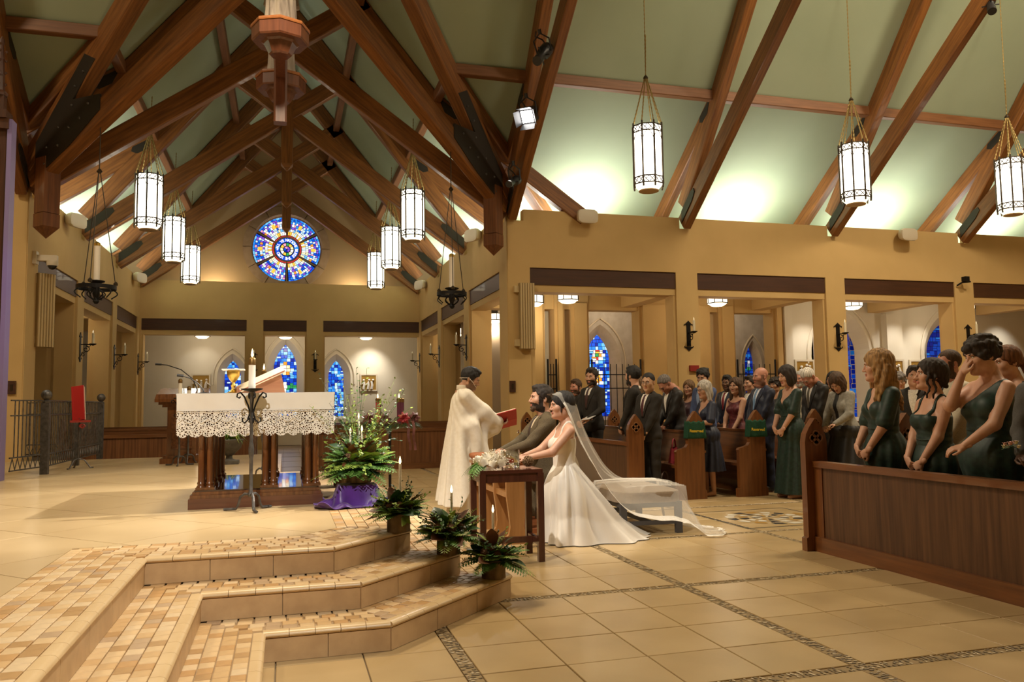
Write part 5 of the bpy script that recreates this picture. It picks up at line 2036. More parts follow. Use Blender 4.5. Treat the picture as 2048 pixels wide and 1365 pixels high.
# ---------------------------------------------------------------- heads (frame: origin between the eyes' depth, face to -y)
def head_prims(sex, jowl=0.):
    f = sex == 'f'
    w = .95 if f else 1.
    P = [EL((0, .014, .035), (.076 * w, .097, .086), .02), EL((0, -.024, -.03), (.063 * w + jowl, .072, .092), .04),
         EL((0, -.056, -.094), (.036 * w + jowl, .038, .028), .035), EL((0, -.088, -.102), (.017, .016, .015), .02)]
    for s in (-1, 1):
        P += [EL((s * .043 * w, -.060, -.024), (.026, .026, .024), .03), EL((s * (.050 + jowl), -.01, -.075), (.02, .03, .03), .03)]
    if jowl:
        P += [EL((0, -.045, -.118), (.05, .045, .03), .03)]
    P += [RC((-.034, -.086, .022), (.034, -.086, .022), .011, .011, .014)]
    for s in (-1, 1):
        P += [EL((s * .031, -.108, .003), (.020, .020, .012), .012, True)]
    P += [RC((0, -.094, .012), (0, -.113, -.030), .007, .0115, .008), EL((.011, -.102, -.034), (.009, .011, .008), .006), EL((-.011, -.102, -.034), (.009, .011, .008), .006)]
    P += [EL((0, -.096, -.0600), (.023, .011, .0055), .006), EL((0, -.094, -.0700), (.019, .011, .0065), .006)]
    for s in (-1, 1):
        P += [EL((s * .077 * w, .014, -.008), (.010, .019, .031), .006), EL((s * .086 * w, .008, -.006), (.008, .008, .018), .006, True)]
    P += [RC((0, .020, -.07), (0, .038, -.20), .050 if f else .057, .054 if f else .063, .03)]
    return P


HEADS = {}


def head_mesh(sex, jowl, h):
    key = (sex, jowl, h)
    if key not in HEADS:
        V, Q = nets(*field(head_prims(sex, jowl), h))
        HEADS[key] = (V, Q, V[Q].mean(1))
    return HEADS[key]


def nse(P, f, s=0.):
    return np.sin(P[..., 0] * f + 1.3 * np.sin(P[..., 2] * f * .7 + s)) * np.sin(P[..., 1] * f * 1.1 + s) * np.sin(P[..., 2] * f * .9 + s * 2)


HAIRS = {}


def hair_mesh(style, h):
    if (style, h) in HAIRS:
        return HAIRS[(style, h)]
    rg = random.Random(style)
    sk = lambda e: EL((0, .016, .038), (.076 + e, .097 + e, .086 + e), .02)
    cut = lambda c, n=(0, .75, .66): (lambda F, G: np.maximum(F, c - (G @ np.array(n)) + .010 * np.sin(G[..., 0] * 110) * np.sin(G[..., 2] * 60 + 1) - .16 * np.maximum(0, np.abs(G[..., 0]) - .045)))
    face = [EL((0, -.10, -.055), (.066, .075, .115), .01, True)]
    P, post = [sk(.013)], cut(-.016)
    if style == 'short':
        P += [EL((0, -.06, .105), (.05, .035, .022), .02), EL((0, .0, .115), (.06, .06, .022), .02)]
        base = post
        post = lambda F, G: base(F + .0035 * nse(G, 90), G)
    elif style == 'crop':
        P = [sk(.0055)]
        post = cut(-.006)
    elif style == 'tousled':
        P = [sk(.018)] + [EL((rg.uniform(-.06, .06), rg.uniform(-.08, .08), rg.uniform(.09, .12)), (.03, .035, .02), .015) for _ in range(14)]
        base = cut(-.022)
        post = lambda F, G: base(F + .006 * nse(G, 70), G)
    elif style == 'fringe':
        base = cut(.002)
        post = lambda F, G: np.maximum(base(F + .002 * nse(G, 90), G), np.where(G[..., 1] < .03, 1, -1) * .02 + (G[..., 2] - .055) * .8)
        P = [sk(.008)]
    elif style == 'recede':
        P = [sk(.009)]
        base = cut(.010)
        post = lambda F, G: base(F + .002 * nse(G, 90), G)
    elif style == 'bob':
        P = [sk(.02), EL((0, .035, -.03), (.098, .095, .115), .03)] + [EL((s * .07, -.02, -.05), (.035, .06, .09), .03) for s in (-1, 1)] + [EL((0, -.085, -.07), (.060, .09, .13), .012, True)]
        post = lambda F, G: F + .004 * nse(G * np.array((1, 1, .25)), 110)
    elif style == 'shoulder':
        P = [sk(.018), EL((0, .05, -.06), (.085, .06, .16), .03)] + [RC((s * .072, .0, .02), (s * .082, .0, -.20), .032, .03, .03) for s in (-1, 1)] + [RC((s * .05, .07, -.05), (s * .07, .07, -.24), .04, .035, .03) for s in (-1, 1)] + [EL((0, -.09, -.06), (.060, .09, .13), .012, True)]
        post = lambda F, G: F + .004 * nse(G * np.array((1, 1, .22)), 110)
    elif style == 'long':
        P = [sk(.024), EL((0, .06, -.06), (.10, .065, .16), .03)] + [EL((0, -.085, -.055), (.056, .085, .12), .012, True)]
        for k in range(26):
            a = -.55 + (PI + 1.1) * k / 25
            x, y = .088 * math.cos(a), .02 + .075 * math.sin(a)
            pts = [(x, y, .03)]
            ph = rg.uniform(0, 6)
            L = rg.uniform(.30, .40)
            for q in range(1, 9):
                t = q / 8
                sp = 1 + .45 * t
                pts.append((x * sp + .012 * math.sin(ph + 9 * t), y * sp + .012 * math.cos(ph + 9 * t) + (.0 if y > 0 else -.03 * t), .03 - L * t))
            P += [RC(pts[q], pts[q + 1], .022 - .0012 * q, .021 - .0012 * q, .012) for q in range(8)]
        post = lambda F, G: F + .004 * nse(G * np.array((1, 1, .3)), 120)
    elif style == 'updo':
        P = [sk(.022), EL((0, .085, -.03), (.065, .055, .06), .03), EL((0, .06, .03), (.085, .075, .085), .03)]
        for s in (-1, 1):
            for k in range(2):
                y0 = -.045 + .05 * k
                pts = [(s * .082, y0, .01)] + [(s * (.090 + .010 * math.sin(q * 1.5)), y0 - .004 + .012 * math.cos(q * 1.5), .01 - .028 * q) for q in range(1, 8)]
                P += [RC(pts[q], pts[q + 1], .011 - .0006 * q, .0105 - .0006 * q, .008) for q in range(7)]
        for k in range(16):
            P += [EL((rg.uniform(-.06, .06), .10 + rg.uniform(-.03, .03), rg.uniform(-.10, .05)), (.022, .022, .022), .01)]
        P.insert(3, EL((0, -.095, -.05), (.060, .085, .115), .012, True))
        post = lambda F, G: F + .003 * nse(G * np.array((1, 1, .4)), 130)
    elif style == 'chignon':
        P = [sk(.016), EL((0, .085, -.02), (.055, .045, .05), .03), EL((0, .06, .04), (.08, .07, .08), .03)]
        P += [RC((s * .078, -.03, .01), (s * .076, -.035, -.06), .007, .004, .008) for s in (-1, 1)]
        base = cut(-.04)
        post = lambda F, G: np.where(G[..., 2] < -.01, F, base(F, G)) + .003 * nse(G * np.array((1, 1, .3)), 120)
        P.append(EL((0, -.10, -.06), (.063, .09, .115), .01, True))
    elif style == 'curly':
        P = [sk(.018)]
        for k in range(110):
            a, z = rg.uniform(0, 2 * PI), rg.uniform(-.55, 1)
            r_ = math.sqrt(max(0, 1 - z * z))
            p = (.092 * r_ * math.cos(a), .016 + .115 * r_ * math.sin(a), .035 + .10 * z)
            if .75 * p[1] + .66 * p[2] > -.035:
                P.append(EL(p, (.021, .021, .019), .008))
        post = cut(-.055)
    elif style == 'grey_long':
        P = [sk(.022), EL((0, .05, -.05), (.095, .075, .13), .03)] + [RC((s * .078, -.01, .02), (s * .088, -.005, -.15), .034, .03, .03) for s in (-1, 1)] + [EL((0, -.09, -.06), (.058, .09, .13), .012, True)]
        post = lambda F, G: F + .004 * nse(G * np.array((1, 1, .25)), 110)
    elif style == 'tail':
        P = [sk(.016), EL((0, .09, .0), (.05, .045, .05), .02)]
        pts = [(.0, .11, .0)] + [(.01 * math.sin(q), .125 + .012 * q, -.045 * q) for q in range(1, 8)]
        P += [RC(pts[q], pts[q + 1], .036 - .002 * q, .035 - .002 * q, .01) for q in range(7)]
        base = cut(-.03)
        post = lambda F, G: np.where(G[..., 1] > .06, F, base(F, G)) + .003 * nse(G * np.array((1, 1, .3)), 120)
    V, Q = nets(*field(P, h, post))
    HAIRS[(style, h)] = (V, Q)
    return V, Q


# ---------------------------------------------------------------- hands (wrist at origin, fingers +z, palm -y, thumb +x)
HANDS = {}


def hand_mesh(curl, h):
    if (curl, h) in HANDS:
        return HANDS[(curl, h)]
    c1, c2, th = {'relax': (.35, .45, .4), 'clasp': (.95, 1.05, .7), 'flat': (.08, .12, .3), 'hold': (.55, .75, .9), 'pinch': (.75, .5, 1.)}[curl]
    P = [RC((0, 0, -.035), (0, 0, .01), .027, .026, .02, (1, .8, 1)), EL((0, 0, .045), (.041, .0155, .046), .02), EL((.022, -.008, .028), (.018, .015, .028), .015)]
    for x, L in ((-.030, .062), (-.0105, .074), (.0100, .079), (.030, .070)):
        p0 = Vector((x * .92, 0, .078))
        a = c1 * (1 + .12 * (x < 0))
        p1 = p0 + Vector((x * .12, -math.sin(a), math.cos(a))) * L * .5
        p2 = p1 + Vector((0, -math.sin(a + c2), math.cos(a + c2))) * L * .32
        p3 = p2 + Vector((0, -math.sin(a + 1.7 * c2), math.cos(a + 1.7 * c2))) * L * .24
        P += [RC(p0, p1, .0095, .0088, .006), RC(p1, p2, .0088, .0082, .003), RC(p2, p3, .0082, .0070, .003)]
    t0 = Vector((.026, -.006, .018))
    t1 = t0 + Vector((.026, -.012 * th, .028))
    t2 = t1 + Vector((.010 - .012 * th, -.016 * th, .026))
    t3 = t2 + Vector((.002 - .016 * th, -.010 * th, .022))
    P += [RC(t0, t1, .0135, .0115, .012), RC(t1, t2, .011, .0098, .003), RC(t2, t3, .0098, .0080, .003)]
    V, Q = nets(*field(P, h))
    HANDS[(curl, h)] = (V, Q)
    return V, Q


def frame(z, y):
    """rotation whose local z is z and whose local -y is closest to y (palm side)"""
    z = Vector(z).normalized()
    y = -Vector(y)
    y = (y - z * y.dot(z)).normalized()
    x = y.cross(z)
    return np.array(Matrix((x, y, z)).transposed())


SKINS = {'fair': ((.62, .36, .25), (.56, .30, .20)), 'light': ((.58, .33, .22), (.52, .27, .17)), 'tan': ((.48, .26, .15), (.42, .21, .12)), 'ruddy': ((.58, .28, .19), (.50, .21, .14)),
         'asian': ((.56, .34, .21), (.50, .28, .17)), 'brown': ((.20, .095, .05), (.16, .07, .035)), 'dark': ((.10, .048, .028), (.075, .034, .02))}
HAIRC = {'black': (.012, .010, .010), 'dark': (.022, .014, .010), 'brown': (.06, .030, .014), 'auburn': (.13, .050, .018), 'blonde': (.30, .17, .065), 'grey': (.38, .35, .31), 'white': (.62, .58, .52), 'salt': (.14, .12, .11), 'lbrown': (.14, .075, .03)}


def skin_mat(k):
    a, b = SKINS[k]
    m = mat('skin_' + k, a, .5, b, 14, lo=.3, hi=.75)
    bs_ = m.node_tree.nodes['Principled BSDF']
    bs_.inputs['Subsurface Weight'].default_value = .08
    bs_.inputs['Subsurface Radius'].default_value = (.02, .008, .004)
    return m


def lips_mat(k):
    a = SKINS[k][0]
    return mat('lips_' + k, (a[0] * .78, a[1] * .48, a[2] * .5), .45)


def hair_mat(k):
    c = HAIRC[k]
    return mat('hair_' + k, tuple(v * .6 for v in c), .72, tuple(min(1, v * 1.6) for v in c), 70, (1, 1, .12), .7, detail=4, bdist=.006)


def cloth(name, c, rough=.85, sc=160., c2=None, sheen=0., bump=.12):
    return mat('cloth_' + name, c, rough, c2 or tuple(v * 1.3 for v in c), sc, sheen=sheen, bump=bump, bdist=.002)


EYEW = mat('eye_white', (.75, .70, .64), .25)
EYED = mat('eye_iris', (.03, .018, .01), .15)
SHOE = mat('shoe_black', (.012, .011, .011), .35)


def arm_ik(S0, Wr, L1, L2, pole):
    S0, Wr = Vector(S0), Vector(Wr)
    d = Wr - S0
    L = min(d.length, (L1 + L2) * .995)
    d.normalize()
    a = (L1 * L1 - L2 * L2 + L * L) / (2 * L)
    hh = math.sqrt(max(0, L1 * L1 - a * a))
    p = Vector(pole) - d * Vector(pole).dot(d)
    return S0 + d * a + p.normalized() * hh, S0 + d * L


ARMS = {  # (wrist L, wrist R, finger dir L, finger dir R, palm L, palm R, curl)
    'clasp': ((.085, -.20, .90), (-.085, -.205, .92), (-.75, -.25, -.55), (.75, -.25, -.55), (0, 1, .1), (0, 1, .1), 'clasp'),
    'clasp_high': ((.08, -.24, 1.05), (-.08, -.24, 1.06), (-.75, -.45, .1), (.75, -.45, .1), (0, .6, -.5), (0, .6, -.5), 'clasp'),
    'side': ((.27, -.02, .86), (-.27, -.02, .86), (0, -.1, -1), (0, -.1, -1), (-1, 0, 0), (1, 0, 0), 'relax'),
    'rest': ((.20, -.26, .98), (-.20, -.26, .98), (-.3, -.9, -.2), (.3, -.9, -.2), (0, 0, -1), (0, 0, -1), 'hold')}


def torso_prims(sex, g, e=0., breast=True):
    """torso inflated by e"""
    f = sex == 'f'
    gw = g if g < 1 else 1 + (g - 1) * 1.0
    if not f:
        P = [EL((0, .012, .94), (.162 * gw + e, .112 * gw + e, .13 + e), .06), EL((0, .0 - .05 * (g - 1), 1.09), (.148 * g + e, .108 * g * g + e, .17 + e), .06),
             EL((0, .004, 1.27), (.166 + .04 * (g - 1) + e, .114 * (1 + .5 * (g - 1)) + e, .18 + e), .06), RC((-.150, .012, 1.405), (.150, .012, 1.405), .056 + e, .056 + e, .05)]
        nk = .15
    else:
        P = [EL((0, .015, .93), (.163 * gw + e, .118 * gw + e, .13 + e), .06), EL((0, .0, 1.09), (.122 * g + e, .092 * g + e, .16 + e), .06),
             EL((0, .008, 1.26), (.142 * (1 + .7 * (g - 1)) + e, .100 * (1 + .5 * (g - 1)) + e, .16 + e), .06), RC((-.128, .016, 1.385), (.128, .016, 1.385), .046 + e, .046 + e, .05)]
        if breast:
            P += [EL((s * .066, -.070 * (1 + .4 * (g - 1)), 1.245), (.062 * g + e, .058 * g + e, .062 * g + e), .03) for s in (-1, 1)]
        nk = .125
    for s in (-1, 1):
        P += [RC((s * nk * .75, .022, 1.42 if not f else 1.40), (s * .03, .034, 1.485 if not f else 1.47), .045 + e * .6, .045 + e * .3, .04)]
    return P


HS = 1.07


class Person:
    def __init__(s, label, pos, heading, H=1.75, sex='m', skin='light', g=1., head=(0, 0, 0), hair=('short', 'dark'), beard=None, glasses=False, arms='clasp', lean=0., fine=True,
                 kneel=False, sleeves=True, z=0., group='wedding guests', jowl=0., legs=True, pole=None):
        s.t = thing('person', label, 'person', (pos[0], pos[1], z), R(heading) + PI / 2, group)
        s.sex, s.g, s.skin, s.sleeves, s.kneel = sex, g, skin, sleeves, kneel
        s.k = H / 1.75
        s.lean = R(lean)
        s.h_head, s.h_body, s.h_hand = (.0052, .013, .0042) if fine else (.0068, .017, .0058)
        s.sk, s.hm = skin_mat(skin), hair_mat(hair[1])
        f = sex == 'f'
        s.SH = [(sg * (.175 if not f else .150), .014, 1.405 if not f else 1.385) for sg in (1, -1)]
        A = ARMS[arms] if isinstance(arms, str) else arms
        s.el, s.wr = [], []
        for i in (0, 1):
            sg = (1, -1)[i]
            e, w = arm_ik(s.SH[i], A[i], .285, .255, (pole and pole[i]) or (sg * .8, .55, -.35))
            s.el.append(e)
            s.wr.append(w)
        B = Parts()
        # trunk, limbs
        ga = .9 + .1 * g if not f else .82 + .18 * g
        P = torso_prims(sex, g)
        for i in (0, 1):
            P += [RC(s.SH[i], s.el[i], .050 * ga, .041 * ga, .025), RC(s.el[i], s.wr[i], .042 * ga, .027, .02)]
        if legs:
            for sg in (1, -1):
                hp = (sg * .088, .01, .92)
                if kneel:
                    kn, an = (sg * .10, -.04, .47), (sg * .10, .40, .44)
                    P += [RC(hp, kn, .085 * gmin(g), .058, .04), RC(kn, an, .056, .04, .03), RC(an, (sg * .10, .46, .36), .036, .03, .02)]
                else:
                    kn, an = (sg * .098, .0, .50), (sg * .10, .025, .09)
                    P += [RC(hp, kn, .085 * gmin(g), .055, .04), RC(kn, an, .053, .038, .03), RC((sg * .10, .03, .04), (sg * .112, -.15, .028), .036, .028, .02)]
        P += [RC((0, .036, 1.44), (0, .032, 1.53), .062 if not f else .054, .054 if not f else .047, .03)]
        V, Q = nets(*field(P, s.h_body))
        B.add(V, Q, 0)
        # head
        V, Q, C = head_mesh(sex, jowl, s.h_head)
        m = np.zeros(len(Q), int)
        lip = (np.abs(C[:, 0]) < .024) & (C[:, 1] < -.094) & (C[:, 2] > -.077) & (C[:, 2] < -.053)
        m[lip] = 1
        if beard:
            bz = (C[:, 2] < -.040 - .35 * (C[:, 1] + .09)) & (C[:, 2] > -.14) & (C[:, 1] < .02) & ~lip & (C[:, 2] < -.035) & ~((np.abs(C[:, 0]) < .022) & (C[:, 2] > -.046))
            bz &= C[:, 2] > (-.118 - .35 * (C[:, 1] + .05))
            m[bz] = 5 if beard == 'stubble' else 2
            side = (C[:, 1] > -.045) & (C[:, 1] < .0) & (C[:, 2] < .02) & (C[:, 2] > -.1) & (np.abs(C[:, 0]) > .05)
            m[side] = 5 if beard == 'stubble' else 2
        y, p, r_ = [R(v) for v in head]
        Hm = np.array((Matrix.Rotation(y, 3, 'Z') @ Matrix.Rotation(p, 3, 'X') @ Matrix.Rotation(r_, 3, 'Y')))
        piv = np.array((0, .036, -.125))
        hc = np.array((0, .03, 1.515 if not f else 1.50))
        s.HT = lambda X: (np.asarray(X) - piv) * HS @ Hm.T + hc
        B.add(s.HT(V), Q, m)
        eb = MB()
        for sg in (-1, 1):
            eb.ball((sg * .0310, -.0800, .0035), .0125, 9)
        B.add(s.HT(np.array(eb.v)), eb.f, 3)
        eb = MB()
        for sg in (-1, 1):
            eb.ball((sg * .0310, -.0868, .0030), .0066, 7)
        B.add(s.HT(np.array(eb.v)), eb.f, 4)
        eb = MB()
        for sg in (-1, 1):
            eb.tube([(sg * .015, -.0985, .0205), (sg * .030, -.097, .0255), (sg * .048, -.085, .0205)], [.0035, .0045, .002], 5)
            eb.tube([(sg * .017, -.0905, .010), (sg * .031, -.0925, .0135), (sg * .046, -.083, .009)], .0022, 4)
        B.add(s.HT(np.array(eb.v)), eb.f, 2)
        # hands
        for i in (0, 1):
            V, Q = hand_mesh(A[6] if isinstance(A[6], str) else A[6][i], s.h_hand)
            V = V.copy()
            if i == 1:
                V = V * np.array((-1, 1, 1))
                Q = Q[:, ::-1]
            if f:
                V = V * .92
            M3 = frame(A[2 + i], A[4 + i])
            if i == 1:
                pass
            B.add(V @ M3.T + np.array(s.wr[i]), Q, 0)
        s.body = B.build('body', [s.sk, lips_mat(skin), s.hm, EYEW, EYED, mat('stubble_' + skin, tuple(v * .42 for v in SKINS[skin][0]), .7)], s.t, s.T)
        # hair
        if hair[0] != 'bald':
            V, Q = hair_mesh(hair[0], .0055 if fine else .0075)
            Hh = Parts()
            Hh.add(s.HT(V), Q, 0)
            Hh.build('hair', [s.hm], s.t, s.T)
        if beard and beard != 'stubble':
            V, Q = nets(*field([EL((0, -.062, -.088), (.046, .037, .034), .02), EL((0, -.084, -.108), (.022, .017, .019), .02), EL((0, -.097, -.068), (.021, .02, .012), .006, True), RC((-.020, -.098, -.050), (.020, -.098, -.050), .006, .006, .006)], .0055, lambda F, G: F + .0025 * nse(G, 150)))
            Hh = Parts()
            Hh.add(s.HT(V), Q, 0)
            Hh.build('beard', [hair_mat(beard if beard in HAIRC else hair[1])], s.t, s.T)
        if glasses:
            gl = MB()
            for sg in (-1, 1):
                gl.tube([(sg * .031 + .021 * math.cos(q * PI / 6), -.107 + .004 * abs(math.cos(q * PI / 6)), .001 + .016 * math.sin(q * PI / 6)) for q in range(13)], .0018, 4)
                gl.tube([(sg * .052, -.104, .006), (sg * .078, -.05, .008), (sg * .080, .01, .004)], .0018, 4)
            gl.tube([(-.010, -.107, .004), (.010, -.107, .004)], .0016, 4)
            Hh = Parts()
            Hh.add(s.HT(np.array(gl.v)), gl.f, 0)
            Hh.build('glasses', [mat('glasses_frame', (.02, .018, .018), .3)], s.t, s.T)

    def T(s, V):
        """lean at the hips, then scale to the person's height"""
        V = np.asarray(V, float).copy()
        if s.lean:
            t = np.clip((V[:, 2] - .92) / .22, 0, 1)
            a = s.lean * t * t * (3 - 2 * t)
            y, z = V[:, 1], V[:, 2] - .95
            V[:, 1], V[:, 2] = y * np.cos(a) - z * np.sin(a), .95 + y * np.sin(a) + z * np.cos(a)
        V = V * s.k
        if s.sex == 'f':
            V[:, 2] *= 1.01
        return V

    def shell(s, name, prims, m, h=None, post=None, zcut=None, ztop=None):
        def pp(F, G):
            if post is not None:
                F = post(F, G)
            if zcut is not None:
                F = np.maximum(F, zcut - G[..., 2])
            if ztop is not None:
                F = np.maximum(F, ztop(G) if callable(ztop) else G[..., 2] - ztop)
            return F
        V, Q = nets(*field(prims, h or s.h_body * .9, pp))
        P = Parts()
        P.add(V, Q, 0)
        return P.build(name, [m], s.t, s.T)

    def patch(s, name, prims, A, B, m, off=.006, n=14, nw=5, both=False):
        """strip laid on the front of the torso between polylines A and B in (x,z)"""
        def samp(L, u):
            q = u * (len(L) - 1)
            i = min(int(q), len(L) - 2)
            t = q - i
            return (L[i][0] + (L[i + 1][0] - L[i][0]) * t, L[i][1] + (L[i + 1][1] - L[i][1]) * t)
        Pp = Parts()
        for mir in ((1, -1) if both else (1,)):
            XZ = []
            for j in range(n):
                a, b = samp(A, j / (n - 1)), samp(B, j / (n - 1))
                for i in range(nw):
                    t = i / (nw - 1)
                    XZ.append((mir * (a[0] + (b[0] - a[0]) * t), a[1] + (b[1] - a[1]) * t))
            XZ = np.array(XZ)
            ys = np.linspace(-.34, .06, 81)
            G = np.zeros((len(XZ), 81, 3))
            G[..., 0], G[..., 2], G[..., 1] = XZ[:, None, 0], XZ[:, None, 1], ys
            F = evalp(prims, G)
            ins = F < 0
            i = np.where(ins.any(1), ins.argmax(1), 50)
            i = np.maximum(i, 1)
            f0, f1 = F[np.arange(len(XZ)), i - 1], F[np.arange(len(XZ)), i]
            y = ys[i - 1] + (ys[1] - ys[0]) * np.clip(f0 / np.where(abs(f0 - f1) < 1e-9, 1, f0 - f1), 0, 1)
            V = np.stack([XZ[:, 0], y - off, XZ[:, 1]], 1)
            V2 = V + np.array((0, off * .9, 0))
            Q = [(a * nw + b, a * nw + b + 1, (a + 1) * nw + b + 1, (a + 1) * nw + b) for a in range(n - 1) for b in range(nw - 1)]
            k = len(V)
            rim = [a * nw for a in range(n)] + [(n - 1) * nw + b for b in range(1, nw)] + [a * nw + nw - 1 for a in range(n - 2, -1, -1)] + [b for b in range(nw - 2, 0, -1)]
            Q2 = [(rim[q], rim[(q + 1) % len(rim)], k + rim[(q + 1) % len(rim)], k + rim[q]) for q in range(len(rim))]
            Pp.add(np.concatenate([V, V2]), Q + Q2, 0)
        return Pp.build(name, [m], s.t, s.T, True)

    def sleeve_prims(s, e, e2=None, cut=1., flare=0.):
        P = []
        ga = .9 + .1 * s.g if s.sex == 'm' else .82 + .18 * s.g
        for i in (0, 1):
            w = Vector(s.el[i]).lerp(Vector(s.wr[i]), cut)
            P += [RC(s.SH[i], s.el[i], .052 * ga + e, .043 * ga + (e2 or e), .02), RC(s.el[i], w, .043 * ga + (e2 or e), .030 + (e2 or e) + flare, .015)]
        return P

    def trousers(s, m, top=1.0):
        P = [EL((0, .012, .94), (.165 * s.g + .012, .118 * s.g + .012, .13), .05)]
        for sg in (1, -1):
            if s.kneel:
                P += [RC((sg * .088, .01, .92), (sg * .10, -.04, .47), .10, .072, .04), RC((sg * .10, -.04, .47), (sg * .10, .38, .44), .07, .055, .03)]
            else:
                P += [RC((sg * .088, .01, .90), (sg * .098, .0, .50), .098, .074, .03), RC((sg * .098, .0, .50), (sg * .10, .02, .07), .074, .062, .02)]
        s.shell('trousers', P, m, post=lambda F, G: F + .003 * np.sin(G[..., 2] * 40 + 8 * G[..., 0]) * np.sin(G[..., 0] * 30), ztop=top)
        for sg in (1, -1):
            b = MB()
            if s.kneel:
                b.tube([(sg * .10, .40, .43), (sg * .10, .45, .36), (sg * .10, .47, .30)], [.045, .045, .035], 10)
            else:
                b.tube([(sg * .10, .07, .035), (sg * .10, .04, .05), (sg * .105, -.06, .045), (sg * .112, -.15, .03), (sg * .114, -.19, .02)], [.03, .045, .045, .04, .02], 12, flat=.9)
            P2 = Parts()
            P2.mb(b, 0)
            P2.build('shoe', [SHOE], s.t, s.T)

    def suit(s, name, c, shirt=(.72, .68, .62), tie=(.05, .01, .02), c2=None, waistcoat=None, hem=.80, tm=None, open_=1.16):
        m = cloth(name, c, c2=c2)
        sm = cloth('shirt_%d%d%d' % tuple(int(v * 99) for v in shirt), shirt, sc=60)
        tp = torso_prims(s.sex, s.g, .020, False)
        P = tp + s.sleeve_prims(.014, .013, .93) + [EL((0, .012, .88), (.175 * s.g + .022, .128 * s.g + .02, .16), .05)]
        fold = lambda F, G: F + .0028 * np.sin(G[..., 2] * 46 + 9 * np.sin(G[..., 0] * 11) + 5 * G[..., 1]) * np.clip(np.abs(G[..., 0]) * 6, .25, 1)
        s.shell('jacket', P, m, post=fold, zcut=hem, ztop=lambda G: G[..., 2] - (1.525 - 1.3 * np.clip(-G[..., 1] + .01, 0, .06)))
        s.patch('shirt_front', tp, [(-.068, 1.475), (-.060, 1.38), (-.034, 1.26), (-.004, open_)], [(.068, 1.475), (.060, 1.38), (.034, 1.26), (.004, open_)], sm, .005, 16, 11)
        if waistcoat:
            s.patch('waistcoat', tp, [(-.050, 1.36), (-.035, 1.28), (-.008, open_ - .01)], [(.050, 1.36), (.035, 1.28), (.008, open_ - .01)], cloth('wc_' + name, waistcoat), .006, 12, 7)
        if tie:
            s.patch('tie', tp, [(-.020, 1.470), (-.014, 1.44), (-.027, 1.30), (-.008, open_)], [(.020, 1.470), (.014, 1.44), (.027, 1.30), (.008, open_)], cloth('tie_%d%d%d' % tuple(int(v * 99) for v in tie), tie, .5, 90), .012, 18, 5)
        s.patch('lapel', tp, [(.064, 1.485), (.058, 1.40), (.034, 1.27), (.004, open_ - .01)], [(.104, 1.466), (.116, 1.375), (.082, 1.29), (.016, open_ - .02)], m, .011, 18, 6, True)
        b = MB()
        for q in range(21):
            pass
        n = 20
        col = MB()

        def cf(u, v):
            a = -PI / 2 + .35 + (2 * PI - .7) * u
            r_ = .064 + .010 * v if s.sex == 'm' else .056 + .010 * v
            fr = -.5 * (math.cos(a + PI / 2) > .0)
            dz = -.032 * max(0, -math.sin(a))
            return (r_ * math.cos(a), .030 + r_ * 1.05 * math.sin(a), 1.505 - .045 * v + dz)
        col.grid(cf, 28, 4)
        Pc = Parts()
        Pc.mb(col, 0)
        o = Pc.build('shirt_collar', [sm], s.t, s.T)
        o.modifiers.new('s', 'SOLIDIFY').thickness = .004
        cu = Parts()
        for i in (0, 1):
            d = (Vector(s.wr[i]) - Vector(s.el[i])).normalized()
            w = Vector(s.wr[i])
            b = MB().tube([w - d * .03, w + d * .004], .034, 12)
            cu.mb(b, 0)
        cu.build('shirt_cuffs', [sm], s.t, s.T)
        s.trousers(tm or m)
        return m

    def skirt(s, m, z0=1.02, z1=.06, r0=(.15, .115), r1=(.30, .26), folds=11, amp=.016, name='skirt', back=0.):
        k0 = s.g

        def f(u, v):
            a = 2 * PI * u
            e = v ** .8
            rx, ry = (r0[0] * k0) * (1 - e) + r1[0] * e, (r0[1] * k0) * (1 - e) + r1[1] * e
            hip = .035 * math.sin(PI * min(1, v * 3.2)) * k0
            w = amp * v ** .6 * math.sin(folds * a + 2.2 * math.sin(2 * a) + 3 * v)
            return ((rx + hip + w) * math.cos(a), .012 + (ry + hip + w) * math.sin(a) + back * e * max(0, math.sin(a)), z0 + (z1 - z0) * v)
        P = Parts()
        P.mb(MB().grid(f, 84, 26, wrap=True), 0)
        return P.build(name, [m], s.t, s.T)

    def dress(s, name, c, neck='v', sleeve=None, long=True, c2=None, sheen=.06, rough=.55, hem=.06):
        m = cloth(name, c, rough, 30, c2, sheen, .05)
        tp = torso_prims('f', s.g, .010)
        P = list(tp)
        if sleeve == 'short':
            P += [RC(s.SH[i], Vector(s.SH[i]).lerp(Vector(s.el[i]), .88), .062, .072, .02) for i in (0, 1)]
        elif sleeve == 'long':
            P += s.sleeve_prims(.013, .014, .95)
        gather = lambda F, G: F + .0022 * np.sin(G[..., 2] * 130 + 14 * G[..., 0]) * np.exp(-((G[..., 2] - 1.10) / .07) ** 2)
        zc = .95
        if neck == 'v':
            top = lambda G: np.where(np.abs(G[..., 0]) > .19, G[..., 2] - 1.6, G[..., 2] - np.where(G[..., 1] < .0, 1.225 + 1.75 * np.abs(G[..., 0]), 1.40 + .35 * np.abs(G[..., 0])))
        elif neck == 'square':
            st = lambda G: np.abs(np.abs(G[..., 0]) - .098) < .018
            top = lambda G: G[..., 2] - np.where(st(G), 1.6, np.where(np.abs(G[..., 0]) > .112, 1.29, np.where(G[..., 1] < 0, 1.30, 1.33)))
        elif neck == 'one':
            top = lambda G: G[..., 2] - (1.30 + .95 * (G[..., 0] + .03))
        elif neck == 'round':
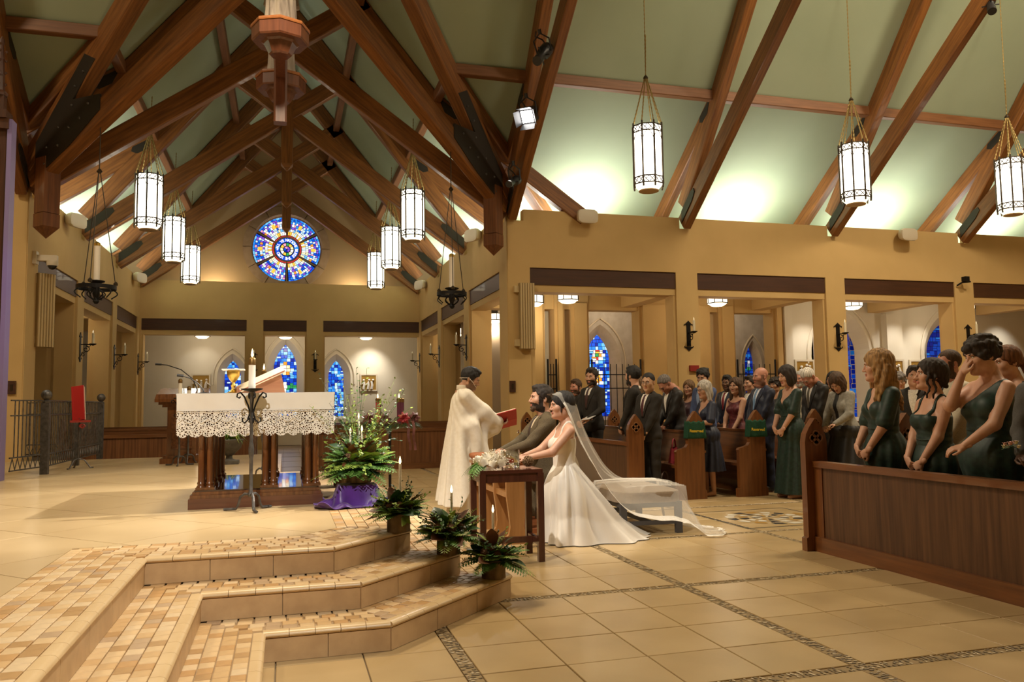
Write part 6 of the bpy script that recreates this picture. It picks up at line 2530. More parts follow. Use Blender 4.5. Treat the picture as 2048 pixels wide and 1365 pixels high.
            top = lambda G: np.where(np.abs(G[..., 0]) > .17, G[..., 2] - (1.6 if sleeve else 1.43), G[..., 2] - (1.36 + 2.6 * G[..., 0] ** 2 + np.where(G[..., 1] > 0, .07, 0)))
        s.shell('bodice', P, m, post=gather, zcut=zc, ztop=top, h=.010)
        s.patch('waist_seam', tp, [(-.12 * s.g, 1.10), (-.05, 1.095), (0, 1.094)], [(-.12 * s.g, 1.085), (-.05, 1.08), (0, 1.079)], m, .004, 10, 3, True)
        s.skirt(m, 1.06, hem if long else .5, r0=(.125, .098), r1=(.27, .24) if long else (.24, .2))
        return m


def gmin(g):
    return min(1.15, max(.95, g))
# ================================================================== the people
GREEN, GREEN2 = (.003, .017, .013), (.009, .036, .027)
BLK, BLK2 = (.014, .012, .010), (.024, .020, .017)
NAVY, NAVY2 = (.008, .012, .032), (.014, .020, .050)
L_ = 'looking towards the altar'


def flowers(p, n, r, cols, name, lab, leaf=True, seed=1):
    t = thing(name, lab, 'flowers', p)
    rg = random.Random(seed)
    for k in range(n):
        a, z = rg.uniform(0, 2 * PI), rg.uniform(-.3, 1)
        q = math.sqrt(max(0, 1 - z * z)) * r
        b = MB()
        c = (q * math.cos(a), q * math.sin(a), z * r * .6)
        s_ = rg.uniform(.3, .45) * r
        b.ball(c, s_ * .6, 6)
        for j in range(7):
            a2 = 2 * PI * j / 7
            d = Vector((math.cos(a2), math.sin(a2), .5)) * s_
            e = Vector((-math.sin(a2), math.cos(a2), 0)) * s_ * .45
            c0 = Vector(c)
            b.add([c0, c0 + d * .6 + e, c0 + d * 1.05, c0 + d * .6 - e], [(0, 1, 2, 3)])
        b.build('bloom', mat('petal_' + cols[k % len(cols)][0], cols[k % len(cols)][1], .7), t)
    if leaf:
        b = MB()
        for k in range(n * 2):
            a = rg.uniform(0, 2 * PI)
            d = Vector((math.cos(a), math.sin(a), rg.uniform(-.4, .3))) * r * 1.3
            e = d.cross(Vector((0, 0, 1))).normalized() * r * .2
            b.add([Vector((0, 0, 0)), d * .5 + e, d, d * .5 - e], [(0, 1, 2, 3)])
        b.build('leaves', mat('corsage_green', (.05, .10, .03), .6), t)['kind'] = 'stuff'
    return t


G1, G2 = 'groomsmen behind the front pew screen', 'guests in the pews beyond the aisle'
p = Person('bearded man in a dark suit at the far end of the groomsmen', (4.75, 12.73), 185, 1.66, 'm', 'ruddy', 1.15, (25, 4, 0), ('short', 'brown'), 'brown', fine=False, group=G1, jowl=.006)
p.suit('charcoal', BLK, tie=(.06, .01, .015), c2=BLK2)
p = Person('tall bearded man in a dark suit and waistcoat holding a folded paper', (4.75, 12.0), 205, 1.82, 'm', 'light', 1., (18, 6, 0), ('short', 'dark'), 'dark', arms=((.16, -.25, 1.0), (-.10, -.22, .95), (-.6, -.6, -.1), (.7, -.4, -.4), (0, .5, -.6), (0, 1, 0), 'hold'), fine=False, group=G1)
p.suit('charcoal', BLK, tie=(.05, .02, .02), c2=BLK2, waistcoat=(.045, .02, .014))
t = thing('folded_paper', 'white folded order of service held by the tall bearded man', 'paper', (4.60, 11.72, 1.02), R(205) + PI / 2)
MB().add([(-.12, -.10, 0), (.10, -.12, .02), (.10, .02, .07), (-.12, .04, .05), (-.12, -.10, .004), (.10, -.12, .024), (.10, .02, .074), (-.12, .04, .054)], [(3, 2, 1, 0), (4, 5, 6, 7), (0, 1, 5, 4), (1, 2, 6, 5), (2, 3, 7, 6), (3, 0, 4, 7)]).build('sheet', mat('paper_white', (.6, .58, .55), .8), t)
p = Person('dark suited man turned away with his back to the camera', (4.75, 10.42), 150, 1.77, 'm', 'light', 1.05, (-35, 0, 0), ('short', 'black'), 'black', arms=((.07, -.19, .88), (-.085, -.20, .90), (-.75, -.25, -.55), (.75, -.25, -.55), (0, 1, .1), (0, 1, .1), 'clasp'), fine=False, group=G1)
p.suit('charcoal', BLK, tie=(.05, .02, .02), c2=BLK2)
p = Person('woman with light brown hair half hidden behind the turned-away man', (5.65, 12.25), 185, 1.70, 'f', 'light', 1., (20, 0, 0), ('shoulder', 'lbrown'), fine=False, group=G2)
p.dress('black', (.015, .013, .012), 'round', 'long', sheen=0)
p = Person('short-haired man with glasses and dark suit at the aisle end of the groomsmen', (4.72, 9.86), 198, 1.66, 'm', 'asian', .95, (22, 6, 0), ('crop', 'black'), None, True, group=G1)
p.suit('charcoal', BLK, tie=(.06, .008, .012), c2=BLK2)
p = Person('balding man with glasses in a dark suit bowing his head', (5.62, 10.80), 182, 1.74, 'm', 'ruddy', 1.1, (5, 42, 0), ('recede', 'salt'), None, True, lean=9, fine=False, group=G2, arms=((.10, -.27, .93), (-.10, -.27, .94), (-.5, -.7, -.4), (.5, -.7, -.4), (0, .6, -.6), (0, .6, -.6), 'clasp'))
p.suit('black', (.012, .011, .010), tie=None, c2=BLK2)
p = Person('fair haired woman behind the bowing man with only her face showing', (6.6, 12.22), 190, 1.62, 'f', 'light', 1., (25, 6, 0), ('shoulder', 'lbrown'), fine=False, group=G2)
p.dress('plum', (.05, .02, .03), 'round', 'long')
p = Person('young man with dark tousled hair and pale blue shirt', (6.6, 11.72), 195, 1.80, 'm', 'light', 1., (22, 14, 0), ('tousled', 'black'), None, fine=False, group=G2)
p.suit('blue', (.07, .10, .22), shirt=(.30, .40, .62), tie=None)
p = Person('grey-haired woman with glasses in a navy dress with a corsage', (5.62, 9.93), 183, 1.55, 'f', 'light', 1.12, (8, 10, 0), ('grey_long', 'grey'), None, True, arms=((.05, -.26, 1.10), (-.06, -.25, 1.05), (-.6, -.6, .3), (.6, -.6, .1), (0, .4, -.8), (0, .4, -.8), 'clasp'), group=G2)
p.dress('navy', NAVY, 'v', 'short', hem=.38, c2=NAVY2)
flowers((5.35, 9.80, .99), 9, .07, (('cream', (.75, .66, .42)), ('white', (.8, .76, .66))), 'corsage', 'cream flower corsage on the wrist of the grey-haired woman')
p = Person('dark-skinned man in a navy suit with a red tie', (7.5, 12.50), 200, 1.71, 'm', 'brown', 1., (18, 4, 0), ('short', 'black'), 'stubble', fine=False, group=G2)
p.suit('navy', NAVY, tie=(.22, .012, .02), c2=NAVY2)
p = Person('woman with long brown hair in a sleeveless burgundy dress', (6.6, 10.76), 195, 1.61, 'f', 'light', .98, (15, 4, 0), ('shoulder', 'brown'), fine=False, group=G2)
p.dress('burgundy', (.075, .006, .010), 'round', None, c2=(.13, .012, .018))
p = Person('dark haired man hidden behind the woman in burgundy', (7.5, 11.78), 185, 1.67, 'm', 'light', 1., (10, 0, 0), ('short', 'dark'), None, fine=False, group=G2)
p.suit('navy', NAVY, tie=None, c2=NAVY2)
p = Person('bald man in a navy suit with a light blue tie', (6.6, 10.06), 183, 1.74, 'm', 'ruddy', 1.12, (0, 4, 0), ('bald', 'salt'), 'stubble', group=G2, jowl=.006)
p.suit('navy', NAVY, shirt=(.62, .64, .70), tie=(.16, .28, .48), c2=NAVY2)
p = Person('dark curly haired woman glimpsed behind the bald man', (8.5, 12.55), 190, 1.66, 'f', 'tan', 1., (15, 0, 0), ('curly', 'dark'), fine=False, group=G2)
p.dress('black', (.015, .013, .012), 'round', 'long', sheen=0)
p = Person('woman with short dark hair in a long green dress and pale shawl collar', (6.52, 9.30), 182, 1.73, 'f', 'fair', 1.12, (4, 14, 0), ('bob', 'dark'), group='bridesmaids in green')
p.dress('green', GREEN, 'v', 'short', c2=GREEN2)
p = Person('grey bearded man in a cream jacket behind the woman in green', (8.5, 11.80), 200, 1.76, 'm', 'ruddy', 1.1, (12, 6, 0), ('crop', 'grey'), 'grey', fine=False, group=G2)
p.suit('cream', (.42, .36, .26), tie=None)
p = Person('dark haired person glimpsed left of the white-haired man', (9.43, 12.76), 190, 1.68, 'm', 'tan', 1., (10, 0, 0), ('short', 'black'), fine=False, group=G2)
p.suit('charcoal', BLK, tie=None)
p = Person('elderly white-haired man in a black suit bowing his head', (7.5, 10.00), 184, 1.80, 'm', 'ruddy', 1.1, (6, 40, 0), ('crop', 'white'), None, lean=8, group=G2)
p.suit('black', (.012, .011, .010), tie=(.10, .085, .06), c2=BLK2)
p = Person('woman with a brown bob and grey jacket bowing her head', (7.42, 9.36), 190, 1.68, 'f', 'light', 1.12, (14, 36, 0), ('bob', 'brown'), lean=6, arms=((.10, -.30, 1.00), (-.14, -.24, .95), (-.4, -.8, -.3), (.6, -.6, -.2), (0, 0, -1), (0, .5, -.6), 'hold'), group=G2)
jm = cloth('grey_jacket', (.26, .245, .21), sc=30)
tp = torso_prims('f', p.g, .022)
p.shell('jacket', tp + p.sleeve_prims(.016, .017, .95) + [EL((0, .012, .92), (.20, .155, .12), .05)], jm, zcut=.84, ztop=1.45)
p.patch('blouse', tp, [(-.035, 1.44), (-.03, 1.2), (-.02, .95)], [(.035, 1.44), (.03, 1.2), (.02, .95)], cloth('black', (.015, .013, .012)), .004, 12, 5)
p.skirt(cloth('black', (.015, .013, .012)), 1.0, .4)
p = Person('dark haired woman right behind the woman with the brown bob', (8.5, 10.95), 190, 1.70, 'f', 'tan', 1., (8, 0, 0), ('bob', 'black'), fine=False, group=G2)
p.dress('plum', (.05, .02, .03), 'round', 'long')
GB = 'bridesmaids in green'
p = Person('bridesmaid with long wavy blonde hair and short green sleeves', (4.82, 5.60), 168, 1.67, 'f', 'fair', 1.14, (-22, 4, 0), ('long', 'blonde'), group=GB)
p.dress('green', GREEN, 'v', 'short', c2=GREEN2)
p = Person('bridesmaid with dark updo and loose curls in a square-necked green dress', (4.80, 5.04), 174, 1.56, 'f', 'fair', 1.24, (-16, -4, 0), ('updo', 'dark'), group=GB)
p.dress('green', GREEN, 'square', None, c2=GREEN2)
p = Person('curly-haired bridesmaid in a one-shoulder green dress wiping her eye', (4.80, 4.52), 178, 1.70, 'f', 'fair', 1.36, (-10, 12, 0), ('curly', 'dark'),
           arms=((.06, -.30, .98), (-.06, -.165, 1.50), (-.55, -.75, -.25), (.35, .25, .9), (0, .55, -.7), (.2, .9, 0), ('relax', 'relax')), group=GB, pole=(None, (-.25, -.25, -1)))
p.dress('green', GREEN, 'one', None, c2=GREEN2)
p = Person('grey curly haired person in dark blue behind the blonde bridesmaid', (8.5, 9.55), 200, 1.63, 'f', 'light', 1.1, (40, 5, 0), ('curly', 'salt'), fine=False, group=G2)
p.dress('navy', NAVY, 'round', 'long', c2=NAVY2)
p = Person('young dark haired man peeking between the blonde and dark haired bridesmaids', (7.5, 8.15), 215, 1.66, 'm', 'light', 1., (15, 0, 0), ('short', 'dark'), fine=False, group=G2)
p.suit('charcoal', BLK, tie=None)
p = Person('bearded man in a light shirt and dark waistcoat behind the bridesmaids', (5.80, 5.86), 176, 1.70, 'm', 'ruddy', 1.08, (-6, 2, 0), ('crop', 'brown'), 'dark', group='guests behind the bridesmaids')
p.suit('shirtcream', (.50, .44, .33), shirt=(.50, .44, .33), tie=(.02, .02, .025), waistcoat=(.02, .02, .022), tm=cloth('black', (.015, .013, .012)))
p = Person('auburn-haired woman with swept-back hair behind the curly-haired bridesmaid', (5.84, 5.27), 176, 1.69, 'f', 'fair', 1.05, (-10, 8, 0), ('tail', 'auburn'), group='guests behind the bridesmaids')
p.dress('black', (.015, .013, .012), 'round', 'long', sheen=0)
p = Person('man with shaved head and grey jacket bowing at the right edge', (4.85, 4.02), 192, 1.66, 'm', 'dark', 1.05, (5, 34, 0), ('crop', 'black'), None, lean=12, arms=((.18, -.34, .90), (-.12, -.28, .98), (-.2, -.9, -.3), (.5, -.7, -.1), (0, 0, -1), (0, .5, -.6), 'hold'), group='guests behind the bridesmaids')
p.suit('greysuit', (.07, .068, .066), tie=None)
flowers((4.50, 4.10, .98), 8, .05, (('cream', (.75, .66, .42)), ('blush', (.6, .32, .28))), 'small_posy', 'small posy of pale flowers at the right edge', seed=4)

# ---------------------------------------------------------------- groom
p = Person('kneeling groom in an olive tweed suit with hands folded on the armrest', (2.60, 8.02), 180, 1.82, 'm', 'light', 1.06, (0, -3, 0), ('short', 'dark'), 'brown', arms=((.06, -.40, 1.12), (-.07, -.40, 1.13), (-.6, -.75, .15), (.6, -.75, .15), (0, .5, -.8), (0, .5, -.8), 'clasp'), kneel=True, z=-.37, group='bridal couple')
p.suit('tweed', (.070, .048, .022), shirt=(.50, .40, .26), tie=(.035, .018, .012), c2=(.125, .092, .048), waistcoat=(.075, .052, .025))
p.patch('pocket_square', torso_prims('m', 1.06, .020, False), [(.075, 1.305), (.10, 1.325), (.125, 1.305)], [(.075, 1.28), (.10, 1.28), (.125, 1.28)], cloth('burgundy', (.075, .006, .010)), .012, 8, 4)
flowers((2.42, 8.20, .99), 5, .035, (('wine', (.14, .01, .02)), ('cream', (.75, .66, .42))), 'boutonniere', 'dark red boutonniere on the groom lapel', seed=7)

# ---------------------------------------------------------------- priest
p = Person('bearded priest in a long white chasuble reading from a red book', (2.08, 9.35), -6, 1.73, 'm', 'tan', 1., (-4, 24, 0), ('short', 'black'), 'stubble', arms=((.075, -.40, 1.06), (-.075, -.40, 1.06), (-.25, -.95, .1), (.25, -.95, .1), (0, .1, 1), (0, .1, 1), ('hold', 'hold')), group='clergy')
CHM = mat('chasuble_white', (.80, .74, .63), .75, (.76, .69, .57), 30, bump=.04)
ALB = mat('alb_white', (.70, .62, .50), .8, (.66, .58, .46), 30)
cp = torso_prims('m', 1., .03, False) + [RC((0, .03, 1.30), (0, .09, .08), .18, .34, .06, (1, .84, 1))]
for i in (0, 1):
    sg = (1, -1)[i]
    w = Vector(p.el[i]).lerp(Vector(p.wr[i]), .80)
    cp += [RC(p.SH[i], p.el[i], .085, .10, .04), RC(p.el[i], w, .10, .085, .04), RC(Vector(p.el[i]) - Vector((sg * .06, 0, .20)), w - Vector((0, 0, .07)), .10, .045, .06, (.8, 1, 1.5)), RC((sg * .17, -.05, 1.05), (sg * .16, -.18, .72), .11, .07, .08)]


def chfold(F, G):
    a = np.arctan2(G[..., 0], -(G[..., 1] - .05))
    dn = np.clip((1.34 - G[..., 2]) / .6, 0, 1)
    return F + .019 * dn * np.sin(13 * a + 2.5 * np.sin(2 * a) + 1.2 * G[..., 2]) + .004 * np.sin(40 * G[..., 2] + 12 * a) * (1 - dn)


p.shell('chasuble', cp, CHM, .0095, chfold, ztop=lambda G: np.maximum(G[..., 2] - 1.50, (.18 + 1.5 * np.clip(.10 - G[..., 1], 0, .5) + .30 * np.clip(G[..., 0], -.2, .3)) - G[..., 2]))
p.skirt(ALB, .9, .05, (.17, .14), (.26, .23), 10, .014, 'alb')
b = MB()


def clr(u, v):
    a = 2 * PI * u
    return ((.068 + .006 * v) * math.cos(a), .032 + (.07 + .006 * v) * math.sin(a), 1.545 - .06 * v - .02 * max(0, -math.sin(a)))


b.grid(clr, 28, 4, wrap=True)
q = Parts()
q.mb(b, 0)
q.build('alb_collar', [ALB], p.t, p.T).modifiers.new('s', 'SOLIDIFY').thickness = .006
b = MB()
b.tube([(-.082, .015, -.005), (-.080, -.05, -.035), (-.062, -.085, -.062), (-.045, -.10, -.066)], .0028, 5)
q = Parts()
q.add(p.HT(np.array(b.v)), b.f, 0)
b = MB()
b.tube([(.082, .015, -.005), (.080, -.05, -.035), (.062, -.085, -.062), (.045, -.10, -.066)], .0028, 5)
b.tube([(.08, .02, .0), (.07, .09, -.03), (0, .115, -.04), (-.07, .09, -.03), (-.08, .02, 0)], .003, 5)
q.add(p.HT(np.array(b.v)), b.f, 0)
q.build('headset_microphone', [mat('headset_beige', (.6, .5, .4), .5)], p.t, p.T)
t = thing('ritual_book', 'red covered ritual book held open by the priest', 'book', (2.56, 9.27, 1.10), R(-6))
t.rotation_euler = (R(-38), R(-14), R(-6))
for s_ in (-1, 1):
    o = MB().box(-.12, .13, 0 if s_ > 0 else -.16, .16 if s_ > 0 else 0, -.010, .0).build('cover', mat('ritual_red', (.42, .02, .015), .5), t)
    o2 = MB().box(-.115, .125, 0 if s_ > 0 else -.15, .15 if s_ > 0 else 0, .0, .018).build('pages', mat('book_paper', (.72, .62, .46), .8), t)
    for q in (o, o2):
        q.rotation_euler = (s_ * .10, 0, 0)

# ---------------------------------------------------------------- bride
p = Person('kneeling bride in white satin with dark hair and folded hands', (2.55, 7.20), 180, 1.66, 'f', 'fair', 1.04, (0, 2, 0), ('chignon', 'black'), arms=((.055, -.40, 1.13), (-.06, -.40, 1.14), (-.6, -.75, .1), (.6, -.75, .1), (0, .5, -.8), (0, .5, -.8), 'clasp'), kneel=True, z=-.29, group='bridal couple')
SAT = mat('white_satin', (.80, .75, .67), .38, (.77, .71, .62), 6, sheen=.3)
tp = torso_prims('f', 1.04, .010)
st = lambda G: np.abs(np.abs(G[..., 0]) - .090) < .016
p.shell('bodice', tp, SAT, .009, zcut=.96, ztop=lambda G: G[..., 2] - np.where(st(G), 1.6, np.where(np.abs(G[..., 0]) > .104, 1.31, np.where(G[..., 1] < 0, 1.315, 1.30))))
ZF = .295 / .96


def train(u, v):
    a = 2 * PI * u          # 0 = +x (her left), PI/2 = back
    c, s_ = math.cos(a), math.sin(a)
    bk = max(0, s_)
    side = .34 + .08 * bk
    rx, ry = side, (.28 if s_ < 0 else .92)
    fr = .045 * math.sin(8 * a + 2 * math.sin(3 * a) + 1.5 * v) + .026 * math.sin(15 * a + 1 - 2 * v)
    e = v ** (.95 + .25 * bk)
    k0x, k0y = .128, .100
    hip = .045 * math.sin(PI * min(1, v * 1.5)) * (1 - .3 * bk)
    X = (k0x + (rx - k0x) * e + hip + fr * v) * c
    Y = .012 + (k0y + (ry - k0y) * e + hip + fr * v) * s_
    q = (1 - v) ** (1.0 + .35 * bk)
    Z = ZF + .004 + (1.07 - ZF) * q + .035 * v * (1 - v) * 4 * math.sin(6 * a + 3 * v) * .6
    return (X, Y, max(Z, ZF + .004))


b = MB().grid(train, 140, 44, wrap=True)
q = Parts()
q.mb(b, 0)
q.build('skirt_with_train', [SAT], p.t, p.T)
# veil with lace edge, draped over the bench
vt = thing('bridal_veil', 'long sheer white veil with lace edge trailing over the bench', 'veil', (0, 0, 0))
VEIL = mat('veil_tulle', (.86, .82, .74), .9, alpha=.26)
VLACE = mat('veil_lace', (.84, .80, .72), .9, (.78, .72, .62), 60, alpha=.85, bump=.3)
VP = [((2.49, 7.21, 1.402), .07, .02), ((2.58, 7.22, 1.408), .10, .06), ((2.68, 7.23, 1.31), .135, .12), ((2.76, 7.25, 1.08), .17, .14), ((2.88, 7.28, .85), .24, .20), ((3.06, 7.38, .64), .36, .32), ((3.26, 7.50, .53), .46, .40), ((3.54, 7.58, .50), .50, .45), ((3.80, 7.54, .47), .48, .45), ((3.92, 7.44, .26), .46, .24), ((4.00, 7.34, .04), .44, .02), ((4.12, 7.26, .016), .38, .01), ((4.22, 7.22, .014), .22, .01)]


def vsamp(v):
    q = v * (len(VP) - 1)
    i = min(int(q), len(VP) - 2)
    t = q - i
    t2 = t
    a, b = VP[i], VP[i + 1]
    m0 = [(VP[i + 1][0][k] - VP[max(i - 1, 0)][0][k]) / 2 for k in range(3)]
    m1 = [(VP[min(i + 2, len(VP) - 1)][0][k] - a[0][k]) / 2 for k in range(3)]
    h00, h10, h01, h11 = 2 * t ** 3 - 3 * t * t + 1, t ** 3 - 2 * t * t + t, -2 * t ** 3 + 3 * t * t, t ** 3 - t * t
    return [h00 * a[0][k] + h10 * m0[k] + h01 * b[0][k] + h11 * m1[k] for k in range(3)], a[1] + (b[1] - a[1]) * t, a[2] + (b[2] - a[2]) * t


def veil(u, v, push=0.):
    c, w, dr = vsamp(v)
    s = (u - .5) * 2
    fold = .020 * math.sin(s * 14 + v * 7) * min(1, v * 3) + .010 * math.sin(s * 31 + 3 * v) * min(1, v * 2)
    k = min(1, max(0, (v - .15) / .30))
    k = k * k * (3 - 2 * k)
    wr = s * (1.25 - .75 * k)
    x = c[0] - (1 - math.cos(wr)) * w * (1.5 - v) * (1 - k) - .10 * abs(s) * k + fold * .5
    y = c[1] + (math.sin(wr) * 1.15 * (1 - k) + s * 1.05 * k) * w
    z = c[2] - dr * (abs(s) ** 1.6 * (1 - k) + max(0, abs(s) - .35) ** 1.2 * 1.3 * k) + fold * .5 * k
    # rest on the bench and floor
    bx = max(0, 1 - max(0, abs(x - 3.50) - .34) / .05) * max(0, 1 - max(0, abs(y - 7.80) - .57) / .06)
    if bx > 0:
        z = max(z, .462 * min(1, bx * 1.0) + fold * .3 + .006)
    # keep clear of the skirt and train
    lx, ly = (7.20 - y) / .95 * -1, (x - 2.58) / .95
    return (x, y, max(z, .014 + .004 * math.sin(20 * s + 9 * v)))


MB().grid(veil, 70, 90).build('tulle', VEIL, vt, True)
for u0 in (0., 1.):
    def edge(u, v, u0=u0):
        uu = u0 + (1 if u0 < .5 else -1) * (u * .045)
        x, y, z = veil(uu, .12 + v * .88)
        sc = .012 * abs(math.sin(v * 60)) * (1 - u)
        return (x, y + (sc if u0 > .5 else -sc), z + .004)
    MB().grid(edge, 5, 240).build('lace_edge', VLACE, vt, True)


def edge2(u, v):
    x, y, z = veil(u, 1 - v * .035)
    return (x + .012 * abs(math.sin(u * 40)) * (1 - v), y, z + .004)


MB().grid(edge2, 90, 4).build('lace_edge', VLACE, vt, True)
# ================================================================== greenery and candles
LEAFM = {k: mat('leaf_' + k, c, r_, tuple(v * 1.5 for v in c), 18) for k, c, r_ in (('dark', (.014, .045, .012), .35), ('mid', (.045, .115, .022), .45), ('lime', (.20, .29, .045), .5), ('brown', (.095, .034, .013), .45), ('fern', (.075, .175, .028), .55), ('grass', (.22, .28, .04), .5), ('berry', (.10, .02, .015), .4))}


def leaf_mesh(L, w, key, bend=.25, name='leaf'):
    b = MB()
    n = 5
    vs, fs = [], []
    for i in range(n + 1):
        t = i / n
        ww = w * math.sin(PI * min(1, t * .92 + .06)) ** .8
        z = -bend * L * t * t
        x = L * t
        vs += [(x, -ww, z + .25 * ww), (x, 0, z), (x, ww, z + .25 * ww)]
    for i in range(n):
        a = 3 * i
        fs += [(a, a + 1, a + 4, a + 3), (a + 1, a + 2, a + 5, a + 4)]
    b.add(vs, fs)
    me = b.mesh(name, LEAFM[key])
    me.shade_smooth()
    return me


LM = {k: leaf_mesh(*a) for k, a in dict(brown=(.11, .036, 'brown', .15), dark=(.10, .034, 'dark', .35), mid=(.085, .029, 'mid', .4), lime=(.10, .022, 'lime', .45), pale=(.09, .02, 'fern', .3)).items()}


def orient(d, roll=0.):
    x = Vector(d).normalized()
    q = x.to_track_quat('X', 'Z')
    return (q.to_matrix() @ Matrix.Rotation(roll, 3, 'X')).to_euler()


def frond(mb, p, d, L, w, n, droop, mi=0):
    p, d = Vector(p), Vector(d).normalized()
    pts = []
    for i in range(9):
        t = i / 8
        pts.append(p + d * (L * t) + Vector((0, 0, -droop * L * t * t)))
    mb.tube(pts, [.0022 * (1 - .6 * i / 8) for i in range(9)], 4, mi)
    for k in range(1, n):
        t = k / n
        i = min(int(t * 8), 7)
        c = pts[i].lerp(pts[i + 1], t * 8 - i)
        tg = (pts[i + 1] - pts[i]).normalized()
        sd = tg.cross(Vector((0, 0, 1)))
        sd = sd.normalized() if sd.length > 1e-3 else Vector((1, 0, 0))
        wl = w * math.sin(PI * min(1, .12 + t * .86)) ** .7
        for s in (-1, 1):
            e = (sd * s + tg * .55 + Vector((0, 0, -.15))).normalized() * wl
            h = tg * wl * .16
            mb.add([c - h * .5, c + e * .55 - h, c + e, c + e * .5 + h], [(0, 1, 2, 3)], mi)


def sprig(mb, p, d, L, n, s, droop, rg, mi=0):
    p, d = Vector(p), Vector(d).normalized()
    pts = [p + d * (L * i / 8) + Vector((0, 0, -droop * L * (i / 8) ** 2)) + Vector((math.sin(i * 1.3), math.cos(i * 1.7), 0)) * .006 for i in range(9)]
    mb.tube(pts, .0016, 4, mi)
    for k in range(n):
        t = (k + 1) / n
        i = min(int(t * 8), 7)
        c = pts[i].lerp(pts[i + 1], t * 8 - i)
        e = Vector((rg.uniform(-1, 1), rg.uniform(-1, 1), rg.uniform(-.3, .8))).normalized() * s
        h = e.cross(d).normalized() * s * .28
        mb.add([c, c + e * .5 + h, c + e, c + e * .5 - h], [(0, 1, 2, 3)], mi)


def cone(t, p, r_, seed):
    rg = random.Random(seed)
    b = MB()
    b.ball((0, 0, 0), r_ * .6, 6, sc=(1, 1, 1.2))
    for row in range(6):
        z = r_ * (-.8 + .32 * row)
        rr = r_ * (1 - abs(row - 1.8) * .16)
        for k in range(8):
            a = 2 * PI * k / 8 + row * .4
            c, s_ = math.cos(a), math.sin(a)
            b.add([(rr * .4 * c - rr * .22 * s_, rr * .4 * s_ + rr * .22 * c, z), (rr * .4 * c + rr * .22 * s_, rr * .4 * s_ - rr * .22 * c, z), (rr * c + rr * .2 * s_, rr * s_ - rr * .2 * c, z + r_ * .22), (rr * c - rr * .2 * s_, rr * s_ + rr * .2 * c, z + r_ * .22)], [(0, 1, 2, 3)])
    b.build('pine_cone', mat('pine_cone', (.13, .06, .025), .7, (.20, .10, .045), 40), t, loc=p, rot=(R(50), 0, rg.uniform(0, 6)))


BARK = mat('birch_bark', (.05, .032, .016), .9, (.25, .17, .085), 10, (1, 1, .5), .8, detail=6, bdist=.01)


def taper(p, h, lab, r_=.0085):
    t = thing('taper_candle', lab, 'candle', p, 0, 'white taper candles')
    MB().lathe([(r_, 0), (r_, h), (r_ * .7, h + .004)], 10).build('wax', WAX, t, True)
    MB().lathe([(.003, h), (.009, h + .018), (.006, h + .036), (.001, h + .055)], 8).build('flame', FLAME, t, True)


def arrangement(p, lab, seed, r_=.078, ph=.115, spread=.20, pot=True, nleaf=40, nf=30, hgt=.2):
    t = thing('foliage_arrangement', lab, 'plant arrangement', p, 0, 'foliage arrangements')
    rg = random.Random(seed)
    if pot:
        def pf(u, v):
            a = 2 * PI * u
            q = r_ * (1 + .025 * math.sin(5 * a + seed) + .02 * math.sin(11 * a)) * (1 - .03 * v)
            return (q * math.cos(a), q * math.sin(a), ph * v * (1 + .03 * math.sin(3 * a)))
        MB().grid(pf, 40, 6, wrap=True).lathe([(.001, ph * .9), (r_ * .95, ph * .9)], 16).build('bark_pot', BARK, t, True)
    z0 = ph * .95
    for k in range(nleaf):
        a = rg.uniform(0, 2 * PI)
        el = rg.uniform(-.1, 1.3)
        d = Vector((math.cos(a) * math.cos(el), math.sin(a) * math.cos(el), math.sin(el)))
        key = ('brown', 'dark', 'mid', 'lime', 'brown', 'lime', 'mid')[k % 7] if spread > .3 else ('brown', 'dark', 'mid', 'dark', 'brown', 'lime', 'mid')[k % 7]
        s = spread / .20 * rg.uniform(.75, 1.15)
        o = link('leaf', LM[key], t, Vector((0, 0, z0)) + d * spread * rg.uniform(.22, .5), orient(d + Vector((0, 0, .1)), rg.uniform(-.8, .8)))
        o.scale = (s, s, s)
    fb = MB()
    for k in range(nf):
        a = 2 * PI * (k + rg.uniform(-.3, .3)) / nf
        el = rg.uniform(.10, .85)
        d = Vector((math.cos(a) * math.cos(el), math.sin(a) * math.cos(el), math.sin(el)))
        frond(fb, (0, 0, z0), d, spread * rg.uniform(.85, 1.4), spread * .34, 14, rg.uniform(.2, .5), 0 if k % 3 else 1)
    fb.build('fern_fronds', [LEAFM['fern'], LEAFM['lime']], t)['kind'] = 'stuff'
    sb = MB()
    for k in range(nf):
        a = rg.uniform(0, 2 * PI)
        el = rg.uniform(.3, 1.35)
        d = Vector((math.cos(a) * math.cos(el), math.sin(a) * math.cos(el), math.sin(el)))
        sprig(sb, (0, 0, z0), d, spread * rg.uniform(.9, 1.3) * (1 if el < .9 else hgt / .2), 16, spread * .11, rg.uniform(0, .5), rg, k % 3)
    sb.build('leafy_sprigs', [LEAFM['mid'], LEAFM['dark'], LEAFM['lime']], t)['kind'] = 'stuff'
    for k in range(3):
        a = -PI / 2 + (k - 1) * .9
        cone(t, (spread * .42 * math.cos(a), spread * .42 * math.sin(a), z0 + spread * .28), spread * .16, seed + k)
    return t


arrangement((.74, 5.44, PZ), 'evergreen and magnolia arrangement in a bark pot on the top step', 21, spread=.225)
arrangement((1.06, 5.34, RISER * 2), 'evergreen arrangement in a bark pot on the middle step', 22, spread=.24)
arrangement((1.34, 5.22, RISER), 'evergreen and magnolia arrangement in a bark pot on the lowest step', 23, spread=.22)
taper((.76, 5.50, PZ + .10), .34, 'white taper candle in the arrangement on the top step')
taper((1.10, 5.42, RISER * 2 + .1), .29, 'white taper candle in the arrangement on the middle step')
taper((1.36, 5.30, RISER + .1), .31, 'white taper candle in the arrangement on the lowest step')
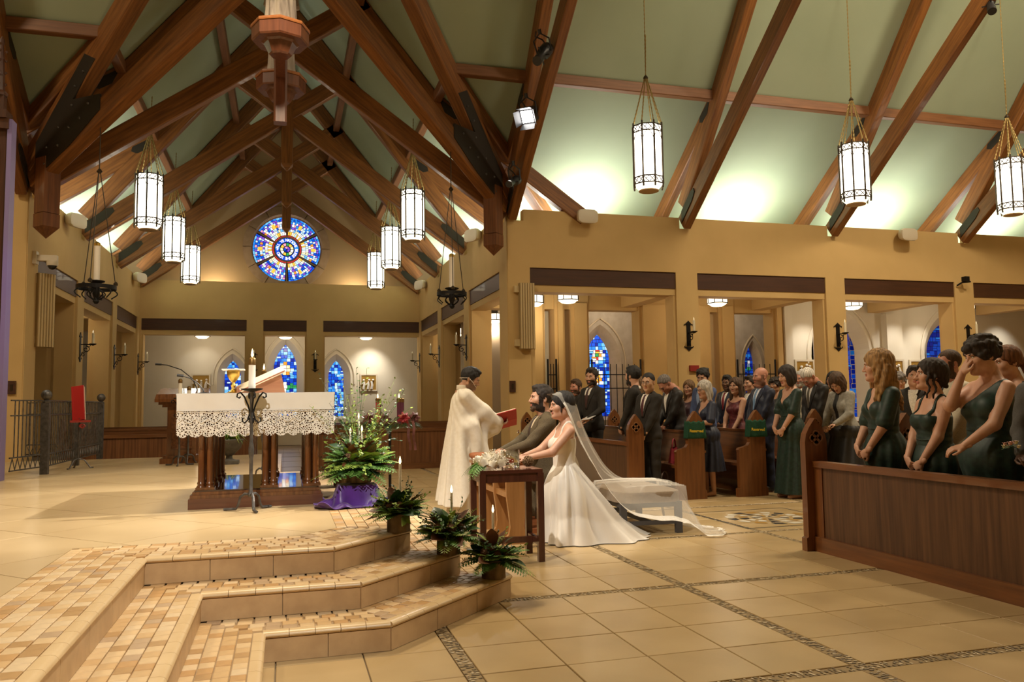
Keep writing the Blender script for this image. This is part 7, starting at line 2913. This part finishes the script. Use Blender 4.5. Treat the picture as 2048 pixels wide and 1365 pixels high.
# box under purple cloth with the big arrangement
o = MB().box(-.15, .15, -.13, .13, 0, .165).build('riser_block', mat('block_wood', (.35, .24, .14), .7), loc=(.60, 7.02, PZ))
tag(o, 'pale block under the purple cloth beside the altar', 'block')


def pcl(u, v):
    x, y = -.36 + .74 * u, -.30 + .62 * v
    fx, fy = max(0, 1 - max(0, abs(x) - .155) / .06), max(0, 1 - max(0, abs(y) - .135) / .06)
    k = fx * fy
    n_ = .022 * math.sin(13 * x + 5 * math.sin(7 * y)) * math.sin(11 * y + 2) + .018 * math.sin(24 * x + 9 * y)
    rag = 1 + .08 * math.sin(9 * u + 4) * (abs(v - .5) > .4)
    return (.60 + x * rag, 7.02 + y * (1 + .1 * math.sin(8 * u)), PZ + .014 + .162 * k * k * (3 - 2 * k) + max(-.004, n_ * (1 - k) * 1.6 + n_ * .15))


o = MB().grid(pcl, 60, 52).build('purple_cloth', mat('purple_satin', (.10, .022, .30), .4, (.055, .010, .17), 7, sheen=.3), smooth=True)
o.modifiers.new('s', 'SOLIDIFY').thickness = .004
tag(o, 'purple satin cloth draped over a block beside the altar', 'cloth')
arrangement((.62, 7.04, PZ + .188), 'largest evergreen arrangement on the purple cloth beside the altar', 31, .105, .12, .32, True, 80, 60, .40)
arrangement((.68, 7.95, PZ), 'tall leafy arrangement behind the purple cloth', 32, .10, .3, .34, True, 60, 60, .5)
arrangement((.58, 8.75, PZ), 'small low evergreen arrangement at the right of the altar', 33, .08, .10, .24, True, 26, 26)
taper((.55, 7.1, PZ + .30), .30, 'left of the two white tapers on the purple cloth arrangement')
taper((.645, 7.06, PZ + .30), .32, 'right of the two white tapers on the purple cloth arrangement')
taper((.69, 7.88, PZ + .34), .38, 'tallest white taper candle in the leafy arrangement behind the purple cloth')
taper((.56, 8.7, PZ + .10), .30, 'white taper in the small arrangement right of the altar')

# urn of grass behind the altar
t = thing('urn_plant', 'grey footed urn with bright grassy foliage behind the altar', 'potted plant', (-.80, 12.75, PZ))
MB().box(-.14, .14, -.14, .14, 0, .05).lathe([(.12, .05), (.05, .08), (.045, .12), (.09, .16), (.17, .24), (.20, .34), (.21, .36), (.19, .37)], 20).build('urn', mat('urn_grey', (.07, .062, .052), .6, (.11, .1, .085), 12, bump=.2), t, True)
gb = MB()
rg = random.Random(8)
for k in range(150):
    a = rg.uniform(0, 2 * PI)
    el = rg.uniform(.2, 1.35)
    d = Vector((math.cos(a) * math.cos(el), math.sin(a) * math.cos(el), math.sin(el)))
    L = rg.uniform(.22, .36)
    s = d.cross(Vector((0, 0, 1))).normalized() * .009
    p0 = Vector((0, 0, .34))
    p1, p2 = p0 + d * L * .6, p0 + d * L + Vector((0, 0, -.16 * L / .3))
    gb.add([p0 - s, p0 + s, p1 + s, p1 - s, p2], [(0, 1, 2, 3), (3, 2, 4)], k % 2)
gb.build('grass_blades', [LEAFM['grass'], LEAFM['fern']], t)['kind'] = 'stuff'

# advent wreath on its stand
t = thing('advent_wreath', 'evergreen advent wreath with dark red bows on an iron stand', 'wreath', (1.42, 11.3, 0))
MB().tube([(0, 0, .0), (0, 0, 1.02)], .02, 8).lathe([(.2, 0), (.2, .02), (.03, .05)], 14).build('stand', IRON, t)
wb = MB()
rg = random.Random(9)
for k in range(70):
    a = 2 * PI * k / 70
    c = Vector((.33 * math.cos(a), .33 * math.sin(a), 1.06))
    d = Vector((math.cos(a + rg.uniform(-1.2, 1.2)), math.sin(a + rg.uniform(-1.2, 1.2)), rg.uniform(-.7, .9)))
    frond(wb, c, d, rg.uniform(.10, .18), .045, 10, .4)
wb.build('evergreen_ring', LEAFM['dark'], t)['kind'] = 'stuff'
RIB = mat('wine_ribbon', (.11, .035, .035), .5, (.16, .055, .05), 9)
for k, a in enumerate((-2.6, -1.9, -1.15, -.5)):
    b = MB()
    c = Vector((.36 * math.cos(a), .36 * math.sin(a), 1.12))
    for j in range(7):
        q = 2 * PI * j / 7
        e = Vector((math.cos(q), .3 * math.sin(q * 2), math.sin(q))) * .085
        s = Vector((0, 1, 0)) * .03
        b.add([c - s * .2, c + e * .6 - s, c + e, c + e * .6 + s, c + s * .2], [(0, 1, 2, 3, 4)])
        b.tube([c, c + e * .55 + Vector((0, -.03, 0)), c + e], [.012, .03, .01], 6)
    b.build('bow', RIB if k != 2 else mat('wine_flower', (.30, .02, .03), .6), t, True)
b = MB()
for x in (.18, .25):
    b.grid(lambda u, v, x=x: (x + .035 * u + .03 * v + .01 * math.sin(9 * v), -.37 - .02 * math.sin(7 * v + x * 20), 1.08 - .40 * v), 3, 14)
b.build('ribbon_tails', RIB, t, True)
for (x, y, c, n) in ((-.19, -.2, (.42, .05, .06), 'rose'), (.10, -.22, (.10, .02, .05), 'violet'), (-.12, .25, (.10, .02, .12), 'violet'), (.2, .2, (.10, .02, .12), 'violet')):
    k = thing('advent_candle', '%s advent candle in the wreath at %s' % (n, {-.19: 'its left front', .10: 'its right front', -.12: 'its left back', .2: 'its right back'}[x]), 'candle', (1.42 + x, 11.3 + y, 1.05))
    MB().lathe([(.03, 0), (.03, .30), (.025, .305)], 12).build('wax', mat('advent_' + n, c, .5), k, True)
    MB().lathe([(.033, .29), (.033, .34), (.02, .35)], 12).build('brass_cap', MATS['old_brass'], k, True)
    if y < 0:
        MB().lathe([(.003, .345), (.010, .365), (.007, .39), (.001, .41)], 8).build('flame', FLAME, k, True)

# bridal bouquet on the side table
t = thing('bouquet', 'bouquet of white roses and gypsophila lying on the side table', 'bouquet', (1.655, 6.55, .755))
ROSE = mat('rose_white', (.80, .74, .62), .6, (.74, .66, .50), 30)
rg = random.Random(12)
for k, (x, y, z, s) in enumerate(((-.07, -.10, .05, .042), (.0, -.12, .04, .038), (.07, -.11, .042, .038), (-.03, -.03, .085, .042), (.05, -.04, .085, .04), (-.10, -.01, .07, .038), (.11, -.02, .06, .036), (.01, .05, .09, .04))):
    b = MB()
    b.ball((0, 0, 0), s * .55, 8)
    for ring, nn, rr, lift in ((0, 4, .55, .5), (1, 5, .8, .25), (2, 6, 1.0, -.05)):
        for j in range(nn):
            a = 2 * PI * j / nn + ring * .6

            def pet(u, v, a=a, rr=rr, lift=lift):
                w = (u - .5) * 1.35
                q = s * rr * (1 + .12 * v)
                return (q * math.cos(a + w), q * math.sin(a + w), s * (-.5 + 1.2 * v + lift * v) * (1 - .35 * (abs(u - .5) * 2) ** 2))
            b.grid(pet, 5, 4)
    b.build('rose', ROSE, t, True, loc=(x, y, z), rot=(rg.uniform(.2, .8), rg.uniform(-.4, .4), rg.uniform(0, 6)))
gy = MB()
for k in range(170):
    a, el = rg.uniform(0, 2 * PI), rg.uniform(.1, 1.5)
    r_ = rg.uniform(.10, .17)
    gy.ball((.04 + r_ * math.cos(a) * math.cos(el) * 1.1, -.03 + r_ * math.sin(a) * math.cos(el) * .8, .03 + r_ * math.sin(el) * .8), rg.uniform(.0035, .006), 4)
gy.build('gypsophila', ROSE, t)['kind'] = 'stuff'
fb = MB()
for k in range(14):
    a = PI + rg.uniform(-.9, .9)
    frond(fb, (-.05, -.05, .05), (math.cos(a), math.sin(a) - .3, .35), rg.uniform(.14, .22), .05, 12, .9)
fb.build('fern_fronds', LEAFM['fern'], t)['kind'] = 'stuff'
# red poinsettia glimpsed between guests
